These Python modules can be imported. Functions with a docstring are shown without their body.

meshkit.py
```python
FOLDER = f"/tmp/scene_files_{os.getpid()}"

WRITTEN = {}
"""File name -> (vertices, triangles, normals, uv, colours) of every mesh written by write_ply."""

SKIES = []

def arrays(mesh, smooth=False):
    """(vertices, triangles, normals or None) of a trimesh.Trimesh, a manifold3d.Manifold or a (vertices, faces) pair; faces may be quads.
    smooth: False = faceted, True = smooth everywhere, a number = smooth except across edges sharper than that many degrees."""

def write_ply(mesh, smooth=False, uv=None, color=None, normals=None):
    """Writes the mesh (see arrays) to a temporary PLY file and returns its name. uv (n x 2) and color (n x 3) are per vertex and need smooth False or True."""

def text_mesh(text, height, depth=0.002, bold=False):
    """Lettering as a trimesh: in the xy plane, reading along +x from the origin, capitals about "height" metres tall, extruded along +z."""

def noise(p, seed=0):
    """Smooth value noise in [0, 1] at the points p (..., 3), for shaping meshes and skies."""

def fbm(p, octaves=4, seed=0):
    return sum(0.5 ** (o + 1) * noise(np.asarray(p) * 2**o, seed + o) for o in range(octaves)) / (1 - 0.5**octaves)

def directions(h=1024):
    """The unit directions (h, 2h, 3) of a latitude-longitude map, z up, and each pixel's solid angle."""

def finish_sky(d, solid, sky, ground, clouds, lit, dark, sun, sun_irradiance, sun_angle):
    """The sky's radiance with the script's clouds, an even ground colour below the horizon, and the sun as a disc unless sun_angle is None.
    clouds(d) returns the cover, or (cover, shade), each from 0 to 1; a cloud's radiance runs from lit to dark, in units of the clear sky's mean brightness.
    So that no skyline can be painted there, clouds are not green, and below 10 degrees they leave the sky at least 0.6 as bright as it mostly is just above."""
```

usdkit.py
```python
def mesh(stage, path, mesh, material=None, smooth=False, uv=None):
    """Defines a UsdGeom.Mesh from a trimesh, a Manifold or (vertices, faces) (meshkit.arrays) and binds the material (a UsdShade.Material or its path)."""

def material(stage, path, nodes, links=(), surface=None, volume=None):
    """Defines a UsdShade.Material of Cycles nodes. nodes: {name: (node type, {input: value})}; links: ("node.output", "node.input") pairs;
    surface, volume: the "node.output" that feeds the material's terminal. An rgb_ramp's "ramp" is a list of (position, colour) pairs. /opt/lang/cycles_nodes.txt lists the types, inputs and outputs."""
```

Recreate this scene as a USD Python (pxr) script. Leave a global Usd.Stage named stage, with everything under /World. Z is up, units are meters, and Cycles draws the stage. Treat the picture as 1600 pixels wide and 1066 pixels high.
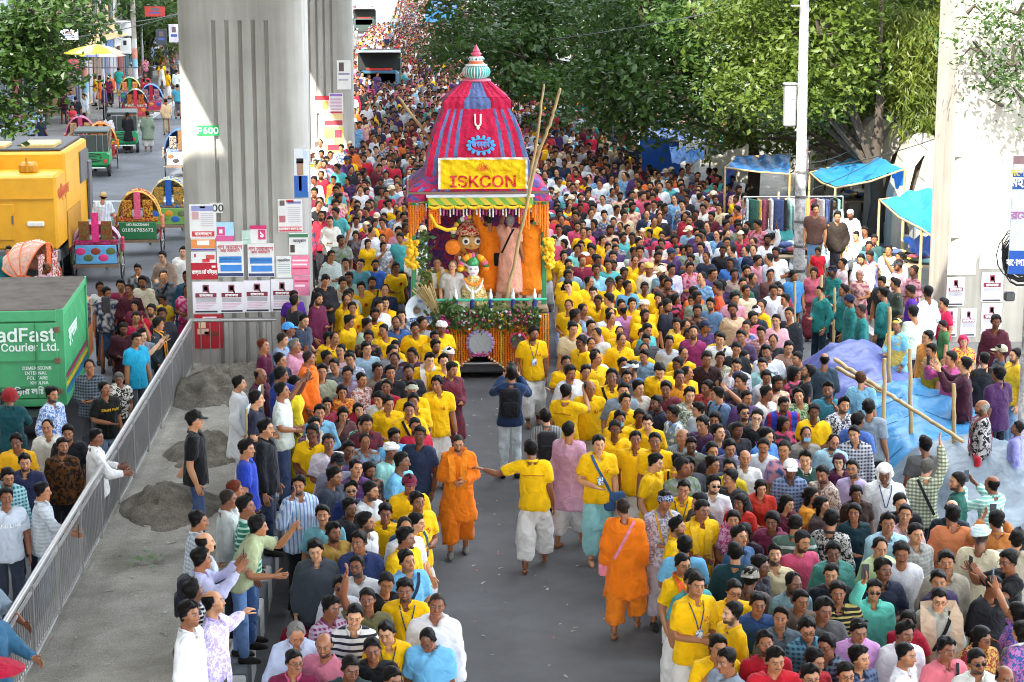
import math, random, glob, zlib
import numpy as np, trimesh, usdkit, meshkit
from pxr import Usd, UsdGeom, UsdLux, UsdShade, Gf, Sdf, Vt
stage = Usd.Stage.CreateInMemory()
UsdGeom.Xform.Define(stage, '/World'); UsdGeom.Scope.Define(stage, '/World/Looks')
rng = np.random.default_rng(7); random.seed(7)
# == camera, sky, sun, exposure
FPX, PITCH, CAM_H, YAW = 3018.0, math.radians(11.08), 7.66, math.radians(2.94)
EXPOSURE = 2.95
SUN_TRAVEL = np.array([0.5, 1.08, -1.0]); SUN_TRAVEL /= np.linalg.norm(SUN_TRAVEL)
cam = UsdGeom.Camera.Define(stage, '/World/camera')
FWD = np.array([math.sin(YAW) * math.cos(PITCH), math.cos(YAW) * math.cos(PITCH), -math.sin(PITCH)])
RIGHT = np.array([math.cos(YAW), -math.sin(YAW), 0.0]); UP = np.cross(RIGHT, FWD)
def frame_matrix(x, y, z, t):
 return Gf.Matrix4d(*x, 0, *y, 0, *z, 0, *t, 1)
cam.AddTransformOp().Set(frame_matrix(RIGHT, UP, -FWD, (0, 0, CAM_H)))
cam.CreateHorizontalApertureAttr(36.0); cam.CreateVerticalApertureAttr(36.0 * 682 / 1024)
cam.CreateFocalLengthAttr(36.0 * FPX / 1600); cam.CreateExposureAttr(EXPOSURE)
cam.CreateClippingRangeAttr((0.5, 3000))
def material(name, nodes, links=(), surface='p.BSDF', volume=None):
 return usdkit.material(stage, '/World/Looks/' + name, nodes, links, surface, volume)
S = -SUN_TRAVEL
sky_m = material('sky_look', {'s': ('sky_texture', {'sky_type': 'single_scattering', 'sun_disc': False, 'sun_elevation': math.asin(S[2]), 'sun_rotation': math.atan2(S[0], S[1]), 'air_density': 1.0, 'aerosol_density': 1.8}),
 'tc': ('texture_coordinate', {}), 'n': ('noise_texture', {'scale': 2.2, 'detail': 6.0, 'roughness': 0.6}),
 'r': ('rgb_ramp', {'ramp': [(0.30, (.25, .25, .25)), (0.56, (1, 1, 1))]}),
 'm': ('mix', {'mix_type': 'mix', 'color2': (5.3, 5.7, 6.15)}),
 'b': ('background_shader', {'strength': 0.15})},
 [('tc.generated', 'n.vector'), ('n.fac', 'r.fac'), ('r.color', 'm.fac'), ('s.color', 'm.color1'), ('m.color', 'b.color')], surface='b.background')
dome = UsdLux.DomeLight.Define(stage, '/World/sky')
UsdShade.MaterialBindingAPI.Apply(dome.GetPrim()).Bind(sky_m)
dome.GetPrim().SetCustomDataByKey('kind', 'structure')
sun = UsdLux.DistantLight.Define(stage, '/World/sun')
sun.CreateIntensityAttr(0.5); sun.CreateAngleAttr(0.5); sun.CreateNormalizeAttr(True); sun.CreateColorAttr((1.0, 0.93, 0.82))
_z = -SUN_TRAVEL; _x = np.cross([0, 0, 1.0], _z); _x /= np.linalg.norm(_x)
sun.AddTransformOp().Set(frame_matrix(_x, np.cross(_z, _x), _z, (0, 0, 40)))
# == where a pixel of the 1600 px wide photograph lies in the place (used once, to set things at their real spots)
def ray(px, py):
 d = FWD * FPX + RIGHT * (px - 800.0) - UP * (py - 533.0)
 return d / np.linalg.norm(d)
def at(px, py, z=0.0):
 d = ray(px, py); return np.array([0, 0, CAM_H]) + d * ((z - CAM_H) / d[2])
def at_y(px, py, Y):
 d = ray(px, py); return np.array([0, 0, CAM_H]) + d * (Y / d[1])
def pix(p):
 v = np.asarray(p, float) - [0, 0, CAM_H]
 return 800 + FPX * (v @ RIGHT) / (v @ FWD), 533 - FPX * (v @ UP) / (v @ FWD)
# == scene helpers
_used = {}
def numbered(parent, name):
 k = _used.get((parent, name), -1) + 1
 _used[(parent, name)] = k
 return f'{parent}/{name}' if k == 0 else f'{parent}/{name}_{k:03d}'
def tag(p, label=None, cat=None, group=None, kind=None):
 prim = p.GetPrim() if hasattr(p, 'GetPrim') else p
 for k, v in (('label', label), ('category', cat), ('group', group), ('kind', kind)):
  if v: prim.SetCustomDataByKey(k, v)
 return p
def thing(name, label=None, cat=None, loc=(0, 0, 0), rz=0.0, group=None, kind=None):
 x = UsdGeom.Xform.Define(stage, numbered('/World', name))
 x.AddTranslateOp().Set(Gf.Vec3d(*map(float, loc)))
 if rz: x.AddRotateZOp().Set(float(math.degrees(rz)))
 return tag(x, label, cat, group, kind)
def path_of(p): return str(p.GetPath()) if p is not None else '/World'
def obj(name, mesh, mat, parent=None, smooth=False, tint=None, **kw):
 if isinstance(mesh, tuple):
  v, f = np.asarray(mesh[0], float), np.asarray(mesh[1], int); u = np.zeros(len(v), bool); u[f.ravel()] = True
  if not u.all(): mesh = (v[u], (np.cumsum(u) - 1)[f]); tint = None if tint is None else np.asarray(tint)[u]
 m = usdkit.mesh(stage, numbered(path_of(parent), name), mesh, mat, smooth)
 if tint is not None:
  UsdGeom.PrimvarsAPI(m).CreatePrimvar('tint', Sdf.ValueTypeNames.Color3fArray, 'vertex').Set(Vt.Vec3fArray.FromNumpy(np.asarray(tint, np.float32)))
 if kw: tag(m, **kw)
 return m
def copy_of(root, loc, rz, label=None, cat=None, group=None):
 was = root.GetPrim().GetCustomData()
 name = root.GetPrim().GetName()
 r = thing(name, label or was.get('label'), cat or was.get('category'), loc, rz, group or was.get('group'))
 r.GetPrim().GetReferences().AddInternalReference(root.GetPath()); r.GetPrim().SetInstanceable(True)
 return r
class MB:
 """Collects shapes into one mesh."""
 def __init__(s): s.v, s.f, s.n = [], [], 0
 def add(s, v, f):
  v = np.asarray(v, float); f = np.asarray(f, int)
  if f.shape[1] == 4: f = np.vstack([f[:, [0, 1, 2]], f[:, [0, 2, 3]]])
  s.v.append(v); s.f.append(f + s.n); s.n += len(v); return s
 def tm(s, t, M=None):
  v = np.array(t.vertices)
  if M is not None: v = v @ np.asarray(M)[:3, :3].T + np.asarray(M)[:3, 3]
  return s.add(v, t.faces)
 def box(s, c, d, rz=0.0, rx=0.0, ch=0.0):
  x, y, z = np.asarray(d, float) / 2
  if ch:
   k = [(sx, sy, sz) for sx in (-1, 1) for sy in (-1, 1) for sz in (-1, 1)]
   pts = [(sx * (x - ch * (a != 0)), sy * (y - ch * (a != 1)), sz * (z - ch * (a != 2))) for sx, sy, sz in k for a in range(3)]
   h = trimesh.convex.convex_hull(np.array(pts)); v, f = np.array(h.vertices), np.array(h.faces)
  else:
   v = np.array([(-x, -y, -z), (x, -y, -z), (x, y, -z), (-x, y, -z), (-x, -y, z), (x, -y, z), (x, y, z), (-x, y, z)])
   f = np.array([(0, 3, 2, 1), (4, 5, 6, 7), (0, 1, 5, 4), (1, 2, 6, 5), (2, 3, 7, 6), (3, 0, 4, 7)])
  if rx: v = v @ rot('x', rx).T
  if rz: v = v @ rot('z', rz).T
  return s.add(v + np.asarray(c, float), f)
 def tube(s, pts, r, sides=8, cap=True):
  v, f = tube(pts, r, sides, cap); return s.add(v, f)
 def lathe(s, prof, c=(0, 0, 0), sides=24):
  v, f = lathe(prof, sides); return s.add(v + np.asarray(c, float), f)
 def get(s): return np.vstack(s.v), np.vstack(s.f)
 def out(s, name, mat, parent=None, smooth=False, **kw):
  return obj(name, s.get(), mat, parent, smooth, **kw)
def rot(axis, a):
 c, s = math.cos(a), math.sin(a)
 return np.array({'x': [[1, 0, 0], [0, c, -s], [0, s, c]], 'y': [[c, 0, s], [0, 1, 0], [-s, 0, c]], 'z': [[c, -s, 0], [s, c, 0], [0, 0, 1]]}[axis])
def tube(pts, r, sides=8, cap=True):
 p = np.asarray(pts, float); n = len(p)
 r = np.broadcast_to(np.asarray(r, float), (n,))
 t = np.gradient(p, axis=0); t /= np.linalg.norm(t, axis=1, keepdims=True) + 1e-12
 a = np.cross(t[0], [0, 0, 1.0] if abs(t[0][2]) < 0.9 else [1.0, 0, 0]); a /= np.linalg.norm(a)
 A = []
 for k in range(n):
  a = a - t[k] * (a @ t[k]); a /= np.linalg.norm(a) + 1e-12; A.append(a)
 A = np.array(A); B = np.cross(t, A); th = np.arange(sides) * 2 * np.pi / sides
 v = p[:, None] + r[:, None, None] * (np.cos(th)[None, :, None] * A[:, None] + np.sin(th)[None, :, None] * B[:, None])
 v = v.reshape(-1, 3)
 f = grid_faces(n, sides)
 tri = np.vstack([f[:, [0, 1, 2]], f[:, [0, 2, 3]]])
 if cap:
  v = np.vstack([v, p[0], p[-1]]); c0, c1 = len(v) - 2, len(v) - 1
  j = np.arange(sides); k = (j + 1) % sides
  tri = np.vstack([tri, np.stack([np.full(sides, c0), k, j], 1), np.stack([np.full(sides, c1), (n - 1) * sides + j, (n - 1) * sides + k], 1)])
 return v, tri
def grid_faces(n, m, closed=True):
 i, j = np.meshgrid(np.arange(n - 1), np.arange(m if closed else m - 1), indexing='ij')
 q = np.stack([i * m + j, i * m + (j + 1) % m, (i + 1) * m + (j + 1) % m, (i + 1) * m + j], -1)
 return q.reshape(-1, 4)
def lathe(prof, sides=24):
 pr = np.asarray(prof, float); th = np.arange(sides) * 2 * np.pi / sides
 v = np.stack([pr[:, 0, None] * np.cos(th), pr[:, 0, None] * np.sin(th), np.repeat(pr[:, 1, None], sides, 1)], -1).reshape(-1, 3)
 return v, grid_faces(len(pr), sides)
# == materials
_mats = {}
def once(fn):
 def g(*a, **k):
  key = (fn.__name__, a, tuple(sorted(k.items())))
  if key not in _mats: _mats[key] = fn(*a, **k)
  return _mats[key]
 return g
_mn = [0]
def mname(base):
 _mn[0] += 1; return f'{base}_{_mn[0]:03d}'
def srgb(h):
 """'#rrggbb' to linear."""
 c = np.array([int(h[i:i + 2], 16) for i in (1, 3, 5)]) / 255.0
 return tuple(float(x) for x in np.where(c <= 0.04045, c / 12.92, ((c + 0.055) / 1.055) ** 2.4))
@once
def plain(col, rough=0.6, metal=0.0, var=0.18, scale=9.0, bump=0.0, spec=0.5, coat=0.0):
 """Painted, plastic, metal or wooden surface with a little wear in its tone."""
 c = np.array(col)
 nodes = {'g': ('texture_coordinate', {}), 'n': ('noise_texture', {'scale': scale, 'detail': 5.0, 'roughness': 0.65}),
    'r': ('rgb_ramp', {'ramp': [(0.25, tuple(c * (1 - var))), (0.55, tuple(c)), (0.8, tuple(np.minimum(c * (1 + 0.6 * var), 0.9)))]}),
    'p': ('principled_bsdf', {'roughness': rough, 'metallic': metal, 'specular_ior_level': spec, 'coat_weight': coat})}
 links = [('g.object', 'n.vector'), ('n.fac', 'r.fac'), ('r.color', 'p.base_color')]
 if bump:
  nodes['b'] = ('bump', {'strength': bump, 'distance': 0.01}); links += [('n.fac', 'b.height'), ('b.normal', 'p.normal')]
 return material(mname('painted'), nodes, links)
# == people: signed distances, lofts, surface nets
_E12 = [(a, b) for a in np.ndindex(2, 2, 2) for b in np.ndindex(2, 2, 2) if sum(abs(np.subtract(a, b))) == 1 and a < b]
def surface_net(F, xs, ys, zs):
 """Surface of F < 0 sampled on the grid xs, ys, zs: vertices and quads."""
 nx, ny, nz = F.shape
 C = [F[a:nx - 1 + a, b:ny - 1 + b, c:nz - 1 + c] for a, b, c in np.ndindex(2, 2, 2)]
 ins = np.zeros(C[0].shape, np.int8)
 for c in C: ins += (c < 0)
 act = (ins > 0) & (ins < 8); I = np.argwhere(act)
 vals = np.stack([c[act] for c in C], 1)
 acc = np.zeros((len(I), 3)); cnt = np.zeros(len(I))
 for a, b in _E12:
  ka, kb = a[0] * 4 + a[1] * 2 + a[2], b[0] * 4 + b[1] * 2 + b[2]
  fa, fb = vals[:, ka], vals[:, kb]; m = (fa < 0) != (fb < 0)
  t = np.where(m, fa / np.where(m, fa - fb, 1), 0)
  pos = np.array(a) + t[:, None] * (np.array(b) - np.array(a))
  acc += pos * m[:, None]; cnt += m
 q = I + acc / cnt[:, None]
 V = np.stack([np.interp(q[:, k], np.arange(len(g)), g) for k, g in enumerate((xs, ys, zs))], 1)
 idx = np.full(act.shape, -1, int); idx[tuple(I.T)] = np.arange(len(I))
 faces = []
 for ax in range(3):
  s0 = [slice(None)] * 3; s1 = [slice(None)] * 3
  s0[ax], s1[ax] = slice(0, -1), slice(1, None)
  A, B = F[tuple(s0)] < 0, F[tuple(s1)] < 0
  u, w = (ax + 1) % 3, (ax + 2) % 3
  E = np.argwhere(A != B)
  ok = (E[:, u] > 0) & (E[:, w] > 0) & (E[:, u] < F.shape[u] - 1) & (E[:, w] < F.shape[w] - 1)
  E = E[ok]
  if not len(E): continue
  fl = A[tuple(E.T)]
  def cell(du, dw):
   c = E.copy(); c[:, u] += du; c[:, w] += dw; return idx[tuple(c.T)]
  quad = np.stack([cell(-1, -1), cell(0, -1), cell(0, 0), cell(-1, 0)], 1)
  quad[~fl] = quad[~fl][:, ::-1]
  faces.append(quad)
 f = np.vstack(faces); f = f[(f >= 0).all(1)]
 return V, np.vstack([f[:, [0, 1, 2]], f[:, [0, 2, 3]]])
def smin(a, b, k):
 h = np.clip(0.5 + 0.5 * (b - a) / k, 0, 1)
 return b + (a - b) * h - k * h * (1 - h)
def dcap(P, a, b, ra, rb, sy=1.0):
 a = np.asarray(a, float); b = np.asarray(b, float)
 if sy != 1.0:
  P = P * [1, sy, 1]; a = a * [1, sy, 1]; b = b * [1, sy, 1]
 pa = P - a; ba = b - a
 t = np.clip(pa @ ba / (ba @ ba + 1e-9), 0, 1)
 return np.linalg.norm(pa - t[..., None] * ba, axis=-1) - (ra + (rb - ra) * t)
def dell(P, c, r):
 q = (P - np.asarray(c)) / np.asarray(r); k = np.linalg.norm(q, axis=-1)
 return (k - 1) * min(r)
def grid(lo, hi, h):
 g = [np.arange(l, u + h, h) for l, u in zip(lo, hi)]
 return g, np.stack(np.meshgrid(*g, indexing='ij'), -1)
# head: rings of rays shot inward at a signed distance, denser round the face
HEAD_Z = np.array([-.215, -.175, -.15, -.135, -.122, -.112, -.104, -.096, -.088, -.08, -.073, -.066, -.059, -.052, -.045, -.037, -.028, -.018, -.008, .002, .009, .016, .023, .031, .04, .05, .062, .076, .09, .102, .111, .117])
HEAD_T = np.radians(np.r_[np.arange(-60, 61, 4.8), np.arange(72, 289, 18)])
HEAD_Z2 = HEAD_Z[[0, 2, 4, 6, 8, 10, 12, 14, 16, 18, 20, 21, 22, 23, 24, 26, 27, 28, 29, 30, 31]]
HEAD_T2 = np.radians(np.r_[np.arange(-56, 57, 8), np.arange(74, 287, 26.5)])
def head_sdf(P, wide=1.0, jaw=1.0, nose=1.0):
 d = dell(P, (0, .014, .036), (.075 * wide, .094, .083))
 d = smin(d, dell(P, (0, -.024, -.012), (.061 * wide, .062, .092)), .03)
 d = smin(d, dell(P, (0, -.034, -.064), (.050 * wide * jaw, .050, .043)), .025)
 d = smin(d, np.linalg.norm(P - [0, -.076, -.090], axis=-1) - .017, .025)
 X = np.stack([np.abs(P[..., 0]), P[..., 1], P[..., 2]], -1)
 d = smin(d, np.linalg.norm(X - [.042 * wide, -.058, -.018], axis=-1) - .022, .02)
 d = smin(d, dcap(P, (-.034, -.081, .032), (.034, -.081, .032), .010, .010), .014)
 sock = np.linalg.norm(X - [.032, -.103, .010], axis=-1) - .019
 d = -smin(-d, sock, .012)
 d = smin(d, np.linalg.norm(X - [.031, -.079, .011], axis=-1) - .0125, .004)
 d = smin(d, dcap(P, (0, -.088, .020), (0, -.108, -.024), .0075, .0135 * nose), .012)
 d = smin(d, np.linalg.norm(X - [.012 * nose, -.098, -.029], axis=-1) - .009 * nose, .008)
 d = smin(d, dcap(P, (-.018, -.088, -.056), (.018, -.088, -.056), .0065, .0065), .007)
 d = smin(d, dcap(P, (-.013, -.087, -.066), (.013, -.087, -.066), .0075, .0075), .007)
 d = smin(d, dell(X, (.080 * wide, .012, .0), (.011, .020, .032)), .008)
 return smin(d, dcap(P, (0, .022, -.05), (0, .034, -.22), .052, .062), .03)
_head_cache = {}
def head_rings(shape, near):
 """(points n_rings x n_angles x 3, radii) of a head; shape = (wide, jaw, nose) as a key."""
 key = (shape, near)
 if key not in _head_cache:
  Z, T = (HEAD_Z, HEAD_T) if near else (HEAD_Z2, HEAD_T2)
  ax = np.interp(Z, [-.2, -.1, 0, .12], [.032, .0, -.004, .008])
  r = np.full((len(Z), len(T)), .19)
  D = np.stack([np.sin(T), -np.cos(T)], -1)
  for _ in range(26):
   P = np.concatenate([D[None] * r[..., None] + np.stack([0 * ax, ax], -1)[:, None], np.broadcast_to(Z[:, None, None], r.shape + (1,))], -1)
   r = np.maximum(r - 0.8 * head_sdf(P, *shape), .004)
  P = np.concatenate([D[None] * r[..., None] + np.stack([0 * ax, ax], -1)[:, None], np.broadcast_to(Z[:, None, None], r.shape + (1,))], -1)
  _head_cache[key] = (P, r, ax, D)
 return _head_cache[key]
def rings_mesh(P, cap_top=True, cap_bot=True):
 n, m = P.shape[:2]
 v = P.reshape(-1, 3); f = grid_faces(n, m); tri = np.vstack([f[:, [0, 1, 2]], f[:, [0, 2, 3]]])
 j = np.arange(m); k = (j + 1) % m
 if cap_top:
  v = np.vstack([v, P[-1].mean(0) + [0, 0, .002]]); tri = np.vstack([tri, np.stack([(n - 1) * m + j, (n - 1) * m + k, np.full(m, len(v) - 1)], 1)])
 if cap_bot:
  v = np.vstack([v, P[0].mean(0)]); tri = np.vstack([tri, np.stack([k, j, np.full(m, len(v) - 1)], 1)])
 return v, tri
def sm(x, a, b): t = np.clip((x - a) / (b - a), 0, 1); return t * t * (3 - 2 * t)
def face_tint(H, skin, beard, rs, scalp=None):
 """The skin's own colour at head-local points: lips, brows, eyes, beard, close-cropped scalp."""
 x, y, z = np.abs(H[:, 0]), H[:, 1], H[:, 2]; front = y < -.05
 c = np.tile(np.asarray(skin, float), (len(H), 1))
 def mixin(w, col):
  nonlocal c
  c = c * (1 - w[:, None]) + np.asarray(col) * w[:, None]
 sk = np.asarray(skin)
 mixin(.35 * np.exp(-((x - .043) / .02) ** 2 - ((z + .02) / .022) ** 2) * front, sk * [1.25, .95, .85])
 hair = np.array([.012, .010, .009])
 if scalp is not None: mixin(.93 * scalp[0], scalp[1])
 fr = y < -.062
 if beard:
  lip = np.exp(-((z + .043) / .0065) ** 2) * (x < .03) * fr
  if beard in (1, 3): mixin(.92 * lip, hair)
  jawm = sm(-z, .048, .066) * sm(-y, -.03, .02) * (z > -.125) * (1 - np.exp(-((z + .060) / .009) ** 2) * (x < .024) * fr)
  side = sm(-z, -.02, .04) * np.exp(-((y + .015) / .035) ** 2) * (x > .045) * (z > -.1)
  if beard == 2: mixin(.45 * np.maximum(jawm, side) + .5 * lip, hair + sk * .15)
  if beard == 3: mixin(.93 * np.maximum(jawm, side), hair)
 mixin(.75 * np.exp(-((z + .0605) / .009) ** 2) * np.exp(-(x / .019) ** 4) * fr, np.minimum(sk * [.95, .55, .55], .4))
 mixin(.7 * np.exp(-((z + .0610) / .003) ** 2) * (x < .02) * fr, sk * .25)
 mixin(.93 * np.exp(-((z - .030 - .08 * (x - .02)) / .0058) ** 2) * ((x > .010) & (x < .052)) * fr, hair)
 ex = (x - .031)
 eye = np.clip(1.25 * np.exp(-(ex / .0135) ** 4 - ((z - .0105) / .0068) ** 4), 0, 1) * fr
 mixin(.8 * np.exp(-(ex / .019) ** 4 - ((z - .011) / .011) ** 4) * fr, sk * .45)
 mixin(eye * .55, (.42, .38, .35)); mixin(np.exp(-((ex) / .0075) ** 4) * eye, (.012, .009, .008))
 mixin(.6 * np.exp(-((x - .010) / .005) ** 2 - ((z + .033) / .004) ** 2) * (y < -.09), sk * .3)
 return c
SKINS = [tuple(np.array(srgb(h))) for h in ('#b07c58', '#a06c4a', '#8d5b3e', '#7c4c33', '#bd8a66', '#6a412b', '#c69a7a')]
def rod(a, b): return np.linspace(a, b, 3)
def limb(pts, radii, sides=8, flat=None):
 return tube(pts, radii, sides)
def bend_path(a, b, c, ra, rb, rc, n=4):
 """a tapered limb a-b-c with a rounded elbow or knee."""
 a, b, c = map(np.asarray, (a, b, c))
 P = [a + (b - a) * t for t in np.linspace(0, .86, n)] + [b * .92 + (a + c) * .04] + [b + (c - b) * t for t in np.linspace(.14, 1, n)]
 R = [ra + (rb - ra) * t for t in np.linspace(0, .86, n)] + [rb] + [rb + (rc - rb) * t + .006 * math.sin(math.pi * t) for t in np.linspace(.14, 1, n)]
 return np.array(P), np.array(R)
def hand_mesh(w, d, side, curl, near):
 """palm, four fingers and a thumb from wrist w along d; palm normal towards the thigh or forward."""
 d = d / np.linalg.norm(d)
 up = np.array([0, -1.0, 0]) if abs(d[1]) < .8 else np.array([0, 0, 1.0])
 t = up - d * (up @ d); t /= np.linalg.norm(t)
 n = np.cross(d, t) * side
 out = MB()
 pp = np.array([w + d * k for k in (-.01, .02, .05, .085)]); th = np.arange(8) * np.pi / 4
 rad = np.array([[.024, .018], [.032, .016], [.040, .015], [.038, .011]])
 V = pp[:, None] + (rad[:, 0, None] * np.cos(th))[..., None] * t + (rad[:, 1, None] * np.sin(th))[..., None] * n
 f = grid_faces(4, 8)
 out.add(V.reshape(-1, 3), f); out.add(np.vstack([V[-1], V[-1].mean(0)]), np.array([[k, (k + 1) % 8, 8] for k in range(8)]))
 for k, (o, L) in enumerate(((.028, .072), (.0095, .082), (-.009, .076), (-.027, .060))):
  if not near and k in (1,): pass
  b = w + d * .08 + t * o; p = [b]; dirn = d + t * o * 1.2
  for s in range(3):
   dirn = dirn - n * curl * (.35 + .2 * s) * -1 * -1; dirn = dirn / np.linalg.norm(dirn)
   p.append(p[-1] + dirn * L * (.42, .33, .25)[s])
  out.tube(p, [.0095, .009, .008, .0065], 5 if near else 4)
 b = w + d * .02 + t * .03; dirn = d * .75 + t * .75 - n * curl * .3
 dirn /= np.linalg.norm(dirn); p = [b, b + dirn * .035]; dirn = dirn + d * .5 - n * curl * .4; dirn /= np.linalg.norm(dirn)
 p += [p[-1] + dirn * .03, p[-1] + dirn * .052]
 out.tube(p, [.013, .011, .010, .008], 5)
 return out.get()
def wob(P, s, amp=1.0):
 """cheap cloth-like ridges: a few crossing sine creases."""
 r = np.random.default_rng(s); o = 0
 for k in range(5):
  d = r.normal(size=3) * [1, 1, .8]; d /= np.linalg.norm(d)
  o = o + (.5 - np.abs(np.sin(P @ d * r.uniform(13, 32) + r.uniform(0, 6))))
 return o * .0048 * amp
# arm poses: elbow and wrist offsets from the shoulder for the right side of the picture (+x), mirrored for the other
ARMS = {
 'hang': ((.055, .015, -.29), (.075, -.05, -.53)), 'hang2': ((.075, .04, -.285), (.06, -.07, -.51)),
 'clasp': ((.07, .0, -.28), (-.10, -.19, -.30)), 'hip': ((.17, .06, -.23), (.0, -.03, -.42)),
 'phone': ((.05, -.17, -.19), (-.08, -.33, .06)), 'high': ((.05, -.16, .16), (.0, -.24, .41)),
 'wave': ((.12, -.12, -.20), (.10, -.22, .10)), 'rail': ((.07, -.13, -.22), (.05, -.31, -.27)),
 'ear': ((.09, -.10, -.24), (-.03, -.13, .08)), 'point': ((.16, -.16, -.08), (.30, -.36, -.02)),
 'out': ((.25, -.02, -.13), (.47, -.10, -.10)), 'mouth': ((.06, -.13, -.25), (-.10, -.20, .02)),
 'back': ((.09, .09, -.26), (-.05, .15, -.42)), 'carry': ((.05, .03, -.29), (.02, -.24, -.30)),
 'up': ((.09, -.05, .24), (.05, -.10, .50)), 'film': ((.09, -.20, -.10), (-.04, -.36, .12)),
}
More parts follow.
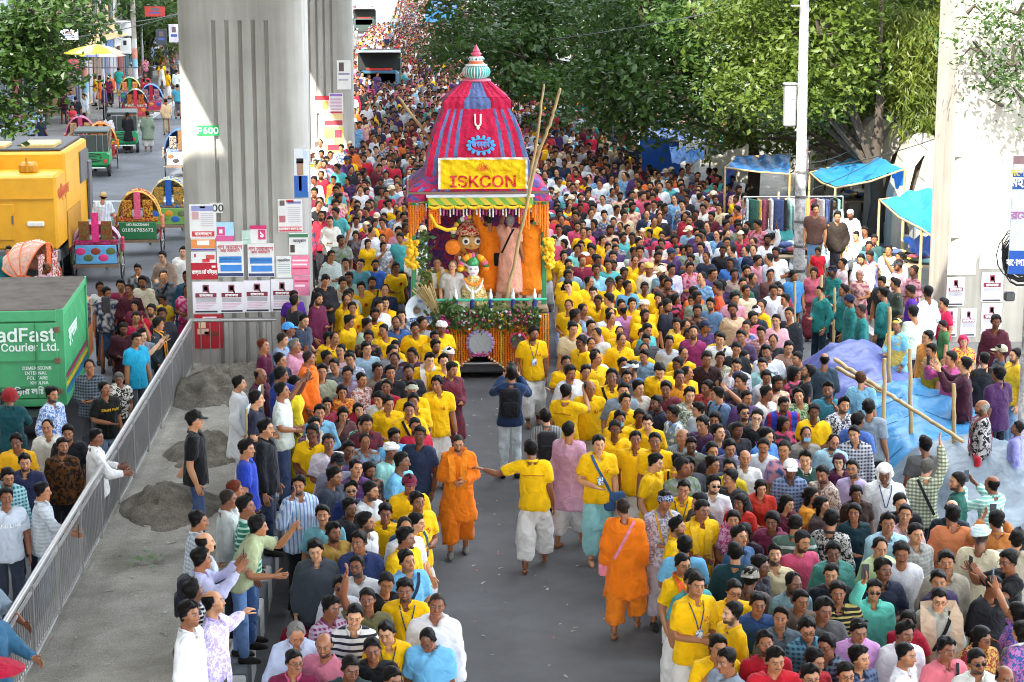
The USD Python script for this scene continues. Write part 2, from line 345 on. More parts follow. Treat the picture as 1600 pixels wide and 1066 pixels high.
def build_person(sp, near=True):
 """sp: a dict (see PEOPLE). Returns {part name: (vertices, faces, material or None, tint)} round the person's standing point, facing -y."""
 rs = np.random.default_rng(sp.get('seed', 1))
 parts = {}
 fat = sp.get('fat', rs.normal(0, .35)); fem = sp.get('fem', 0); s = sp.get('h', 1.66) / 1.70
 top, tcol, pat = sp['top']; bot, bcol = sp['bot']
 skin = SKINS[sp.get('skin', int(rs.choice(len(SKINS) - 1, p=[.22, .27, .24, .13, .08, .06])))]
 w = np.array([1 + .05 * fat, 1, 1])
 lean = sp.get('lean', rs.normal(0, .01)); leanx = rs.normal(0, .012)
 sit = sp.get('sit', 0)
 step = sp.get('step', rs.uniform(-.07, .07))
 def L(p):
  p = np.asarray(p, float).copy(); k = np.clip((p[..., 2] - .9) / .5, 0, 1.6)
  p[..., 1] -= k * lean; p[..., 0] += k * leanx; p[..., 2] -= k * k * abs(lean) * .35
  return p
 sw = (.160 - .022 * fem) * w[0]
 sho = [L((sx * sw, .012, 1.372)) for sx in (-1, 1)]
 arms = []
 for q, sx in enumerate((-1, 1)):
  e, wr = ARMS[sp.get('arms', ('hang', 'hang'))[q]]
  j = rs.normal(0, .012, 6)
  e = np.array(e) + j[:3]; wr = np.array(wr) + j[3:]
  arms.append((sho[q], sho[q] + e * [sx, 1, 1], sho[q] + wr * [sx, 1, 1]))
 legs = []
 for sx in (-1, 1):
  hip = np.array((sx * .088, 0, .90)); st = step * sx
  if sit == 1: legs.append((hip, np.array((sx * .13, -.40, .86)), np.array((sx * .12, -.38, .46))))
  elif sit == 2: legs.append((hip - [0, 0, .02], np.array((sx * .33, -.20, .86)), np.array((-sx * .06, -.30, .85))))
  else: legs.append((hip, np.array((sx * (.098 + .01 * fat), st * .55 - .02, .49)), np.array((sx * .105, st, .085 + max(0, -st) * .15 * (abs(st) > .12)))))
 # --- body: head and torso in one loft, arms, hands, legs, feet
 P, R, ax, D = head_rings(sp.get('face') or (1 + .03 * round(rs.normal(0, .7)), 1 + .05 * round(rs.normal(0, .7) - fem), 1 + .1 * round(rs.normal(0, .6))), near)
 hs = .93
 turn = math.radians(sp.get('turn', rs.normal(0, 14))); nod = math.radians(sp.get('nod', rs.normal(4, 6))); tilt = math.radians(rs.normal(0, 4))
 HM = rot('z', -turn) @ rot('x', nod) @ rot('y', tilt)
 neck = L((0, .025, 1.425)); hc = np.array([0, -.022, .152])
 def to_body(H, k=None):
  H = H * hs
  k = sm(H[..., 2], -.2, -.09)[..., None] if k is None else k
  q = H - np.array([0, .03, -.13]); rq = q @ HM.T
  return (q * (1 - k) + rq * k) + np.array([0, .03, -.13]) + neck + hc
 tz = np.array([.80, .92, 1.05, 1.18, 1.30, 1.38, 1.425]); trx = np.array([.12, .13, .115, .12, .13, .12, .075]); try_ = np.array([.08, .085, .078, .08, .08, .065, .055])
 m = len(D)
 T = np.stack([D[None, :, 0] * trx[:, None], D[None, :, 1] * try_[:, None] + .01, np.repeat(tz[:, None], m, 1)], -1)
 body = MB(); Hd = to_body(P)
 v, f = rings_mesh(np.concatenate([L(T)[:-1], Hd], 0)); body.add(v, f)
 nT = (len(tz) - 1) * m
 tint = np.tile(np.asarray(skin), (len(v), 1)); hl = P.reshape(-1, 3)
 tint[nT:nT + len(hl)] = face_tint(hl, skin, sp.get('beard', 0), rs)
 for q, (a, b, c) in enumerate(arms):
  p, r = bend_path(a, b, c, .052 + .004 * fat, .041, .026, 4 if near else 3); body.tube(p, r, 9 if near else 7)
  body.add(*hand_mesh(c, c - b, (1, -1)[q], sp.get('curl', .55 if sp.get('arms', 'hh')[q] != 'wave' else .1), near))
 shoe = sp.get('shoe', 'shoe')
 for a, b, c in legs:
  p, r = bend_path(a, b, c, .066, .046, .036, 3); body.tube(p, r, 8)
  foot = [c + (0, .045, -.045), c + (0, 0, -.045), c + (0, -.08, -.055), c + (0, -.15, -.066)]
  body.tube(foot, [.028, .038, .036, .020], 7)
 bv_, bf_ = body.get()
 tint = np.vstack([tint, np.tile(np.asarray(skin) * .97, (len(bv_) - len(tint), 1))])
 parts['body'] = (bv_, bf_, 'skin', tint)
 # --- clothes
 h = (.033 if near else .044) if sp.get('h0') is None else sp['h0']
 g = .018 + (.012 if top in ('kurta', 'robe', 'sari') else 0)
 hem = {'tee': .80, 'polo': .80, 'shirt': .78, 'kurta': .50, 'robe': .24, 'sari': .86, 'bare': 1.2, 'shawl': .95}[top] + rs.uniform(-.02, .02)
 cuff = {'tee': .78, 'polo': .74, 'shirt': 1.0, 'kurta': 1.0, 'robe': 1.0, 'sari': .6, 'bare': 0, 'shawl': .3}[top]
 if sp.get('sleeve'): cuff = sp['sleeve']
 elif 'up' in sp.get('arms', ()) and cuff < .95: cuff = .5
 seed = int(rs.integers(1e6))
 if top != 'bare':
  lo = np.min([np.min(a, 0) for a in arms], 0) - .12; hi = np.max([np.max(a, 0) for a in arms], 0) + .12
  lo[2] = hem - .04; hi[2] = max(1.56, hi[2])
  lo[0] = min(lo[0], -.30); hi[0] = max(hi[0], .30); lo[1] = min(lo[1], -.24 - abs(lean)); hi[1] = max(hi[1], .22)
  gr, X = grid(lo, hi, h)
  U = X.copy(); k = np.clip((U[..., 2] - .9) / .5, 0, 1.6); U[..., 1] += k * lean; U[..., 0] -= k * leanx
  fx = 1 + .06 * fat
  zz = U[..., 2]; ff_ = np.maximum(fat, -1.2)
  rx = np.interp(zz, [.2, .75, .90, 1.0, 1.1, 1.2, 1.3, 1.37, 1.42, 1.47], [.19, .190, .186, .166, .158, .163, .163, .138, .09, .07]) * (1 + .036 * ff_) + g - .012 - fem * .012
  ry = np.interp(zz, [.2, .75, .90, 1.0, 1.1, 1.2, 1.3, 1.37, 1.42, 1.47], [.142, .142, .138, .122, .115, .118, .115, .098, .078, .07]) * (1 + .036 * ff_) + .022 * max(ff_, 0) * np.exp(-((0 + .0) ** 2)) * np.exp(-((zz - 1.06) / .13) ** 2) + g - .012
  if hem < .75:
   fl = np.clip(.86 - zz, 0, 1); kf = .16 if hem > .3 else .07; rx = rx + kf * fl; ry = ry + kf * fl
  if fem: ry = ry - .012 * np.exp(-((zz - 1.06) / .1) ** 2); rx = rx - .02 * np.exp(-((zz - 1.08) / .12) ** 2)
  q_ = np.sqrt((U[..., 0] / rx) ** 2 + ((U[..., 1] - .006 - step * np.clip(.9 - zz, 0, 1) * 0) / ry) ** 2)
  d = (q_ - 1) * np.minimum(rx, ry)
  for sx in (-1, 1): d = smin(d, dcap(U, (sx * .035, .02, 1.440), (sx * sw, .012, 1.366), .044 + g * .6, .046 + g * .6), .05)
  d = np.maximum(d, zz - 1.447 - .45 * (U[..., 1] - .02))
  if fem: d = smin(d, dcap(U, (-.06, -.075, 1.235), (.06, -.075, 1.235), .055 + g * .5, .055 + g * .5), .05)
  dt = np.maximum(d, hem - X[..., 2])
  for (a, b, c) in arms:
   if cuff <= 0: continue
   ga = .016 + .012 * (cuff < .95) + (.006 if top in ('kurta', 'robe') else 0)
   da = dcap(X, a, b, .045 + ga, .046 + ga)
   if cuff < .95:
    e = a + (b - a) * cuff; n = (b - a) / np.linalg.norm(b - a)
    da = np.maximum(da, (X - e) @ n)
   else:
    lowr = b + (c - b) * (.93 if sp.get('roll') is None else .3)
    n = (c - b) / np.linalg.norm(c - b)
    db = np.maximum(dcap(X, b, c, .046 + ga, .034 + ga), (X - lowr) @ n)
    da = smin(da, db, .03)
   dt = smin(dt, da, .013)
  nk = L((0, .025, 1.44))
  dt = np.maximum(dt, -dcap(X, nk + (0, .02, -.02), nk + (0, -.03, .2), .062, .075))
  dt = np.maximum(dt, -(np.linalg.norm((X - (nk + (0, -.075, -.015))) * [1, 1, .75], axis=-1) - (.045 if top in ('tee', 'kurta', 'robe') else .055)))
  dt = dt + wob(X, seed, 1.0 if top in ('tee', 'polo', 'shirt') else 1.6)
  v, f = surface_net(dt, *gr)
  parts[{'tee': 'tee_shirt', 'polo': 'polo_shirt', 'shirt': 'shirt', 'kurta': 'kurta', 'robe': 'robe', 'sari': 'blouse', 'shawl': 'vest'}[top]] = (v, f, ('cloth', tcol, pat), None)
  if top in ('polo', 'shirt') and near:
   th = np.radians(np.linspace(25, 335, 22)); rows = []
   for rr, dz in ((.064, .012), (.070, .034), (.084, .006)):
    rows.append(np.stack([np.sin(th) * rr, -np.cos(th) * rr * .95, 0 * th + dz - .038 * np.cos(th / 1) * (np.cos(th) > 0)], -1))
   rows[2][:, 2] -= .02 * (np.cos(th) > .5); rows[2][:, 1] -= .012 * (np.cos(th) > .5)
   c = np.array(rows) + nk + (0, 0, -.005)
   c2 = c.copy()[::-1]; c2[..., 2] -= .004
   v = np.concatenate([c, c2[1:]], 0)
   parts['collar'] = (v.reshape(-1, 3), np.vstack([q[:, [0, 1, 2]] for q in (grid_faces(5, 22, False),)] + [grid_faces(5, 22, False)[:, [0, 2, 3]]]), ('cloth', tcol if not sp.get('collar') else sp['collar'], None), None)
 if bot != 'none':
  gr, X = grid((-.34 - .12 * (sit == 2), min(-.25, -abs(step) - .2) - (.3 if sit else 0), .03 if not sit else .4), (.34 + .12 * (sit == 2), max(.25, abs(step) + .2), .99), h * (1.65 if bot != 'dhoti' else 1.25))
  d = dcap(X, (-.055, 0, .93), (.055, 0, .93), .102 + .005 * fat, .102 + .005 * fat, 1.1)
  hemb = {'trousers': .06, 'jeans': .06, 'shorts': .45, 'dhoti': .13 + rs.uniform(0, .08), 'skirt': .05, 'lungi': .12}[bot]
  for a, b, c in legs:
   if bot in ('trousers', 'jeans', 'shorts'):
    d = smin(d, smin(dcap(X, a, b, .083, .070), dcap(X, b, c + (0, 0, .0), .072, .062 if bot == 'jeans' else .07), .02), .035)
   else:
    R_ = (.095, .12, .10) if bot == 'dhoti' else (.10, .13, .13)
    d = smin(d, smin(dcap(X, a, b, R_[0], R_[1]), dcap(X, b, c - (0, 0, .1), R_[1], R_[2]), .03), .07)
  d = np.maximum(d, hemb - X[..., 2] if not sit else .5 - X[..., 2] + 0 * d); d = np.maximum(d, X[..., 2] - .97)
  if bot in ('dhoti', 'skirt', 'lungi'):
   th = np.arctan2(X[..., 0], X[..., 1]); am = sm(-X[..., 2], -.9, -.4)
   d = d + .035 * sm(X[..., 2], .70, .86) + .010 * am * np.sin(th * 11 + 3 * np.sin(X[..., 2] * 7 + seed)) + wob(X, seed + 1, 1.3)
  else: d = d + wob(X, seed + 1, .9)
  v, f = surface_net(d, *gr)
  parts[bot if bot != 'skirt' else 'long_skirt'] = (v, f, ('cloth', bcol, 'denim' if bot == 'jeans' else None), None)
 if shoe != 'bare':
  for a, b, c in legs:
   mb = MB().tube([c + (0, .062, -.05), c + (0, .05, -.048), c + (0, 0, -.045), c + (0, -.09, -.055), c + (0, -.16, -.062), c + (0, -.185, -.066)], [.02, .040, .046, .044, .030, .012], 9)
   v, f = mb.get(); v[:, 2] = np.maximum(v[:, 2], c[2] - .083)
   parts['shoe' if 'shoe' not in parts else 'shoe_001'] = (v, f, ('cloth', sp.get('shoecol', '#26221f'), None), None)
 # --- hair: the head's own rings pushed out where hair grows
 style = sp.get('hair', 'short'); Zr = P[..., 2]; x, y = P[..., 0], P[..., 1]
 th = np.where(np.abs(np.arctan2(x, -y)) < 0, 0, np.arctan2(x, -y)); ang = np.abs(th)
 line = np.interp(np.degrees(ang), [0, 30, 50, 68, 78, 92, 110, 180], [.080, .077, .060, .016, -.012, .004, -.052, -.075])
 if style == 'bald': line = np.interp(np.degrees(ang), [0, 60, 80, 100, 110, 180], [.3, .3, .02, .0, -.05, -.075])
 if style == 'receding': line = line + .03 * (ang < .9)
 if style == 'long': line = np.interp(np.degrees(ang), [0, 40, 62, 80, 100, 180], [.070, .060, .02, -.05, -.14, -.16])
 nl = meshkit.noise(P * 26 + seed % 53, seed % 40) - .5; line = line + .022 * nl
 mask = sm(Zr - line, -.003, .016)
 tint[nT:nT + len(hl)] = face_tint(hl, skin, sp.get('beard', 0), rs, (sm(Zr - line, -.010, .006).ravel() if style != 'bald' else (sm(Zr - line, -.01, .006) * (1 - sm(Zr, .055, .08))).ravel(), np.array(srgb(sp.get('haircol', '#100d0b')))))
 nz = meshkit.noise(P * 42 + seed % 97, seed % 50) - .5
 topk = sm(Zr, .02, .085); frontk = sm(Zr, .05, .085) * np.clip(np.cos(th), 0, 1)
 base, topt, frt, rough_ = {'short': (.004, .012, .003, .6), 'shaved': (.0015, .002, 0, .2), 'quiff': (.003, .013, .016, .7), 'curly': (.009, .016, .006, 1.4), 'mop': (.010, .013, .013, 1.0), 'bald': (.006, 0, 0, .5), 'receding': (.004, .009, 0, .5), 'long': (.014, .008, 0, .5)}[style]
 tk = base + topt * topk + frt * frontk * (1 + .5 * np.sin(th * 2 + seed)); tk = tk + nz * rough_ * (.008 + .35 * tk)
 if style in ('quiff', 'short', 'mop'): tk = tk * (1 + .35 * topk * np.sin(th * 1.0 + (seed % 7)))
 if style == 'bald': mask = mask * (1 - sm(Zr, .055, .08))
 disp = np.where(mask > .02, tk * mask - .002 * (1 - mask), -.012)
 ctr = np.stack([0 * Zr, np.broadcast_to(ax[:, None], Zr.shape) * 0 + .005, np.clip(Zr, -.2, .04)], -1)
 dirs = P - ctr; dirs /= np.linalg.norm(dirs, axis=-1, keepdims=True) + 1e-9
 HP = P + dirs * disp[..., None]
 v, f = rings_mesh(HP, True, False); dd = np.append(disp.ravel(), disp[-1].mean())
 f = f[(dd[f] > -.0115).any(1)]
 head_top = to_body
 hv = [(to_body(v), f)]
 if fem and style == 'long':
  bun = trimesh.creation.icosphere(2, 1.0); bv = np.array(bun.vertices)
  if sp.get('bun', rs.random() < .5): bv = bv * [.045, .04, .045] + [0, .115, -.01]
  else: bv = bv * [.05, .035, .17] + [0, .095, -.12]
  bv = bv * (1 + .08 * np.sin(bv[:, [2]] * 90)); hv.append((to_body(bv, np.ones((len(bv), 1))), np.array(bun.faces)))
 mb = MB()
 for a, b in hv: mb.add(a, b)
 hat = sp.get('hat')
 if not (hat and hat[0] in ('turban', 'cloth', 'helmet', 'scarf')):
  parts['hair'] = (*mb.get(), ('hair', sp.get('haircol', '#100d0b')), None)
 if hat:
  kind, hcol = hat
  capm = MB()
  if kind in ('cap', 'skullcap', 'beanie', 'helmet', 'scarf', 'cloth'):
   low = {'cap': .045, 'skullcap': .055, 'beanie': .02, 'helmet': -.07, 'scarf': -.12, 'cloth': -.13}[kind]; off = {'cap': .022, 'skullcap': .020, 'beanie': .02, 'helmet': .045, 'scarf': .022, 'cloth': .034}[kind]
   ln = low + (np.where(ang > 1.2, -.03, 0) if kind in ('beanie', 'cap') else 0)
   if kind in ('scarf', 'cloth'): ln = np.where(ang < .95, .062, low)
   if kind == 'helmet': ln = np.where(ang < .9, .03, low)
   up_ = sm(Zr - ln, -.006, .008)
   dsp = np.where(up_ > .01, off * up_ + (nz * .012 if kind in ('beanie', 'scarf', 'cloth') else 0), -.012)
   v, f = rings_mesh(P + dirs * dsp[..., None], True, False); d2 = np.append(dsp.ravel(), off)
   capm.add(to_body(v), f[(d2[f] > -.0115).any(1)])
   if kind == 'cap':
    a_ = np.radians(np.linspace(-55, 55, 11)); bk = sp.get('capback')
    r1 = np.stack([.088 * np.sin(a_), -.105 * np.cos(a_), .050 + 0 * a_], -1); r2 = np.stack([.078 * np.sin(a_), -.105 - .075 * np.cos(a_) ** .7, .036 - .006 * np.abs(np.sin(a_)) ], -1)
    br = np.stack([r1, r2, r2 - [0, 0, .006], r1 - [0, 0, .006]], 0)
    if bk: br = br * [-1, -1, 1] + [0, .01, 0]
    capm.add(to_body(br.reshape(-1, 3), np.ones((44, 1))), grid_faces(4, 11, False))
  else:
   for k, (z0, rr, rt, tl) in enumerate(((.052, .086, .026, .15), (.072, .082, .028, -.2), (.094, .070, .026, .1), (.108, .045, .026, -.1))):
    a_ = np.linspace(0, 2 * np.pi, 19)[:-1]; p = np.stack([rr * np.sin(a_), -rr * 1.12 * np.cos(a_) + .01, z0 + tl * rr * np.cos(a_ * 1 + k) * .6 + (.012 * np.cos(a_) if k < 2 else 0)], -1)
    p = np.vstack([p, p[:2]]); vv, ff = tube(p, rt * (1 + .15 * np.sin(a_[np.arange(20) % 18] * 3 + k)), 7, False); capm.add(to_body(vv, np.ones((len(vv), 1))), ff)
  parts[{'cloth': 'head_cloth', 'scarf': 'head_scarf'}.get(kind, kind)] = (*capm.get(), ('cloth', hcol, sp.get('hatpat')), None)
 gl = sp.get('glasses')
 if gl and near:
  gm = MB()
  for sx in (-1, 1):
   a_ = np.linspace(0, 2 * np.pi, 13); ring = np.stack([sx * .032 + .022 * np.cos(a_), -.107 + .004 * np.abs(np.cos(a_)), .008 + .017 * np.sin(a_)], -1)
   gm.tube(ring, .0022, 4, False)
   gm.tube([(sx * .054, -.103, .012), (sx * .078, -.06, .012), (sx * .084, .01, .006)], .0022, 4)
  gm.tube([(-.010, -.110, .010), (.010, -.110, .010)], .0022, 4)
  v, f = gm.get(); parts['glasses'] = (to_body(v, np.ones((len(v), 1))), f, ('cloth', '#15120f', None), None)
  if gl in ('dark', 'up'):
   lm = MB(); a_ = np.linspace(0, 2 * np.pi, 11)[:-1]
   for sx in (-1, 1):
    ring = np.stack([sx * .032 + .023 * np.cos(a_), -.1065 + 0 * a_, .008 + .018 * np.sin(a_)], -1); ring2 = ring + [0, .004, 0]
    lm.add(np.vstack([ring, ring2, ring.mean(0), ring2.mean(0)]), np.array([[20, (k + 1) % 10, k] for k in range(10)] + [[k, (k + 1) % 10, 10 + (k + 1) % 10] for k in range(10)] + [[k, 10 + (k + 1) % 10, 10 + k] for k in range(10)]))
   v, f = lm.get()
   parts['dark_lens'] = (to_body(v, np.ones((len(v), 1))), f, 'lens', None)
  if gl == 'up':
   for kx in ('glasses', 'dark_lens'):
    v, f, mm, tt = parts[kx]
    q = (v - neck - hc - [0, .03, -.13]) @ HM + [0, .03, -.13]
    q = q @ rot('x', -.75).T + [0, -.018, .085]; parts[kx] = (to_body(q / hs, np.ones((len(q), 1))), f, mm, tt)
 # --- things worn: strap, bag, lanyard and badge, emblem, scarf, garland, backpack, mask, phone
 def surf(x, z, back=False, off=.006):
  key = [k for k in parts if k in ('tee_shirt', 'polo_shirt', 'shirt', 'kurta', 'robe', 'blouse', 'vest')]
  V = parts[key[0]][0] if key else parts['body'][0]
  dd = np.hypot(V[:, 0] - x, (V[:, 2] - z)); near_ = np.argsort(dd)[:14]
  near_ = near_[dd[near_] < .06] if (dd[near_] < .06).any() else near_[:3]
  yy = V[near_, 1].max() + off if back else V[near_, 1].min() - off
  return np.array([x, yy, z])
 def ribbon(pts, wd, name, col, pat=None):
  pts = np.array(pts); t = np.gradient(pts, axis=0); n = np.array([0, -1.0, 0]); sd = np.cross(t, n); sd /= np.linalg.norm(sd, axis=1, keepdims=True) + 1e-9
  a = pts - sd * wd / 2; b = pts + sd * wd / 2; off = np.array([0, -.004, 0])
  V = np.stack([a, b, b - off, a - off], 1).reshape(-1, 3); ff = grid_faces(len(pts), 4)
  nm = name if name not in parts else name + '_001'
  parts[nm] = (V, np.vstack([ff[:, [0, 1, 2]], ff[:, [0, 2, 3]]]), ('cloth', col, pat), None)
 for ex in sp.get('ex', ()):
  e, _, ecol = ex.partition(':')
  if e == 'emblem':
   a_ = np.linspace(0, 2 * np.pi, 17)[:-1]; rr = .034 * (1 + .28 * np.sin(a_ * 5 + 1)); c0 = (.085, 1.245)
   pts = [surf(c0[0] + r * math.cos(t), c0[1] + 1.1 * r * math.sin(t), off=.004) for r, t in zip(rr, a_)]
   c = surf(*c0, off=.007); V = np.vstack([pts, [c]]); parts['emblem'] = (V, np.array([[16, k, (k + 1) % 16] for k in range(16)]), ('cloth', '#c23a12', 'crest'), None)
  elif e == 'backprint':
   pts = [surf(x, 1.28 - .012 * abs(x) / .12, True, .004) for x in np.linspace(-.13, .13, 9)]
   ribbon([p + (0, .004, 0) for p in pts], .012, 'back_print', '#b5651c')
  elif e == 'lanyard':
   for sx in (-1, 1): ribbon([surf(sx * .075, 1.43, off=.004), surf(sx * .06, 1.36), surf(sx * .035, 1.27), surf(sx * .008, 1.17)], .011, 'lanyard', ecol or '#3c4468')
  elif e == 'badge':
   c = surf(0, 1.11, off=.012); parts['badge'] = (*MB().box(c, (.075, .006, .105), ch=.002).get(), ('cloth', '#3f78b4', 'card'), None)
  elif e in ('strap', 'strapr', 'bag', 'bagr'):
   sx = 1 if e.endswith('r') else -1
   p = [surf(-sx * .10, 1.44, off=.0), surf(-sx * .07, 1.36), surf(-sx * .03, 1.27), surf(sx * .03, 1.16), surf(sx * .09, 1.05), surf(sx * .15, .93)]
   ribbon(p, .036, 'strap', ecol or '#17171a'); p2 = [surf(-sx * .10, 1.44, True, 0), surf(-sx * .05, 1.33, True), surf(sx * .02, 1.18, True), surf(sx * .12, .98, True)]
   ribbon(p2, .036, 'strap', ecol or '#17171a')
   if e.startswith('bag'):
    mbx = MB().box((0, 0, 0), (.27, .09, .25), ch=.025); v, f = mbx.get(); parts['bag'] = (v + [sx * .20, -.13 if sp.get('bagfront') else -.06, .82], f, ('cloth', ecol or '#17171a', None), None)
  elif e == 'backpack':
   v, f = MB().box((0, .20, 1.18), (.29, .15, .44), ch=.05).get(); v2, f2 = MB().box((0, .285, 1.10), (.22, .05, .22), ch=.02).get()
   parts['backpack'] = (*MB().add(v, f).add(v2, f2).get(), ('cloth', ecol or '#16171b', None), None)
   for sx in (-1, 1): ribbon([surf(sx * .115, 1.44, off=.0), surf(sx * .12, 1.36), surf(sx * .125, 1.25), surf(sx * .14, 1.12)], .04, 'strap', ecol or '#16171b')
  elif e in ('scarf', 'garland'):
   for sx in (-1, 1):
    p = [L((sx * .03, .075, 1.455)), L((sx * .085, .04, 1.455)), surf(sx * .095, 1.40, off=.012), surf(sx * .075, 1.28, off=.012), surf(sx * .07, 1.12, off=.014), surf(sx * .072, .96, off=.016)]
    if e == 'scarf': ribbon(p, .085, 'scarf', ecol or '#e8e6e0')
    else: parts['garland' if sx < 0 else 'garland_001'] = (*tube(np.array(p[:4] + [surf(sx * .03, 1.10, off=.02)]), .014, 6), ('cloth', ecol or '#d98a12', None), None)
  elif e == 'shawl':
   for sx in (-1, 1): ribbon([L((sx * .05, .085, 1.45)), L((sx * .13, .03, 1.47)), surf(sx * .14, 1.38, off=.016), surf(sx * .13, 1.2, off=.02), surf(sx * .125, 1.0, off=.024), surf(sx * .12, .85, off=.026)], .15, 'shawl', ecol or '#c9b59a')
  elif e == 'drape':
   sx = -1
   ribbon([L((sx * .12, .11, 1.2)), L((sx * .125, .09, 1.42)), L((sx * .12, .01, 1.49)), surf(sx * .09, 1.40, off=.014), surf(-.02, 1.24, off=.016), surf(.06, 1.10, off=.016), surf(.12, .98, off=.014)], .19, 'sari_drape', ecol or tcol, pat)
  elif e == 'mask':
   P2 = [(x, -.118 + 6.5 * x * x, z) for z in (-.022, -.05, -.082) for x in (-.05, -.028, 0, .028, .05)]
   v = to_body(np.array(P2), np.ones((15, 1))); parts['face_mask'] = (v, grid_faces(3, 5, False)[:, [0, 1, 2]].tolist() + grid_faces(3, 5, False)[:, [0, 2, 3]].tolist(), ('cloth', '#7fb3cf', None), None)
  elif e == 'tee_print':
   words, _, tc = ecol.partition('@'); tm = meshkit.text_mesh(words, .042, .003, True); v = np.array(tm.vertices); v[:, 0] -= v[:, 0].mean()
   sg = -1 if sp.get('printback') else 1
   V = np.stack([v[:, 0] * sg * 1.0, v[:, 2] * 0, 1.24 + v[:, 1]], -1)
   base = np.array([surf(x, 1.26, bool(sp.get('printback')), .004)[1] for x in np.linspace(-.2, .2, 9)]); V[:, 1] = np.interp(V[:, 0], np.linspace(-.2, .2, 9), base) - sg * v[:, 2]
   parts['shirt_print'] = (V, tm.faces, ('cloth', tc or '#e8e8e8', None), None)
  elif e == 'swoosh':
   q = to_body(np.array([(-.03, -.118, .085), (-.012, -.125, .072), (.012, -.122, .085), (.034, -.112, .102), (.006, -.125, .077), (-.012, -.126, .066)]), np.ones((6, 1)))
   parts['cap_mark'] = (q, np.array([[0, 5, 1], [1, 5, 4], [1, 4, 2], [2, 4, 3]]), ('cloth', '#101010', None), None)
 # --- finish: to the person's height, small bodies of children keep big heads
 out = {}
 for n_, (v, f, mm, tt) in parts.items():
  v = np.asarray(v, float) * s * np.array([1.02, 1.02, 1.0])
  out[n_] = (v, np.asarray(f, int), mm, tt)
 return out, dict(wrist=[a[2] * s for a in arms], head=to_body(np.zeros((1, 3)), np.ones((1, 1)))[0] * s)
# == materials of people
def attr_node(): return ('attribute', {'attribute': 'tint'})
SKIN = material('skin', {'a': attr_node(), 'g': ('texture_coordinate', {}), 'n': ('noise_texture', {'scale': 60.0, 'detail': 3.0}), 'b': ('bump', {'strength': 0.12, 'distance': 0.004}),
 'p': ('principled_bsdf', {'roughness': 0.42, 'subsurface_weight': 0.0, 'specular_ior_level': 0.45})},
 [('a.color', 'p.base_color'), ('g.object', 'n.vector'), ('n.fac', 'b.height'), ('b.normal', 'p.normal')])
LENS = material('dark_lens', {'p': ('principled_bsdf', {'base_color': (.006, .006, .007), 'roughness': 0.08})})
@once
def hair_mat(col):
 c = np.array(srgb(col))
 return material(mname('hair'), {'g': ('texture_coordinate', {}), 'w': ('noise_texture', {'scale': 55.0, 'detail': 4.0, 'roughness': .7}), 'm': ('mapping', {'scale': (1, 1, .35)}),
  'r': ('rgb_ramp', {'ramp': [(.3, tuple(c * .5)), (.7, tuple(c * 1.25))]}), 'b': ('bump', {'strength': .45, 'distance': .010}), 'p': ('principled_bsdf', {'roughness': .5, 'specular_ior_level': .12})},
  [('g.object', 'm.vector'), ('m.vector', 'w.vector'), ('w.fac', 'r.fac'), ('r.color', 'p.base_color'), ('w.fac', 'b.height'), ('b.normal', 'p.normal')])
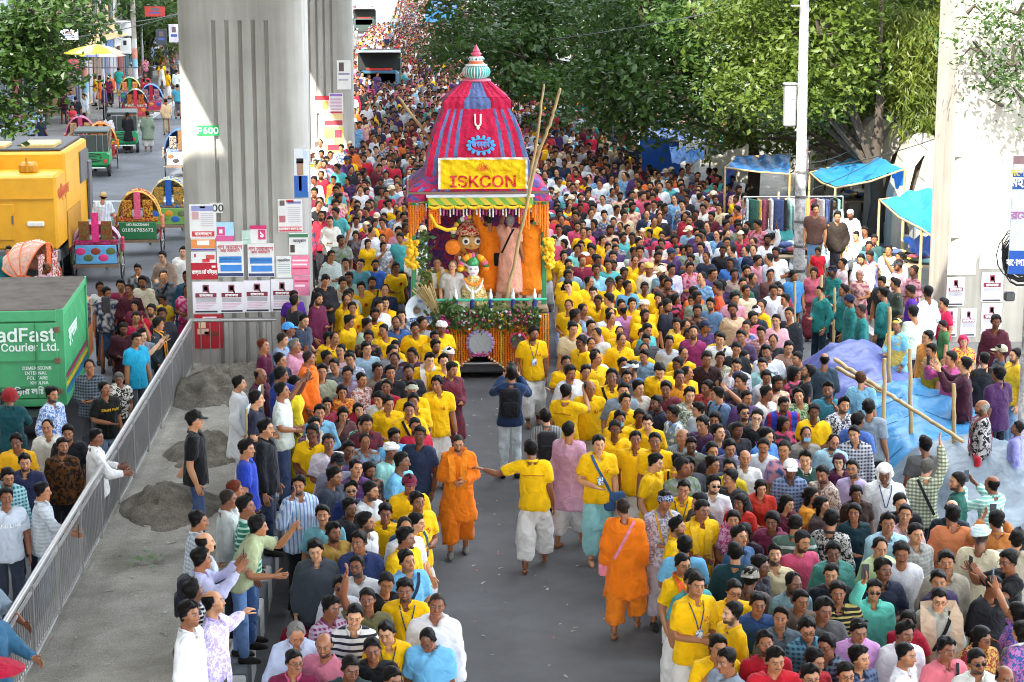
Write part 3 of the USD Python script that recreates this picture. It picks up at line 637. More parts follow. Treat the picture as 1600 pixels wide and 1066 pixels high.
@once
def cloth(col, pat=None):
 """Woven cloth of one colour, or striped, checked, printed or tie-dyed with a second: pat = 'kind:#second[:scale]'."""
 c = np.array(srgb(col)) * .92
 N = {'g': ('texture_coordinate', {}), 'n': ('noise_texture', {'scale': 6.0, 'detail': 1.5, 'roughness': .5, 'distortion': 1.2}), 'f': ('noise_texture', {'scale': 19.0, 'detail': 2.0, 'distortion': 1.6}),
   'b': ('bump', {'strength': .8, 'distance': .05}), 'b2': ('bump', {'strength': .35, 'distance': .012}),
   'v': ('rgb_ramp', {'ramp': [(.25, (.80,) * 3), (.6, (1.0,) * 3)]}), 'x': ('mix', {'mix_type': 'multiply', 'fac': 1.0}),
   'p': ('principled_bsdf', {'roughness': .85, 'specular_ior_level': .22, 'sheen_weight': .06})}
 K = [('g.object', 'n.vector'), ('g.object', 'f.vector'), ('n.fac', 'b.height'), ('f.fac', 'b2.height'), ('b.normal', 'b2.normal'), ('b2.normal', 'p.normal'), ('n.fac', 'v.fac'), ('v.color', 'x.color2'), ('x.color', 'p.base_color')]
 if not pat: N['x'][1]['color1'] = tuple(c)
 else:
  kind, _, rest = pat.partition(':'); sec, _, sc = rest.partition(':'); d = np.array(srgb(sec)) * .92 if sec else c * .5
  sc = float(sc) if sc else None
  if kind in ('stripe', 'hstripe', 'bands'):
   N['w'] = ('wave_texture', {'scale': sc or (9.0 if kind == 'stripe' else 7.0), 'bands_direction': 'x' if kind == 'stripe' else 'z', 'distortion': .25, 'detail': 1.0})
   N['r'] = ('rgb_ramp', {'ramp': [(.62 if kind != 'bands' else .5, tuple(c)), (.68 if kind != 'bands' else .56, tuple(d))]}); K += [('g.object', 'w.vector'), ('w.fac', 'r.fac'), ('r.color', 'x.color1')]
  elif kind == 'check':
   for q, dr in (('w', 'x'), ('w2', 'z')):
    N[q] = ('wave_texture', {'scale': sc or 7.0, 'bands_direction': dr}); N['r' + q] = ('rgb_ramp', {'ramp': [(.45, (0, 0, 0)), (.6, (1, 1, 1))]}); K += [('g.object', q + '.vector'), (q + '.fac', 'r' + q + '.fac')]
   N['m1'] = ('mix', {'mix_type': 'mix', 'color1': tuple(c), 'color2': tuple((c + d) / 2)}); N['m2'] = ('mix', {'mix_type': 'mix', 'color2': tuple(d)})
   N['h'] = ('math', {'math_type': 'multiply', 'value2': .7})
   K += [('rw.color', 'm1.fac'), ('m1.color', 'm2.color1'), ('rw2.color', 'h.value1'), ('h.value', 'm2.fac'), ('m2.color', 'x.color1')]
  elif kind in ('print', 'dye', 'denim', 'crest', 'card'):
   if kind == 'denim': d = c * 1.9 + .03
   if kind == 'crest': d = np.array([.8, .55, .02])
   if kind == 'card': d = np.array([.75, .8, .85])
   N['w'] = ('noise_texture', {'scale': sc or {'print': 26.0, 'dye': 9.0, 'denim': 5.0, 'crest': 60.0, 'card': 30.0}[kind], 'detail': 3.0, 'distortion': 1.2 if kind != 'denim' else 0.0})
   N['r'] = ('rgb_ramp', {'ramp': [(.47 if kind != 'denim' else .35, tuple(c)), (.52 if kind != 'denim' else .75, tuple(d))]}); K += [('g.object', 'w.vector'), ('w.fac', 'r.fac'), ('r.color', 'x.color1')]
  elif kind == 'chest':
   N['s'] = ('separate_xyz', {}); N['r'] = ('rgb_ramp', {'ramp': [(0, tuple(c)), (.6, tuple(c)), (.605, tuple(d)), (.66, tuple(d)), (.665, tuple(c)), (.70, tuple(c)), (.705, tuple(d)), (.72, tuple(d)), (.725, tuple(c))], 'interpolate': False})
   N['k'] = ('math', {'math_type': 'multiply', 'value2': .55}); K += [('g.object', 's.vector'), ('s.z', 'k.value1'), ('k.value', 'r.fac'), ('r.color', 'x.color1')]
 return material(mname('cloth'), N, K)
def part_material(mm):
 if mm == 'skin': return SKIN
 if mm == 'lens': return LENS
 if mm[0] == 'hair': return hair_mat(mm[1])
 return cloth(mm[1], mm[2])
def put_person(sp, loc, rz, label, group=None, near=True, cat='person'):
 parts, info = build_person(sp, near)
 t = thing('person', label, cat, loc, rz, group)
 for n, (v, f, mm, tt) in parts.items():
  obj(n.split('_00')[0], (v, f), part_material(mm), t, True, tint=tt)
 return t, info
# == setting: materials
def ground_mat(name, a, b, rough=.9, scale=3.0, fine=120.0, bump=.35, stain=None, grit=None):
 N = {'g': ('geometry', {}), 'n': ('noise_texture', {'scale': scale, 'detail': 7.0, 'roughness': .65}), 'f': ('noise_texture', {'scale': fine, 'detail': 3.0}),
   'r': ('rgb_ramp', {'ramp': [(.3, a), (.72, b)]}), 'q': ('rgb_ramp', {'ramp': [(.35, (.72,) * 3), (.68, (1.18,) * 3)]}), 'x': ('mix', {'mix_type': 'multiply', 'fac': 1.0}),
   'w': ('noise_texture', {'scale': .33, 'detail': 4.0, 'roughness': .6, 'distortion': .6}), 'wr': ('rgb_ramp', {'ramp': [(.36, (.68,) * 3), (.5, (.95,) * 3), (.64, (1.14,) * 3)]}), 'x2': ('mix', {'mix_type': 'multiply', 'fac': 1.0}),
   'b': ('bump', {'strength': bump, 'distance': .012}), 'p': ('principled_bsdf', {'roughness': rough, 'specular_ior_level': .35})}
 K = [('g.position', 'n.vector'), ('g.position', 'f.vector'), ('g.position', 'w.vector'), ('n.fac', 'r.fac'), ('f.fac', 'q.fac'), ('r.color', 'x.color1'), ('q.color', 'x.color2'), ('x.color', 'x2.color1'), ('w.fac', 'wr.fac'), ('wr.color', 'x2.color2'), ('x2.color', 'p.base_color'), ('f.fac', 'b.height'), ('b.normal', 'p.normal')]
 return material(name, N, K)
ASPHALT = ground_mat('asphalt', (.078, .079, .083), (.128, .129, .133), .82, .9, 140.0, .5)
STREET = ground_mat('street_asphalt', (.10, .106, .118), (.135, .142, .156), .85, .8, 90.0, .3)
DIRT = ground_mat('dirt', (.235, .215, .18), (.37, .345, .295), .95, 2.2, 60.0, .7)
SOIL = ground_mat('dug_soil', (.085, .072, .055), (.20, .178, .142), .97, 5.0, 45.0, 1.0)
PAVE = ground_mat('pavement', (.125, .118, .105), (.20, .19, .17), .92, 1.6, 80.0, .5)
def concrete(name, col, dark):
 N = {'g': ('texture_coordinate', {}), 'm': ('mapping', {'scale': (2.4, 2.4, .16)}), 'n': ('noise_texture', {'scale': 1.6, 'detail': 6.0, 'roughness': .62}), 'f': ('noise_texture', {'scale': 70.0, 'detail': 3.0}), 'l': ('noise_texture', {'scale': 1.1, 'detail': 5.0}),
   'r': ('rgb_ramp', {'ramp': [(.32, dark), (.62, col)]}), 'lr': ('rgb_ramp', {'ramp': [(.3, (.82,) * 3), (.7, (1.06,) * 3)]}), 'x': ('mix', {'mix_type': 'multiply', 'fac': 1.0}), 'b': ('bump', {'strength': .25, 'distance': .006}), 'p': ('principled_bsdf', {'roughness': .88, 'specular_ior_level': .3})}
 return material(name, N, [('g.object', 'm.vector'), ('m.vector', 'n.vector'), ('g.object', 'f.vector'), ('g.object', 'l.vector'), ('n.fac', 'r.fac'), ('l.fac', 'lr.fac'), ('r.color', 'x.color1'), ('lr.color', 'x.color2'), ('x.color', 'p.base_color'), ('f.fac', 'b.height'), ('b.normal', 'p.normal')])
CONC = concrete('pier_concrete', (.435, .42, .385), (.32, .305, .275))
CONC2 = concrete('pale_concrete', (.46, .425, .36), (.33, .30, .25))
STEEL = plain((.42, .41, .40), .32, .85, .12)
DARKSTEEL = plain((.10, .10, .105), .45, .6)
GALV = plain((.36, .37, .38), .5, .5, .15)
BAMBOO = plain((.42, .29, .13), .6, 0, .35, 3.0)
WHITE = plain((.78, .77, .74), .6, 0, .12)
BLACK = plain((.018, .018, .02), .55)
PAPER = plain((.74, .73, .71), .8, 0, .12, 4.0)
TEX_OK = True
# == ground, road, kerb, median
def sheet(name, x0, x1, y0, y1, z, mat, kind='structure', nx=1, ny=1, fn=None, **kw):
 xs, ys = np.linspace(x0, x1, nx + 1), np.linspace(y0, y1, ny + 1)
 X, Y = np.meshgrid(xs, ys, indexing='ij'); Z = np.full(X.shape, z) if fn is None else fn(X, Y)
 return obj(name, (np.stack([X, Y, Z], -1).reshape(-1, 3), grid_faces(nx + 1, ny + 1, False)), mat, kw.pop('parent', None), fn is not None, kind=kind, **kw)
sheet('ground', -600, 600, -120, 1400, -.012, PAVE)
sheet('road', -1.78, 9.4, -60, 700, 0, ASPHALT)
sheet('street', -13.0, -4.25, -60, 700, 0, STREET)
# median: kerb walls, earth fill with dug heaps
HEAPS = [(np.append(at(330, 705, .4)[:2], (.72, .2))), np.append(at(262, 792, .4)[:2], (.75, .2)), np.append(at(345, 612, .4)[:2], (1.05, .32)), np.append(at(420, 600, .4)[:2], (.8, .28)), np.append(at(205, 1010, .4)[:2], (.3, .03))]
def median_z(X, Y):
 z = .36 + .03 * (meshkit.noise(np.stack([X * 1.3, Y * 1.3, 0 * X], -1), 3) - .5) * 2
 for hx, hy, r, hh in HEAPS:
  d = np.hypot((X - hx), (Y - hy) / 1.3) / r
  z = z + hh * np.exp(-d * d * 2) * (.7 + .9 * (meshkit.fbm(np.stack([X * 4, Y * 4, 0 * X], -1), 3, 5) - .2))
 return z
sheet('median_earth', -4.12, -2.02, 10, 110, .36, DIRT, nx=18, ny=420, fn=lambda X, Y: median_z(X, Y))
for k, (hx, hy, r, hh) in enumerate(HEAPS[:4]):
 a_, r_ = np.meshgrid(np.linspace(0, 2 * np.pi, 61)[:-1], np.linspace(.0, 1, 18), indexing='xy')
 rr = r * r_ * (.85 + .3 * meshkit.noise(np.stack([np.cos(a_) * 2, np.sin(a_) * 2, 0 * a_ + k], -1), k))
 X, Y = np.clip(hx + rr * np.cos(a_), -4.05, -2.06), hy + rr * np.sin(a_) * 1.3
 Z = median_z(X, Y) + .05 * (1 - r_ ** 3) + .22 * (meshkit.fbm(np.stack([X * 6, Y * 6, 0 * X], -1), 4, 9) - .32) * (1 - r_ ** 4) - .012 * r_
 obj('earth_heap', (np.stack([X, Y, Z], -1).reshape(-1, 3), grid_faces(18, 60)), SOIL, None, True, kind='structure')
kerb = thing('kerb', kind='structure')
K_W, K_B = plain((.42, .42, .40), .85, 0, .3, 5.0, .3), plain((.075, .085, .10), .8, 0, .35, 5.0, .3)
for k in range(150):
 y = 12 + k * .62
 MB().box((-1.90, y, .215 - .02), (.24, .61, .43), ch=.018).out('kerb_block', K_W if k % 2 else K_B, kerb)
MB().box((-4.16, 30, .16), (.16, 150, .44)).out('median_edge', K_W, None, kind='structure')
# right pavement and its kerb
sheet('pavement', 9.6, 40, -60, 700, .13, PAVE)
MB().box((9.5, 320, .06), (.2, 760, .16)).out('pavement_kerb', K_W, None, kind='structure')
sheet('lawn', 16.2, 200, 20, 500, .16, plain((.05, .075, .025), .95, 0, .5, 1.0))
sheet('left_pavement', -40, -13.2, -60, 700, .13, PAVE)
MB().box((-13.1, 320, .06), (.2, 760, .16)).out('left_pavement_kerb', K_W, None, kind='structure')
LINE = plain((.45, .46, .46), .8, 0, .4, 2.0)
mk = MB()
for y in (63.5,): mk.box((-8.6, y, .003), (7.4, .32, .002))
mk.out('stop_line', LINE, None, kind='structure')
mk = MB()
for k in range(40): mk.box((3.6, 8 + k * 9, .003), (.12, 3.2, .002))
mk.out('lane_line', plain((.20, .20, .20), .85, 0, .5, 6.0), None, kind='structure')
# scraps on the ground
lit = MB()
for k in range(420):
 x, y = (rng.uniform(-4, -2.1), rng.uniform(17, 36)) if k < 170 else (rng.uniform(-1.6, 8.5), rng.uniform(18, 36))
 z = float(median_z(np.array(x), np.array(y))) + .012 if k < 170 else .006
 a, s_ = rng.uniform(0, 6.28), rng.uniform(.006, .028)
 c, s2 = math.cos(a), math.sin(a); L_ = rng.uniform(1, 2.6)
 q = np.array([(-L_, -.6, 0), (L_, -.5, .25), (L_ * .8, .6, 0), (-L_ * .9, .5, .3)]) * s_
 lit.add(np.stack([q[:, 0] * c - q[:, 1] * s2 + x, q[:, 0] * s2 + q[:, 1] * c + y, q[:, 2] + z], -1), np.array([[0, 1, 2, 3]]))
lit.out('litter', plain((.40, .36, .30), .9, 0, .6, 3.0), None, kind='stuff')
for nm, col, n_ in (('orange', (.8, .22, .01), 150), ('white', (.7, .68, .62), 90)):
 pm = MB()
 for k in range(n_):
  x, y = rng.uniform(-.8, 4.2), 19 + 17 * rng.random() ** .6; a = rng.uniform(0, 6.28); c, s2 = math.cos(a), math.sin(a); q = np.array([(-1, 0, .1), (0, -.55, .5), (1, 0, .2), (0, .55, .0)]) * rng.uniform(.008, .02)
  pm.add(np.stack([q[:, 0] * c - q[:, 1] * s2 + x, q[:, 0] * s2 + q[:, 1] * c + y, q[:, 2] + .008], -1), np.array([[0, 1, 2, 3]]))
 pm.out('petals', plain(col, .7), None, kind='stuff')
gl = MB(); c0 = at(222, 876, .4)
for k in range(26):
 a = rng.uniform(0, 6.28); p = c0 + [rng.normal(0, .16), rng.normal(0, .12), .03]; l = rng.uniform(.06, .14)
 d = np.array([math.cos(a), math.sin(a), rng.uniform(0, .4)]) * l; s_ = np.array([-math.sin(a), math.cos(a), 0]) * l * .3
 gl.add(np.array([p, p + d * .5 + s_, p + d, p + d * .5 - s_]), np.array([[0, 1, 2, 3]]))
gl.out('fallen_sprig', plain((.07, .14, .035), .6), None, label='small green leafy sprig lying on the bare median', cat='sprig')
# == steel railing along the median's left edge, turning before the pier
rail = thing('railing', 'long stainless steel railing with thin bars along the dirt median', 'railing', (-4.07, 0, 0))
TOPZ, Y0, Y1 = 1.26, 15.0, 34.9
MB().tube([(0, Y0, TOPZ), (0, Y1, TOPZ), ], .036, 12).out('handrail', STEEL, rail, 40)
MB().tube([(0, Y1, TOPZ), (1.55, Y1, TOPZ)], .036, 12).out('handrail', STEEL, rail, 40)
nb = 0
for k in range(14):
 y = Y0 + .2 + k * 1.51
 MB().box((0, y, .80), (.05, .055, .92), ch=.006).out('post', STEEL, rail)
 MB().tube([(.0, y + .02, 1.14), (.0, min(y + 1.49, Y1), 1.14)], .021, 8).out('middle_rail', STEEL, rail, 40)
 MB().tube([(.0, y + .02, .44), (.0, min(y + 1.49, Y1), .44)], .016, 6).out('lower_rail', STEEL, rail, 40)
 for j in range(1, 14):
  yy = y + j * 1.51 / 14
  if yy < Y1: MB().tube([(0, yy, .44), (0, yy, 1.14)], .0095, 6, False).out('bar', STEEL, rail, True); nb += 1
for j in range(1, 9): MB().tube([(j * .17, Y1, .40), (j * .17, Y1, 1.23)], .0095, 6, False).out('bar', STEEL, rail, True)
MB().box((1.5, Y1, .80), (.05, .05, .92)).out('post', STEEL, rail)
# short mesh guard on the kerb side, behind the men leaning over
# == piers
from shapely.geometry import Polygon, box as sbox
from shapely import affinity
def pier(name, label, cx, y0, w, d, z0, H, groove_top, mat, grooves=5, rad=.34):
 t = thing(name, label, 'pillar', (cx, y0, z0))
 base = sbox(-w / 2 + rad, rad, w / 2 - rad, d - rad).buffer(rad, 10)
 cut = base
 for k in range(grooves):
  gx = (k - (grooves - 1) / 2) * .235
  cut = cut.difference(Polygon([(gx - .055, -.1), (gx + .055, -.1), (gx + .03, .065), (gx - .03, .065)]))
 a = trimesh.creation.extrude_polygon(cut, groove_top, engine='earcut'); b = trimesh.creation.extrude_polygon(base, H - groove_top, engine='earcut'); b.apply_translation((0, 0, groove_top))
 obj('shaft', trimesh.util.concatenate([a, b]), mat, t, 35)
 # fine joints between the casting lifts
 for z in (1.9, 4.4): 
  ring = base.buffer(.004).difference(base.buffer(-.01)); j = trimesh.creation.extrude_polygon(ring, .012, engine='earcut'); j.apply_translation((0, 0, z)); 
 return t
P1 = pier('pier', 'big fluted concrete pier with the green number plate', -3.08, 35.25, 2.26, 2.1, .1, 11.7, 6.55, CONC)
P2 = pier('pier', 'further fluted concrete pier half hidden behind the nearer one', -3.08, 63.6, 2.26, 2.1, .1, 11.7, 6.55, CONC)
P3 = pier('pier', 'sunlit pale pillar on the right plastered with posters', 11.66, 37.8, 1.86, 1.7, .1, 11.7, .2, CONC2, 0, .22)
# the railway deck and the station box overhead (out of the frame, they cast the street's shade)
deck = thing('viaduct', 'concrete railway deck above the street on the piers', 'viaduct', (0, 0, 0))
MB().box((-1.85, 165, 12.4), (10.7, 320, 1.2), ch=.1).out('deck', CONC, deck)
for y in (36.3, 64.7): MB().box((-1.8, y, 11.3), (9.0, 2.0, .98), ch=.2).out('pier_cap', CONC, deck)
stn = thing('station', 'raised railway station box standing over the street', 'station', (0, 0, 0))
MB().box((0, 5.9, 16.0), (44, 24.8, 8.0)).out('hall', CONC, stn)
for sx in (-20.5, 20.5):
 for y in (-4, 16): MB().box((sx, y, 6.0), (1.5, 1.5, 12.0)).out('column', CONC, stn)
# == plates, posters and lettering
from PIL import Image as _I, ImageDraw as _D, ImageFont as _F
_bf = glob.glob('/opt/blender-*/*/datafiles/fonts/NotoSansBengali*.woff2')
from shapely import union_all
_tc = {}
def lettering(text, height, depth=.003, bengali=False, bold=True):
 """Lettering in the xy plane, centred on the origin."""
 key = (text, bengali, bold)
 if key not in _tc:
  if not bengali: tm = meshkit.text_mesh(text, 1.0, 1.0, bold); v, f = np.array(tm.vertices), np.array(tm.faces)
  else:
   font = _F.truetype(_bf[0], 72); x0, y0, x1, y1 = font.getbbox(text, anchor='ls', stroke_width=2)
   im = _I.new('L', (x1 - x0 + 8, y1 - y0 + 8)); _D.Draw(im).text((4 - x0, 4 - y0), text, 255, font, anchor='ls', stroke_width=2)
   on = np.pad(np.asarray(im) > 127, ((0, 0), (1, 1))).astype(np.int8)
   rows, st = np.nonzero(np.diff(on, axis=1) == 1); en = np.nonzero(np.diff(on, axis=1) == -1)[1]
   g = union_all([sbox(a, -r - 1, b, -r) for a, b, r in zip(st, en, rows)]).buffer(.6).buffer(-.6).simplify(.9)
   g = affinity.scale(g, 1 / 46., 1 / 46., origin=(0, 0))
   tm = trimesh.util.concatenate([trimesh.creation.extrude_polygon(q, 1.0, engine='earcut') for q in getattr(g, 'geoms', [g]) if q.area > 1e-4]); v, f = np.array(tm.vertices), np.array(tm.faces)
  mid = (v.min(0) + v.max(0)) / 2; v = v - [mid[0], mid[1], 0]; _tc[key] = (v, f)
 v, f = _tc[key]; return v * [height, height, depth], f
def on_face(v, origin, ux, uy):
 """xy-plane shapes onto an upright face: ux along, uy up."""
 ux, uy = np.asarray(ux, float), np.asarray(uy, float); n = np.cross(ux, uy)
 return np.asarray(origin) + v[:, [0]] * ux + v[:, [1]] * uy + v[:, [2]] * n
def flat_box(x0, y0, x1, y1, z0, z1):
 v = np.array([(x0, y0, z0), (x1, y0, z0), (x1, y1, z0), (x0, y1, z0), (x0, y0, z1), (x1, y0, z1), (x1, y1, z1), (x0, y1, z1)])
 return v, np.array([(0, 3, 2, 1), (4, 5, 6, 7), (0, 1, 5, 4), (1, 2, 6, 5), (2, 3, 7, 6), (3, 0, 4, 7)])
def panel(name, label, cat, origin, ux, uy, w, h, base, items, group=None, thick=.006, crumple=.0):
 """A flat sheet or plate with printed blocks (x0, y0, x1, y1 in 0..1, colour) and words (text, x, y, height, colour, bengali)."""
 t = thing(name, label, cat, origin, 0, group)
 O = np.zeros(3)
 n = 7 if crumple else 2
 gx, gy = np.meshgrid(np.linspace(-w / 2, w / 2, n), np.linspace(-h / 2, h / 2, n), indexing='ij')
 gz = crumple * rng.random((n, n)); 
 v = np.stack([gx, gy, gz + .001 + thick], -1).reshape(-1, 3); f = grid_faces(n, n, False)
 m = MB().add(on_face(v, O, ux, uy), f)
 if not crumple: vv, ff = flat_box(-w / 2, -h / 2, w / 2, h / 2, .0005, thick); m = MB().add(on_face(vv, O, ux, uy), ff)
 m.out('sheet', base, t)
 by = {}
 for it in items:
  if len(it) == 5:
   x0, y0, x1, y1, c = it; vv, ff = flat_box((x0 - .5) * w, (y0 - .5) * h, (x1 - .5) * w, (y1 - .5) * h, thick + crumple * .5 + .001, thick + crumple * .9 + .0035 + (.001 if c in ('#ffffff', '#f4f2ee') else 0))
  else:
   tx, x, y, hh, c, bn = it; vv, ff = lettering(tx, hh * h, .003, bn); wd = np.ptp(vv[:, 0])
   if wd > .94 * w: vv = vv * [.94 * w / wd, 1, 1]
   vv = vv + [(x - .5) * w, (y - .5) * h, thick + crumple * .9 + .004]
  by.setdefault(c, MB()).add(on_face(vv, O, ux, uy), ff)
 for c, m in by.items(): m.out('print', plain(srgb(c), .7, 0, .08), t)
 return t
FX, FZ = (1, 0, 0), (0, 0, 1)
def y_of(px, py, Y): return at_y(px, py, Y)
def face_rect(x0, y0, x1, y1, Y):
 a, b = at_y(x0, y1, Y), at_y(x1, y0, Y); return (a + b) / 2, b[0] - a[0], b[2] - a[2]
def post(label, x0, y0, x1, y1, Y, base, items, group=None, name='poster', cat='poster', crumple=.004):
 o, w, h = face_rect(x0, y0, x1, y1, Y); return panel(name, label, cat, o, FX, FZ, w, h, base, items, group, .004, crumple)
YF = 35.245
post('green number plate on the big concrete pier', 308, 196, 342, 212, YF, plain(srgb('#16a04a'), .5), [(.03, .06, .97, .94, '#18a850'), ('P600', .5, .5, .62, '#ffffff', False)], name='number_plate', cat='number plate', crumple=0)
post('white number plate partly covered by posters on the pier', 328, 317, 348, 333, YF, plain(srgb('#d8d8d0'), .6), [('00', .62, .5, .66, '#20242c', False)], name='number_plate', cat='number plate', crumple=0)
PK = plain(srgb('#e3dfe4'), .8, 0, .08, 5.0)
def campaign(x0, y0, x1, y1, Y, lab):
 it = [(.10, .50, .90, .64, '#7c2a3a'), ('রাজাকার', .5, .57, .07, '#f4f2ee', True), (.38, .68, .62, .90, '#8a4a56'), (.43, .72, .57, .86, '#e7dfe2'), (.56, .66, .60, .74, '#4a3038'), (.60, .62, .64, .69, '#4a3038')]
 it += [(.12, .46 - .035 * k, .88, .478 - .035 * k, '#8d8a90') for k in range(4)] + [(.12, .30 - .05 * k, .9 - .1 * k, .315 - .05 * k, '#d79ab4') for k in range(4)] + [(.08, .03, .92, .085, '#3b3840')]
 return post(lab, x0, y0, x1, y1, Y, PK, it)
campaign(302, 440, 342, 490, YF, 'red banded campaign poster at the pier, outermost near the railing')
campaign(343, 440, 381, 489, YF, 'red banded campaign poster right above the red food poster')
campaign(382, 438, 422, 488, YF, 'red banded campaign poster below the blue text notice')
campaign(424, 436, 458, 487, YF, 'red banded campaign poster behind the boy in purple')
post('tall white poster with blue heading and red foot on the pier', 297, 319, 337, 372, YF, PAPER, [(.08, .80, .92, .95, '#8b8fc0'), (.4, .88, .6, .94, '#c33b46'), (.1, .55, .35, .78, '#c9a0a0'), (.08, .04, .92, .20, '#c8404c'), ('বাংলাদেশ', .5, .12, .08, '#f4f2ee', True)] + [(.42, .72 - .06 * k, .9, .735 - .06 * k, '#b0a8b8') for k in range(7)])
post('orange and white poster between two red ones on the pier', 299, 372, 336, 392, YF, PAPER, [(.0, .2, 1, .9, '#e08a4a'), (.25, .45, .75, .8, '#f4f2ee'), (0, .02, 1, .16, '#5f4f9a')])
post('white poster with a red hand on the pier', 299, 393, 337, 411, YF, PAPER, [(.45, .05, .75, .35, '#d23c44'), (.6, .3, .95, .7, '#c8504a'), (.12, .5, .2, .8, '#b04a60')])
post('plain dark red poster with white words on the pier', 299, 411, 340, 437, YF, plain(srgb('#b5182c'), .7, 0, .12), [('রেস্তোরাঁ বিক্রয়', .5, .45, .2, '#f4f2ee', True), (.78, .72, .92, .84, '#f4f2ee')])
post('pale blue and pink poster with round badge on the pier', 338, 347, 365, 377, YF, plain(srgb('#a9d3ea'), .7), [(0, 0, 1, .28, '#d45a90'), (.05, .3, .5, .75, '#d2487c'), (.18, .42, .36, .62, '#f4f2ee')])
for k, (x, lab) in enumerate(((340, 'white notice with blue text blocks, nearer the railing'), (388, 'white notice with blue text blocks, right of its twin on the pier'))):
 post(lab, x, 377 if k == 0 else 380, x + 40, 433, YF + .0, PAPER, [('গণ সমাবেশ', .5, .84, .1, '#c0626c', True), ('মহা সমাবেশ', .5, .74, .07, '#c0626c', True), (.08, .40, .92, .58, '#3f86d2'), (.12, .16, .92, .34, '#3f86d2'), (.02, .02, .98, .11, '#34406e')] + [(.1, .44 + .04 * q, .9, .45 + .04 * q, '#cfe0f4') for q in range(4)])
post('magenta topped torn poster on the pier', 391, 352, 416, 380, YF, PAPER, [(0, .78, 1, 1, '#c8306c'), (.5, .2, .95, .75, '#cc3a74'), ('১', .72, .48, .3, '#f4f2ee', True)])
post('torn mint green poster scrap on the pier', 378, 360, 392, 382, YF, plain(srgb('#bcd4c8'), .8), [(.1, .3, .8, .36, '#8aa89a')])
post('large white poster with portrait and red foot on the pier', 435, 311, 472, 363, YF, PAPER, [(.08, .80, .28, .96, '#6a5a5a'), (.4, .86, .95, .93, '#7b7fb8'), (.35, .9, .65, .98, '#cc3b46'), (.04, .02, .96, .17, '#c84250'), ('মহাসমাবেশ সফল হোক', .5, .1, .07, '#f4f2ee', True), (.05, .3, .3, .5, '#b86a72')] + [(.4, .74 - .06 * k, .92, .755 - .06 * k, '#b0a8b8') for k in range(8)])
post('white poster with small portrait and green heading on the pier', 452, 364, 481, 398, YF, PAPER, [(0, .8, 1, .95, '#3f7a58'), (.06, .1, .3, .45, '#4a3a36'), ('আহ্বান', .55, .62, .12, '#55505a', True)])
post('pink text poster at the pier edge, upper of two', 455, 399, 484, 430, YF, plain(srgb('#e77f9c'), .75, 0, .15), [(.08, .7, .9, .78, '#f4dfe4'), (.08, .5, .85, .58, '#f4dfe4'), (.08, .3, .9, .38, '#c83a60')])
post('pink text poster at the pier edge, lower of two', 459, 431, 484, 462, YF, plain(srgb('#e486a4'), .75, 0, .15), [(.08, .7, .9, .78, '#c83a60'), (.08, .45, .7, .55, '#f4dfe4')])
post('white poster with teal streaks beside the pink one', 432, 400, 455, 434, YF, PAPER, [('প্রতিবাদ', .5, .8, .1, '#60606a', True)] + [(.1, .6 - .1 * k, .9, .64 - .1 * k, '#a8b4b4') for k in range(5)])
post('red food poster low on the pier beside the rail', 305, 491, 347, 545, YF, plain(srgb('#b01626'), .7, 0, .15), [(.15, .6, .4, .78, '#e8c8a0'), (.1, .42, .5, .58, '#d8b4a0'), (.35, .36, .9, .5, '#7a3020'), (.3, .85, .8, .93, '#f4dfe4')])
post('poster of a man in blue suit high on the pier', 456, 232, 482, 309, YF + .04, plain(srgb('#dfe4ec'), .7), [(.05, 0, .95, .12, '#2f63a8'), (.15, .12, .92, .45, '#2a5fae'), (.42, .14, .58, .46, '#e9e9ea'), (.47, .14, .53, .40, '#a03038'), (.32, .46, .68, .74, '#a8836c'), (.30, .70, .70, .80, '#201c1c'), (.7, .78, .95, .95, '#c8d4e4')])
Y2 = 63.595
for x0, y0, x1, y1, lab, b, it in ((492, 150, 514, 177, 'torn red and white poster on the further pier', PAPER, [(0, .75, 1, 1, '#c23038'), (.55, .2, .95, .7, '#e0b050')]), (514, 146, 536, 178, 'lilac text poster on the further pier', PAPER, [(.06, .86, .94, .97, '#8a66b0')] + [(.1, .75 - .07 * k, .9, .78 - .07 * k, '#b57aa0') for k in range(9)] + [(.06, .02, .94, .12, '#b83a4a')]),
 (506, 178, 536, 198, 'maroon banded poster below the lilac one', PAPER, [(0, .55, 1, 1, '#d8c088'), (.03, .1, .97, .5, '#a83a42')]), (506, 197, 537, 238, 'yellow poster with round red seal', plain(srgb('#d9c56a'), .7), [(.55, .55, .9, .85, '#b8344a'), (.08, .6, .45, .8, '#9fae5a'), (.2, .08, .95, .3, '#a83040'), (.05, .3, .5, .5, '#f4f2ee')]),
 (488, 217, 505, 246, 'torn white portrait poster on the further pier', PAPER, [(.2, .5, .55, .85, '#6a5c5c'), (.6, .6, .9, .8, '#504848'), (.1, .2, .9, .26, '#909098')]), (527, 94, 548, 140, 'white portrait poster high at the pier edge', PAPER, [(.15, .62, .5, .92, '#5a4e4e'), (.1, .5, .9, .56, '#8888a0'), (.1, .3, .8, .36, '#a8a8b0')])):
 post(lab, x0, y0, x1, y1, Y2, b, it)
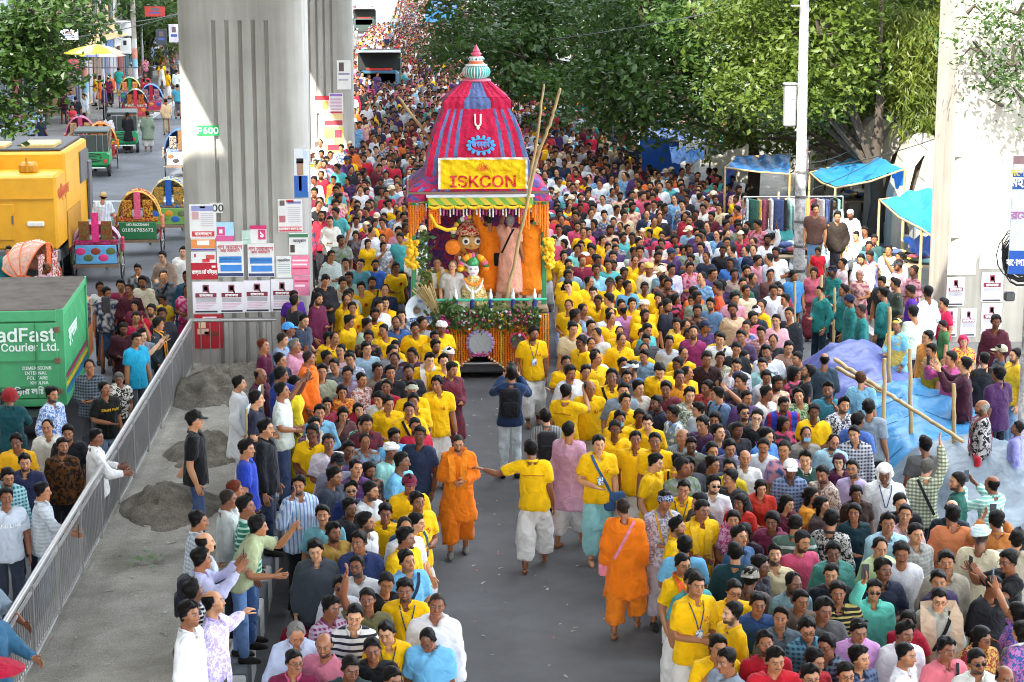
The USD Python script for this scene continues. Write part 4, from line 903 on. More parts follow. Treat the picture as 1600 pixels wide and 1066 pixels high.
# posters on the sunlit pillar
Y3 = 37.795
for k, (x0, y0, x1, y1, lab) in enumerate(((1478, 433, 1508, 478, 'red banded campaign poster, upper left on the sunlit pillar'), (1532, 425, 1568, 472, 'red banded campaign poster, upper right on the sunlit pillar'), (1476, 482, 1496, 526, 'narrow red banded campaign poster behind the boy in crimson'), (1500, 482, 1526, 526, 'red banded campaign poster, lower middle on the sunlit pillar'), (1532, 474, 1566, 522, 'red banded campaign poster behind the man in maroon'))):
 campaign(x0, y0, x1, y1, Y3, lab)
for x0, y0, x1, y1, lab in ((1480, 390, 1526, 430, 'bleached blank poster above the red banded ones'), (1530, 385, 1566, 420, 'bleached poster with faint lines on the sunlit pillar'), (1490, 225, 1512, 245, 'small faded notice high on the sunlit pillar'), (1484, 320, 1530, 372, 'large bleached poster halfway up the sunlit pillar')):
 post(lab, x0, y0, x1, y1, Y3, PAPER, [(.1, .15, .9, .22, '#c8b4b4'), (.1, .7, .8, .75, '#d0c0c4')])
# == the festival chariot
CX, CY = 1.22, 37.0
ORANGE = plain((.88, .225, .008), .75, 0, .3, 20.0, .3)
YELLOWF = plain((.85, .50, .015), .75, 0, .3, 20.0, .3)
RED = cloth('#c41f48', None); BLUEGREY = cloth('#5f6f9e', None)
LEAFG = plain((.055, .12, .022), .55, 0, .5, 14.0)
PINKF = plain((.62, .10, .28), .6, 0, .3, 20.0); WHITEF = plain((.75, .72, .68), .6, 0, .1); MAROONF = plain((.22, .02, .06), .6, 0, .3)
fl = thing('chariot', 'tall festival chariot with red and blue cloth tower and marigold curtains', 'chariot', (CX, CY, 0))
W2 = 1.29; FR = -1.6; BK = 2.4
PINK_P, LILAC, TEAL_P = plain(srgb('#e8527c'), .5), plain(srgb('#b9a4d6'), .6), plain(srgb('#3fb08e'), .5)
MB().box((0, .5, .62), (2.3, 3.9, .34), ch=.03).out('chassis', BLACK, fl)
MB().box((0, FR + .12, .20), (1.5, .2, .2), ch=.04).out('bumper', DARKSTEEL, fl)
MB().tube([(-.42, FR - .02, .30), (.42, FR - .02, .30)], .03, 8).out('bumper_bar', STEEL, fl, True)
MB().box((0, FR + .4, .62), (.95, .5, .5), ch=.05).out('engine_cover', BLACK, fl)
MB().box((0, FR + .11, .52), (.30, .06, .12), ch=.02).out('blue_plate', plain(srgb('#23408a'), .5), fl)
for sx in (-1, 1):
 for y in (-1.0, 1.6):
  tw = MB().lathe([(.2, -.11), (.36, -.11), (.40, -.07), (.40, .07), (.36, .11), (.2, .11)], sides=20); v, f = tw.get(); v = v @ rot('y', math.pi / 2).T + [sx * .95, y, .40]; wh = obj('wheel', (v, f), BLACK, fl, 40)
  v, f = lathe([(.01, .0), (.2, .03), (.2, -.03), (.01, 0)], 14); obj('rim', (v @ rot('y', math.pi / 2).T + [sx * 1.0, y, .40], f), STEEL, wh, 40)
MB().box((0, .4, 1.30), (2.56, 4.0, .10), ch=.02).out('deck', plain((.25, .16, .09), .7), fl)
MB().box((0, BK - .03, .8), (2.5, .05, .9)).box((-W2 + .02, .4, .85), (.04, 3.9, .85)).box((W2 - .02, .4, .85), (.04, 3.9, .85)).out('side_boards', plain(srgb('#2b66b8'), .5), fl)
# marigold curtain: strings of blossom hung edge to edge, parted in an arch over the engine
def marigold(p0, p1, r=.022, n=None):
 p0, p1 = np.array(p0, float), np.array(p1, float); L = np.linalg.norm(p1 - p0); n = n or max(6, int(L / .042))
 t = np.linspace(0, 1, n * 2 + 1); rr = r * (.62 + .45 * np.abs(np.sin(t * n * math.pi))) * (1 + .08 * rng.normal(size=len(t)))
 return tube(p0 + (p1 - p0) * t[:, None] + rng.normal(0, .002, (len(t), 3)), rr, 6)
for k, x in enumerate(np.linspace(-W2 + .02, W2 - .02, 56)):
 u = abs(x) / .44; bottom = .14 if u > 1 else .50 - .30 * u
 v, f = marigold((x, FR - .03, 1.24), (x, FR - .03 + .015 * rng.normal(), bottom + rng.uniform(-.02, .02)), .025)
 obj('marigold_string', (v, f), ORANGE if k % 9 else YELLOWF, fl, True)
for k in range(9):
 for sx in (-1, 1):
  p = np.array([sx * (.06 + k * .052), FR - .055, .50 - k * .038]); m = trimesh.creation.icosphere(1, .02); m.apply_translation(p); obj('string_bulb', m, WHITEF, fl, True)
def medallion(x, z, r, disc):
 mb = MB(); 
 for k in range(18):
  a = k * 2 * math.pi / 18; m = trimesh.creation.icosphere(1, 1.0); v = np.array(m.vertices) * [r * .24, .03, r * .2]; c, s_ = math.cos(a), math.sin(a)
  v = np.stack([v[:, 0] * c - v[:, 2] * s_, v[:, 1], v[:, 0] * s_ + v[:, 2] * c], -1) + [x + r * 1.05 * c, FR - .075, z + r * 1.05 * s_]; mb.add(v, m.faces)
 ring = mb.out('petal_ring', LILAC if r > .2 else PINK_P, fl, True)
 v, f = lathe([(.001, 0), (r * .98, 0), (r, .012), (r, .03)], 32); obj('mirror', (v @ rot('x', -math.pi / 2).T * [1, -1, 1] + [x, FR - .10, z], f[:, ::-1]), disc, ring, 40)
MIRROR = plain((.55, .57, .56), .35, .6, .25, 30.0, .4)
medallion(.0, .70, .21, MIRROR); medallion(.70, .74, .135, plain((.12, .10, .07), .3)); medallion(-.66, .74, .135, plain((.12, .10, .07), .3))
mb = MB()
for k in range(60):
 m = trimesh.creation.icosphere(0, rng.uniform(.018, .03)); m.apply_translation((rng.normal(0, .1), FR - .08 + rng.normal(0, .015), .46 + abs(rng.normal(0, .03)))); mb.tm(m)
mb.out('pink_blossoms', PINKF, fl, True)
def leaf_band(n, fn, size, name, mat, parent):
 P = np.array([fn() for _ in range(n)]); d = rng.normal(size=(n, 3)); d[:, 2] -= .3; d[:, 1] -= .5; d /= np.linalg.norm(d, axis=1, keepdims=True)
 s_ = np.cross(d, rng.normal(size=(n, 3))); s_ /= np.linalg.norm(s_, axis=1, keepdims=True); L = size * rng.uniform(.6, 1.4, (n, 1)); w = L * .26
 V = np.stack([P, P + d * L * .5 + s_ * w, P + d * L, P + d * L * .5 - s_ * w], 1).reshape(-1, 3)
 return obj(name, (V, np.arange(4 * n).reshape(-1, 4)), mat, parent)
leaf_band(1900, lambda: np.array([rng.uniform(-.95, 1.1), FR - .06 + rng.normal(0, .05), 1.20 + rng.normal(0, .11) - .04 * rng.random()]), .095, 'foliage', LEAFG, fl)
leaf_band(500, lambda: np.array([rng.uniform(-.95, 1.1), FR - .08 + rng.normal(0, .05), 1.24 + rng.normal(0, .11)]), .085, 'foliage', plain((.11, .20, .04), .55, 0, .4), fl)
for mat, n in ((MAROONF, 90), (WHITEF, 60), (PINKF, 50), (YELLOWF, 26)):
 mb = MB()
 for k in range(n):
  cxk = rng.choice([-.7, -.25, .3, .8]) + rng.normal(0, .13); m = trimesh.creation.icosphere(1, rng.uniform(.014, .03)); v = np.array(m.vertices) * (1 + .2 * rng.normal(size=(len(m.vertices), 1)))
  mb.add(v + [cxk, FR - .13 + rng.normal(0, .02), 1.17 + rng.normal(0, .09)], m.faces)
 mb.out('blossoms', mat, fl, True)
MB().tube([(-1.2, FR + .02, 1.50), (1.25, FR + .02, 1.50)], .028, 8).out('front_rail', TEAL_P, fl, True)
for x in (-.95, -.45, -.14, .2, .62, 1.02): 
 MB().lathe([(.02, 1.28), (.045, 1.28), (.045, 1.50), (.02, 1.52)], (x, FR + .02, 0), 10).out('rail_socket', plain(srgb('#26327a'), .5), fl, 40)
 MB().lathe([(.03, 1.52), (.038, 1.56), (.03, 1.62), (.014, 1.66), (.016, 1.70), (.001, 1.71)], (x, FR + .02, 0), 10).out('rail_finial', WHITE, fl, 40)
# pillars and canopy edge
for sx in (-1, 1):
 for y in (-1.2, 1.8): MB().box((sx * (W2 - .07), y, 2.4), (.09, .09, 2.2), ch=.01).out('canopy_post', plain(srgb('#2b7a4a'), .5), fl)
 for k in range(7): obj('marigold_string', marigold((sx * (W2 - .02 - k * .045), -1.26 - .02 * (k % 2), 3.24), (sx * (W2 - .02 - k * .045), -1.26, 2.62 + .06 * k + rng.uniform(-.05, .05)), .026), ORANGE, fl, True)
 for k in range(5): obj('marigold_string', marigold((sx * (.92 - k * .045), -1.38, 3.18), (sx * (.92 - k * .045), -1.38, 2.78 + .03 * k), .026), ORANGE, fl, True)
 for k in range(9): obj('marigold_string', marigold((sx * W2, -1.1 + k * .32, 3.24), (sx * W2, -1.1 + k * .32, 2.6 + .1 * (k % 2)), .03), ORANGE, fl, True)
 if sx < 0: leaf_band(260, lambda: np.array([sx * (1.02 + rng.normal(0, .07)), -1.0 + rng.normal(0, .12), rng.uniform(1.5, 2.7)]), .12, 'side_foliage', LEAFG, fl)
 mb = MB()
 for k in range(110):
  m = trimesh.creation.icosphere(1, rng.uniform(.025, .05)); m.apply_translation((sx * (W2 - .04 + .07 * (sx > 0)) + rng.normal(0, .05), -1.25 + rng.normal(0, .07), rng.uniform(2.05, 2.6))); mb.tm(m)
 mb.out('yellow_blossoms', YELLOWF, fl, True)
BORDER = material('canopy_border', {'g': ('texture_coordinate', {}), 'w': ('wave_texture', {'scale': 2.6, 'bands_direction': 'diagonal', 'distortion': 0.0, 'profile': 'tri'}), 'r': ('rgb_ramp', {'ramp': [(.0, (.55, .42, .02)), (.52, (.14, .33, .03))], 'interpolate': False}), 'p': ('principled_bsdf', {'roughness': .6})}, [('g.object', 'w.vector'), ('w.fac', 'r.fac'), ('r.color', 'p.base_color')])
MB().box((0, .4, 3.34), (2.62, 3.3, .13), ch=.01).out('canopy_edge', BORDER, fl)
MB().box((.02, -1.36, 3.335), (1.95, .3, .15), ch=.01).out('canopy_porch', BORDER, fl)
MB().box((0, .4, 3.42), (2.66, 3.34, .035)).box((.02, -1.36, 3.425), (2.0, .34, .03)).out('canopy_slab', plain(srgb('#c9cfd0'), .6), fl)
for k in range(8):
 x0, x1 = -.95 + k * .24, -.95 + (k + 1) * .24; t = np.linspace(0, 1, 9)[:, None]
 p = np.array([x0, -1.53, 3.25]) + t * [x1 - x0, 0, 0] + np.sin(t * np.pi) * [0, 0, -.035]
 obj('yellow_garland', tube(p, .03 * (1 + .15 * np.sin(np.arange(9) * 3)), 6), YELLOWF, fl, True)
for x, c in zip(np.linspace(-.72, .8, 26), (WHITEF, PINKF, MAROONF, WHITEF) * 7): obj('blossom_string', marigold((x, -1.47, 3.22), (x, -1.47, 3.09 - .06 * rng.random()), .018), c, fl, True)
for sx in (-1,): obj('yellow_garland', tube(np.array([(sx * .92, -1.5, 3.1), (sx * .80, -1.5, 2.88), (sx * .6, -1.5, 2.80), (sx * .42, -1.5, 2.83)]), .035, 7), YELLOWF, fl, True)
MB().box((0, 1.0, 2.35), (1.9, .05, 1.9)).out('back_hanging', cloth('#7c1f3a', 'dye:#402050:6'), fl)
# cloth brim, tower, valance and cone: square in plan, every face cut into red and blue-grey breadths
def cloth_tier(prof, bands, hang=.0, name='tower_cloth', gore=False):
 """prof: (half width, height) from the bottom up; bands: fractions across a face where the colour changes, red first."""
 cut = [0] + list(bands) + [1]; rows = len(prof)
 for side in range(4):
  for k in range(len(cut) - 1):
   n = max(2, int((cut[k + 1] - cut[k]) * 34)); u = np.linspace(cut[k], cut[k + 1], n + 1)
   V = []
   for hw, z in prof:
    x = (u * 2 - 1) * hw; wv = .014 * np.sin(u * 61 + side * 2 + z * 5) + .010 * np.sin(u * 23 + z * 9)
    y = -hw - wv + .0 * x; V.append(np.stack([x, y, np.full(n + 1, z) - hang * (.5 + .5 * np.sin(u * 16)) * (z == prof[0][1])], -1))
   V = np.array(V).reshape(-1, 3) @ rot('z', side * math.pi / 2).T
   f = grid_faces(rows, n + 1, False)
   obj(name, (V, f), RED if k % 2 == 0 else BLUEGREY, fl, True)
ST = [.06, .10, .16, .19, .25, .29, .73, .77, .84, .88, .95]
ST2 = [0.0001, .07, .13, .19, .23, .30, .34, .70, .75, .82, .87, .94]
cloth_tier([(1.30, 3.50), (1.22, 3.56), (1.06, 3.62), (.98, 3.75), (.95, 4.02), (.80, 4.57)], ST)
cloth_tier([(.805, 4.565), (.70, 4.80), (.60, 5.03)], ST)
cloth_tier([(.625, 4.97), (.635, 5.10), (.56, 5.17), (.55, 5.19)], [.3, .7], .05, 'valance')
cloth_tier([(.565, 5.185), (.40, 5.32), (.24, 5.46)], [.34, .66], 0, 'top_cone')
MB().box((0, 0, 3.47), (2.62, 2.62, .04)).out('roof_board', plain((.2, .13, .08), .8), fl)
BRIM = cloth('#b02c58', 'dye:#54508c:5')
g_ = np.linspace(-1.36, 1.36, 41); X, Y = np.meshgrid(g_, g_, indexing='ij'); R = np.maximum(np.abs(X), np.abs(Y))
Z = 3.82 - .80 * (R - .9) + .05 * (meshkit.noise(np.stack([X * 7, Y * 7, 0 * X], -1), 4) - .5) - .16 * np.clip(R - 1.27, 0, 1) * 10 * .9; 
v = np.stack([X * 1.0, Y, Z], -1).reshape(-1, 3); f = grid_faces(41, 41, False); mid = v[f].mean(1); f = f[np.maximum(np.abs(mid[:, 0]), np.abs(mid[:, 1])) > .9]
obj('brim_cloth', (v, f), BRIM, fl, True)
# finial pot
def lat(name, prof, mat, sides=28, ribs=0):
 pr = np.array(prof); v, f = lathe(pr, sides)
 if ribs: a = np.arctan2(v[:, 1], v[:, 0]); v[:, :2] *= (1 - .05 * np.abs(np.sin(a * ribs / 2)))[:, None]
 return obj(name, (v, f), mat, fl, 40)
lat('finial_ring', [(.1, 5.44), (.27, 5.45), (.285, 5.47), (.27, 5.49), (.1, 5.50)], plain(srgb('#e06a80'), .5))
RIB = material('ribbed_pot', {'g': ('texture_coordinate', {}), 's': ('separate_xyz', {}), 'a': ('math', {'math_type': 'arctan2'}), 'm': ('math', {'math_type': 'multiply', 'value2': 28.0}), 'c': ('math', {'math_type': 'sine'}), 'r': ('rgb_ramp', {'ramp': [(.0, srgb('#4c9a94')), (.62, srgb('#d8dcd2'))], 'interpolate': False}), 'p': ('principled_bsdf', {'roughness': .4})},
 [('g.object', 's.vector'), ('s.y', 'a.value1'), ('s.x', 'a.value2'), ('a.value', 'm.value1'), ('m.value', 'c.value1'), ('c.value', 'r.fac'), ('r.color', 'p.base_color')])
lat('finial_pot', [(.17, 5.50), (.245, 5.55), (.27, 5.62), (.255, 5.69), (.20, 5.74), (.12, 5.765)], RIB, 56, 28)
lat('finial_collar', [(.20, 5.742), (.22, 5.755), (.16, 5.78), (.05, 5.79)], WHITE)
lat('finial_disc', [(.05, 5.78), (.15, 5.79), (.13, 5.82), (.04, 5.83)], plain(srgb('#e8692c'), .5))
lat('finial_neck', [(.05, 5.82), (.13, 5.83), (.145, 5.87), (.13, 5.91), (.05, 5.92)], plain(srgb('#e7e4df'), .4))
for k in range(12): a = k * math.pi / 6; m = trimesh.creation.icosphere(1, .022); m.apply_translation((.138 * math.cos(a), .138 * math.sin(a), 5.87)); obj('finial_gem', m, plain(srgb('#4a6a9a'), .3) if k % 2 else plain(srgb('#7aa89a'), .3), fl, True)
lat('finial_bud', [(.03, 5.92), (.085, 5.935), (.105, 5.97), (.06, 6.0), (.07, 6.02), (.045, 6.07), (.012, 6.13), (.001, 6.15)], plain(srgb('#d85a74'), .45, 0, .25, 30.0))
# front marks: white forked mark, blue petal badge with its word, yellow banner
sl = math.atan2(.805 - .60, 5.03 - 4.565); UYs = np.array([0, math.sin(sl), math.cos(sl)]); O_ = np.array([.0, -.745, 4.755])
mb = MB(); a = np.linspace(math.pi, 2 * math.pi, 9); p2 = np.array([(-.055, .13), (-.05, -.02)] + [(.05 * math.cos(t), -.05 + .055 * math.sin(t)) for t in a] + [(.05, -.02), (.055, .13)])
vv, ff = tube(np.column_stack([p2, 0 * p2[:, 0] + .01]), .017, 6); mb.add(on_face(vv, O_, FX, UYs), ff)
vv, ff = tube(np.array([(0, -.10, .01), (0, -.14, .01), (0, -.18, .01)]), [.025, .035, .004], 6); mb.add(on_face(vv, O_, FX, UYs), ff)
mb.out('forked_mark', plain(srgb('#ece2d0'), .7), fl, True)
slw = math.atan2(.95 - .80, .55); UYw = np.array([0, math.sin(slw), math.cos(slw)]); OB = np.array([.05, -.905, 4.31])
bd = MB(); n_ = 14
for k in range(n_):
 a = k * 2 * math.pi / n_; c = np.array([.235 * math.cos(a), .155 * math.sin(a)]); m = trimesh.creation.icosphere(1, 1.0); v = np.array(m.vertices) * [.043, .034, .008]
 ca, sa = math.cos(a), math.sin(a); v = np.stack([v[:, 0] * ca - v[:, 1] * sa + c[0], v[:, 0] * sa + v[:, 1] * ca + c[1], v[:, 2] + .012], -1); bd.add(on_face(v, OB, FX, UYw), m.faces)
a = np.linspace(0, 2 * math.pi, 29); vv, ff = tube(np.column_stack([.20 * np.cos(a), .118 * np.sin(a), 0 * a + .012]), .012, 6, False); bd.add(on_face(vv, OB, FX, UYw), ff)
bd.out('petal_badge', plain(srgb('#3f9ad8'), .6), fl, True)
vv, ff = lettering('জগন্নাথ', .10, .006, True); vv = vv * [.34 / np.ptp(vv[:, 0]), 1, 1]; obj('badge_word', (on_face(vv + [0, 0, .014], OB, FX, UYw), ff), plain(srgb('#5a8fd8'), .6), fl)
UYb = np.array([0, .18, .98]); UYb /= np.linalg.norm(UYb); OY = np.array([.075, -1.29, 3.83]); bw, bh = 1.66, .58
gx, gy = np.meshgrid(np.linspace(-.5, .5, 40), np.linspace(-.5, .5, 16), indexing='ij'); crm = .10 * (meshkit.fbm(np.stack([gx * 9, gy * 5, 0 * gx], -1), 3, 8) - .5) + .016 * np.sin(gx * 40 + gy * 25)
def banner_z(x, y): return np.interp(x, [-.5, .5], [0, 0]) + .10 * (meshkit.fbm(np.stack([x * 9, y * 5, 0 * x], -1), 3, 8) - .5) + .016 * np.sin(x * 40 + y * 25)
tap = lambda gx, gy: gx * (1 - .03 * (gy < 0) * np.abs(gy) * 2 + .0) 
obj('yellow_banner', (on_face(np.stack([tap(gx, gy) * bw, gy * bh, crm], -1).reshape(-1, 3), OY, FX, UYb), grid_faces(40, 16, False)), cloth('#f2c514', None), fl, True)
brd = MB()
for x0, x1, y0, y1 in ((-.5, .5, .44, .5), (-.5, -.475, -.5, .5), (.475, .5, -.5, .5)):
 X_, Y_ = np.meshgrid(np.linspace(x0, x1, 40 if x1 - x0 > .5 else 3), np.linspace(y0, y1, 16 if y1 - y0 > .5 else 3), indexing='ij')
 brd.add(on_face(np.stack([X_ * bw, Y_ * bh, banner_z(X_, Y_) + .006], -1).reshape(-1, 3), OY, FX, UYb), grid_faces(*X_.shape, False))
brd.out('banner_border', plain(srgb('#e9e4d8'), .8), fl, True)
def on_banner(v): 
 z = banner_z(v[:, 0] / bw, v[:, 1] / bh); return on_face(np.column_stack([v[:, 0], v[:, 1], z + .006 + v[:, 2]]), OY, FX, UYb)
vv, ff = lettering('ISKCON', .21, .004); vv = vv * [1.22 / np.ptp(vv[:, 0]), 1, 1] + [.0, -.15, 0]
q = trimesh.Trimesh(vv, ff, process=False).subdivide_to_size(.04, max_iter=12); obj('banner_word', (on_banner(np.array(q.vertices)), q.faces), plain(srgb('#c62a22'), .7), fl)
lot = MB()
for k, (a_, l_) in enumerate(((-.9, .13), (-.5, .13), (0, .15), (.5, .13), (.9, .13), (-1.3, .10), (1.3, .10))):
 a1 = np.linspace(0, 2 * np.pi, 13); e = np.column_stack([.026 * np.cos(a1), l_ / 2 + l_ / 2 * np.sin(a1)]); c, s_ = math.cos(a_), math.sin(a_); e = np.column_stack([e[:, 0] * c + e[:, 1] * s_, -e[:, 0] * s_ + e[:, 1] * c + .06, 0 * a1 + .002 + .001 * k])
 lot.add(*tube(on_banner(e), .005, 4, False))
lot.out('banner_lotus', plain(srgb('#d8641c'), .7), fl)
# the idols inside
def blob(P, r, c, mat, name, parent, sub=3, fn=None):
 m = trimesh.creation.icosphere(sub, 1.0); v = np.array(m.vertices) * r
 if fn is not None: v = fn(v)
 return obj(name, (v + c, m.faces), mat, parent, True)
GOLD = plain((.62, .36, .07), .35, .35, .3, 20.0)
id1 = thing('idol', 'large painted wooden idol with round eyes and red pointed headdress on the chariot', 'idol', (CX - .12, CY - .62, 1.36))
face_m = plain(srgb('#c9974a'), .5, 0, .2, 12.0)
blob(None, (.36, .26, .62), (0, .05, .55), cloth('#b8862c', 'dye:#a02838:9'), 'robe', id1)
hd = blob(None, (.27, .22, .27), (0, -.04, 1.10), face_m, 'head', id1)
for sx in (-1, 1):
 blob(None, (.072, .03, .072), (sx * .115, -.245, 1.14), WHITE, 'eye', id1, 2); blob(None, (.036, .02, .036), (sx * .115, -.272, 1.14), BLACK, 'pupil', id1, 2)
 obj('brow', tube(np.array([(sx * .03, -.25, 1.22), (sx * .10, -.255, 1.25), (sx * .2, -.2, 1.22)]), .012, 6), plain(srgb('#3a1410'), .6), id1, True)
obj('mouth', tube(np.array([(-.15, -.19, 1.02), (-.08, -.235, .965), (0, -.245, .945), (.08, -.235, .965), (.15, -.19, 1.02)]), [.006, .03, .036, .03, .006], 7), plain(srgb('#8c1f1c'), .5), id1, True)
blob(None, (.045, .05, .03), (0, -.27, 1.06), face_m, 'nose', id1, 2)
cr = trimesh.creation.cone(.34, .42, sections=24); v = np.array(cr.vertices) * [1, .7, 1] + [0, -.02, 1.26]; obj('headdress', (v, cr.faces), cloth('#c8283a', 'print:#e8c8a0:22'), id1, 40)
for k in range(16): a = math.pi * k / 15; m = trimesh.creation.icosphere(1, .05); m.apply_translation((.36 * math.cos(a), -.16, 1.24 + .36 * math.sin(a))); obj('crown_blossom', m, (YELLOWF, PINKF, WHITEF, LEAFG)[k % 4], id1, True)
for x, z in ((-.36, 1.02), (.36, 1.02)):
 v, f = lathe([(.001, .06), (.05, .05), (.13, .02), (.15, -.03), (.001, -.04)], 20); obj('flower_disc', (v @ rot('x', math.pi / 2).T + [x, -.2, z], f), ORANGE, id1, 40)
for s_ in range(3): a = np.linspace(0, math.pi, 15); obj('flower_garland', tube(np.column_stack([.24 * np.cos(a), -.26 - .04 * np.sin(a), .86 - (.2 + .1 * s_) * np.sin(a)]), .03, 7), (WHITEF, YELLOWF, PINKF)[s_], id1, True)
id2 = thing('idol', 'small white faced idol dressed in silk and flowers at the chariot front', 'idol', (CX - .11, CY - 1.22, 1.36))
v, f = lathe([(.26, 0), (.28, .1), (.20, .35), (.13, .5), (.06, .58)], 24); obj('robe', (v * [1, .7, 1], f), cloth('#e2dcae', 'print:#c89a34:18'), id2, True)
blob(None, (.105, .10, .125), (0, -.02, .66), plain(srgb('#e4e2ea'), .4), 'head', id2)
for sx in (-1, 1): blob(None, (.026, .012, .012), (sx * .042, -.115, .685), BLACK, 'eye', id2, 2)
obj('mouth', tube(np.array([(-.03, -.112, .61), (0, -.120, .603), (.03, -.112, .61)]), .007, 5), plain(srgb('#b02a3a'), .5), id2, True)
for k in range(15): a = math.pi * (k + .0) / 14; m = trimesh.creation.icosphere(1, .062); m.apply_translation((.24 * math.cos(a), -.02, .68 + .24 * math.sin(a))); obj('crown_blossom', m, (ORANGE, LEAFG, PINKF, ORANGE, YELLOWF)[k % 5], id2, True)
v, f = lathe([(.11, .74), (.12, .80), (.08, .9), (.04, .94), (.001, 1.0)], 16); obj('crown', (v, f), plain((.05, .30, .10), .3, .2, .3, 25.0), id2, 40)
for s_ in range(2): a = np.linspace(0, math.pi, 15); obj('flower_garland', tube(np.column_stack([.16 * np.cos(a), -.14 - .06 * np.sin(a), .52 - (.12 + .14 * s_) * np.sin(a)]), .026, 7), (ORANGE, WHITEF)[s_], id2, True)
# loudspeaker horn, wheat sheaf, drapes of flowers at the corner
hn = thing('loudspeaker', 'white horn loudspeaker with blue writing beside the chariot', 'loudspeaker', tuple(at_y(657, 486, 35.2)), .35)
v, f = lathe([(.02, -.42), (.05, -.40), (.07, -.2), (.13, -.06), (.30, 0), (.31, .0), (.305, .012), (.14, -.045)], 32); R_ = rot('x', math.pi / 2 - .1); obj('horn', (v @ R_.T, f), plain(srgb('#c6ccd0'), .45), hn, 40)
MB().tube([(0, .36, -.04), (0, .36, .1)], .07, 10).out('driver', GALV, hn, True)
mb = MB(); 
for tx, y, hh in (('হরেকৃষ্ণ', -.17, .085), ('মাইক', .19, .04)): vv, ff = lettering(tx, hh, .003, True); mb.add(on_face(vv + [0, y, .03 - (.02 if y > 0 else .0)], (0, -.02, 0), FX, FZ), ff)
mb.out('lettering', plain(srgb('#2f5a8c'), .6), hn)
shf = thing('wheat_sheaf', 'bunch of dry wheat stalks tied with red flowers at the chariot corner', 'bouquet', tuple(at_y(690, 503, 35.25)))
mb = MB(); 
for k in range(46):
 e = np.array([-.34 + rng.normal(0, .09), -.05 + rng.normal(0, .06), .62 + rng.normal(0, .06)]); mb.tube([(rng.normal(0, .015), 0, 0), e * .6 + [0, 0, .02], e], [.005, .005, .012], 4)
mb.out('stalks', plain((.45, .33, .14), .8), shf)
mb = MB()
for k in range(50): m = trimesh.creation.icosphere(1, rng.uniform(.015, .035)); m.apply_translation((.02 + rng.normal(0, .05), -.05 + rng.normal(0, .03), rng.uniform(-.22, .16))); mb.tm(m)
mb.out('blossoms', plain((.5, .05, .2), .6), shf, True)
leaf_band(160, lambda: np.array([.08 + rng.normal(0, .1), rng.normal(0, .05), .2 + rng.normal(0, .1)]), .12, 'leaves', LEAFG, shf)
def pole_thing(name, label, pts, r, cat='pole', mat=BAMBOO, ties=0, group=None):
 pts = np.array(pts, float); o = pts[0].copy(); t = thing(name, label, cat, tuple(o), 0, group); L = np.linalg.norm(pts[-1] - pts[0]); n = max(6, int(L / .3)); 
 tt = np.linspace(0, 1, n * 2 + 1); P = np.array([np.interp(tt, np.linspace(0, 1, len(pts)), pts[:, k]) for k in range(3)]).T - o
 P[1:-1] += rng.normal(0, .006, (len(P) - 2, 3)); rr = r * (1 - .25 * tt) * (1 + .10 * (np.arange(len(tt)) % 2)); obj('cane', tube(P, rr, 8), mat, t, True); return t
pole_thing('bamboo_pole', 'long bamboo pole leaning left from the chariot into the crowd', [at_y(676, 222, 37.2), at_y(622, 152, 36.2)], .03)
pole_thing('bamboo_pole', 'forked bamboo pole held up by the monk in pink', [at_y(792, 466, 35.55), at_y(838, 250, 35.4), at_y(862, 185, 35.3), at_y(875, 138, 35.2)], .032)
pole_thing('bamboo_pole', 'slimmer bamboo pole crossing the forked one beside the tower', [at_y(818, 330, 35.75), at_y(840, 215, 35.6), at_y(850, 132, 35.5)], .026)
# == vehicles on the left carriageway
def wheel_disc(parent, c, r, w, axis_rz=0.0, spoked=False, name='wheel'):
 Rm = rot('z', axis_rz) @ rot('y', math.pi / 2)
 if spoked:
  a = np.linspace(0, 2 * np.pi, 25); p = np.column_stack([r * np.cos(a), r * np.sin(a), 0 * a]); v, f = tube(p, .022, 6, False)
  wh = obj(name, (v @ Rm.T + c, f), BLACK, parent, True); mb = MB()
  for k in range(12): t = k * math.pi / 6; mb.tube(np.array([(0, 0, .03 * (-1) ** k), (r * math.cos(t), r * math.sin(t), 0)]) @ Rm.T + c, .004, 4)
  mb.tube(np.array([(0, 0, -.05), (0, 0, .05)]) @ Rm.T + c, .03, 8); mb.out('spokes', STEEL, wh)
 else:
  v, f = lathe([(r * .55, -w / 2), (r * .9, -w / 2), (r, -w / 3), (r, w / 3), (r * .9, w / 2), (r * .55, w / 2)], 22); wh = obj(name, (v @ Rm.T + c, f), BLACK, parent, 40)
  v, f = lathe([(.01, -w * .4), (r * .3, -w * .42), (r * .55, -w * .3), (r * .55, w * .3), (r * .3, w * .42), (.01, w * .4)], 16); obj('rim', (v @ Rm.T + c, f), GALV, wh, 40)
 return wh
# green courier container truck
GREEN = plain(srgb('#3f9a63'), .5, 0, .22, 2.5, .1); GREEN_D = plain(srgb('#2f7d4c'), .55, 0, .3, 3.0); ROOFG = plain(srgb('#5f564e'), .9, 0, .55, 3.0, .5)
ct = thing('container_truck', 'small truck with green corrugated courier container on its bed', 'truck', (-6.95, 30.4, 0), math.radians(3))
cw, cl, z0, z1 = 2.75, 3.3, .72, 2.27
MB().box((0, cl / 2 + .03, (z0 + z1) / 2), (cw - .12, cl - .1, z1 - z0 - .1)).out('container_core', GREEN_D, ct)
MB().box((0, cl / 2, z1 - .02), (cw - .02, cl, .05), ch=.01).out('container_roof', ROOFG, ct)
for k in range(26):
 for sx in (-1, 1): MB().box((sx * (cw / 2 - .045), .12 + k * .122, (z0 + z1) / 2), (.05, .062, z1 - z0 - .16), ch=.012).out('flank_rib', GREEN, ct)
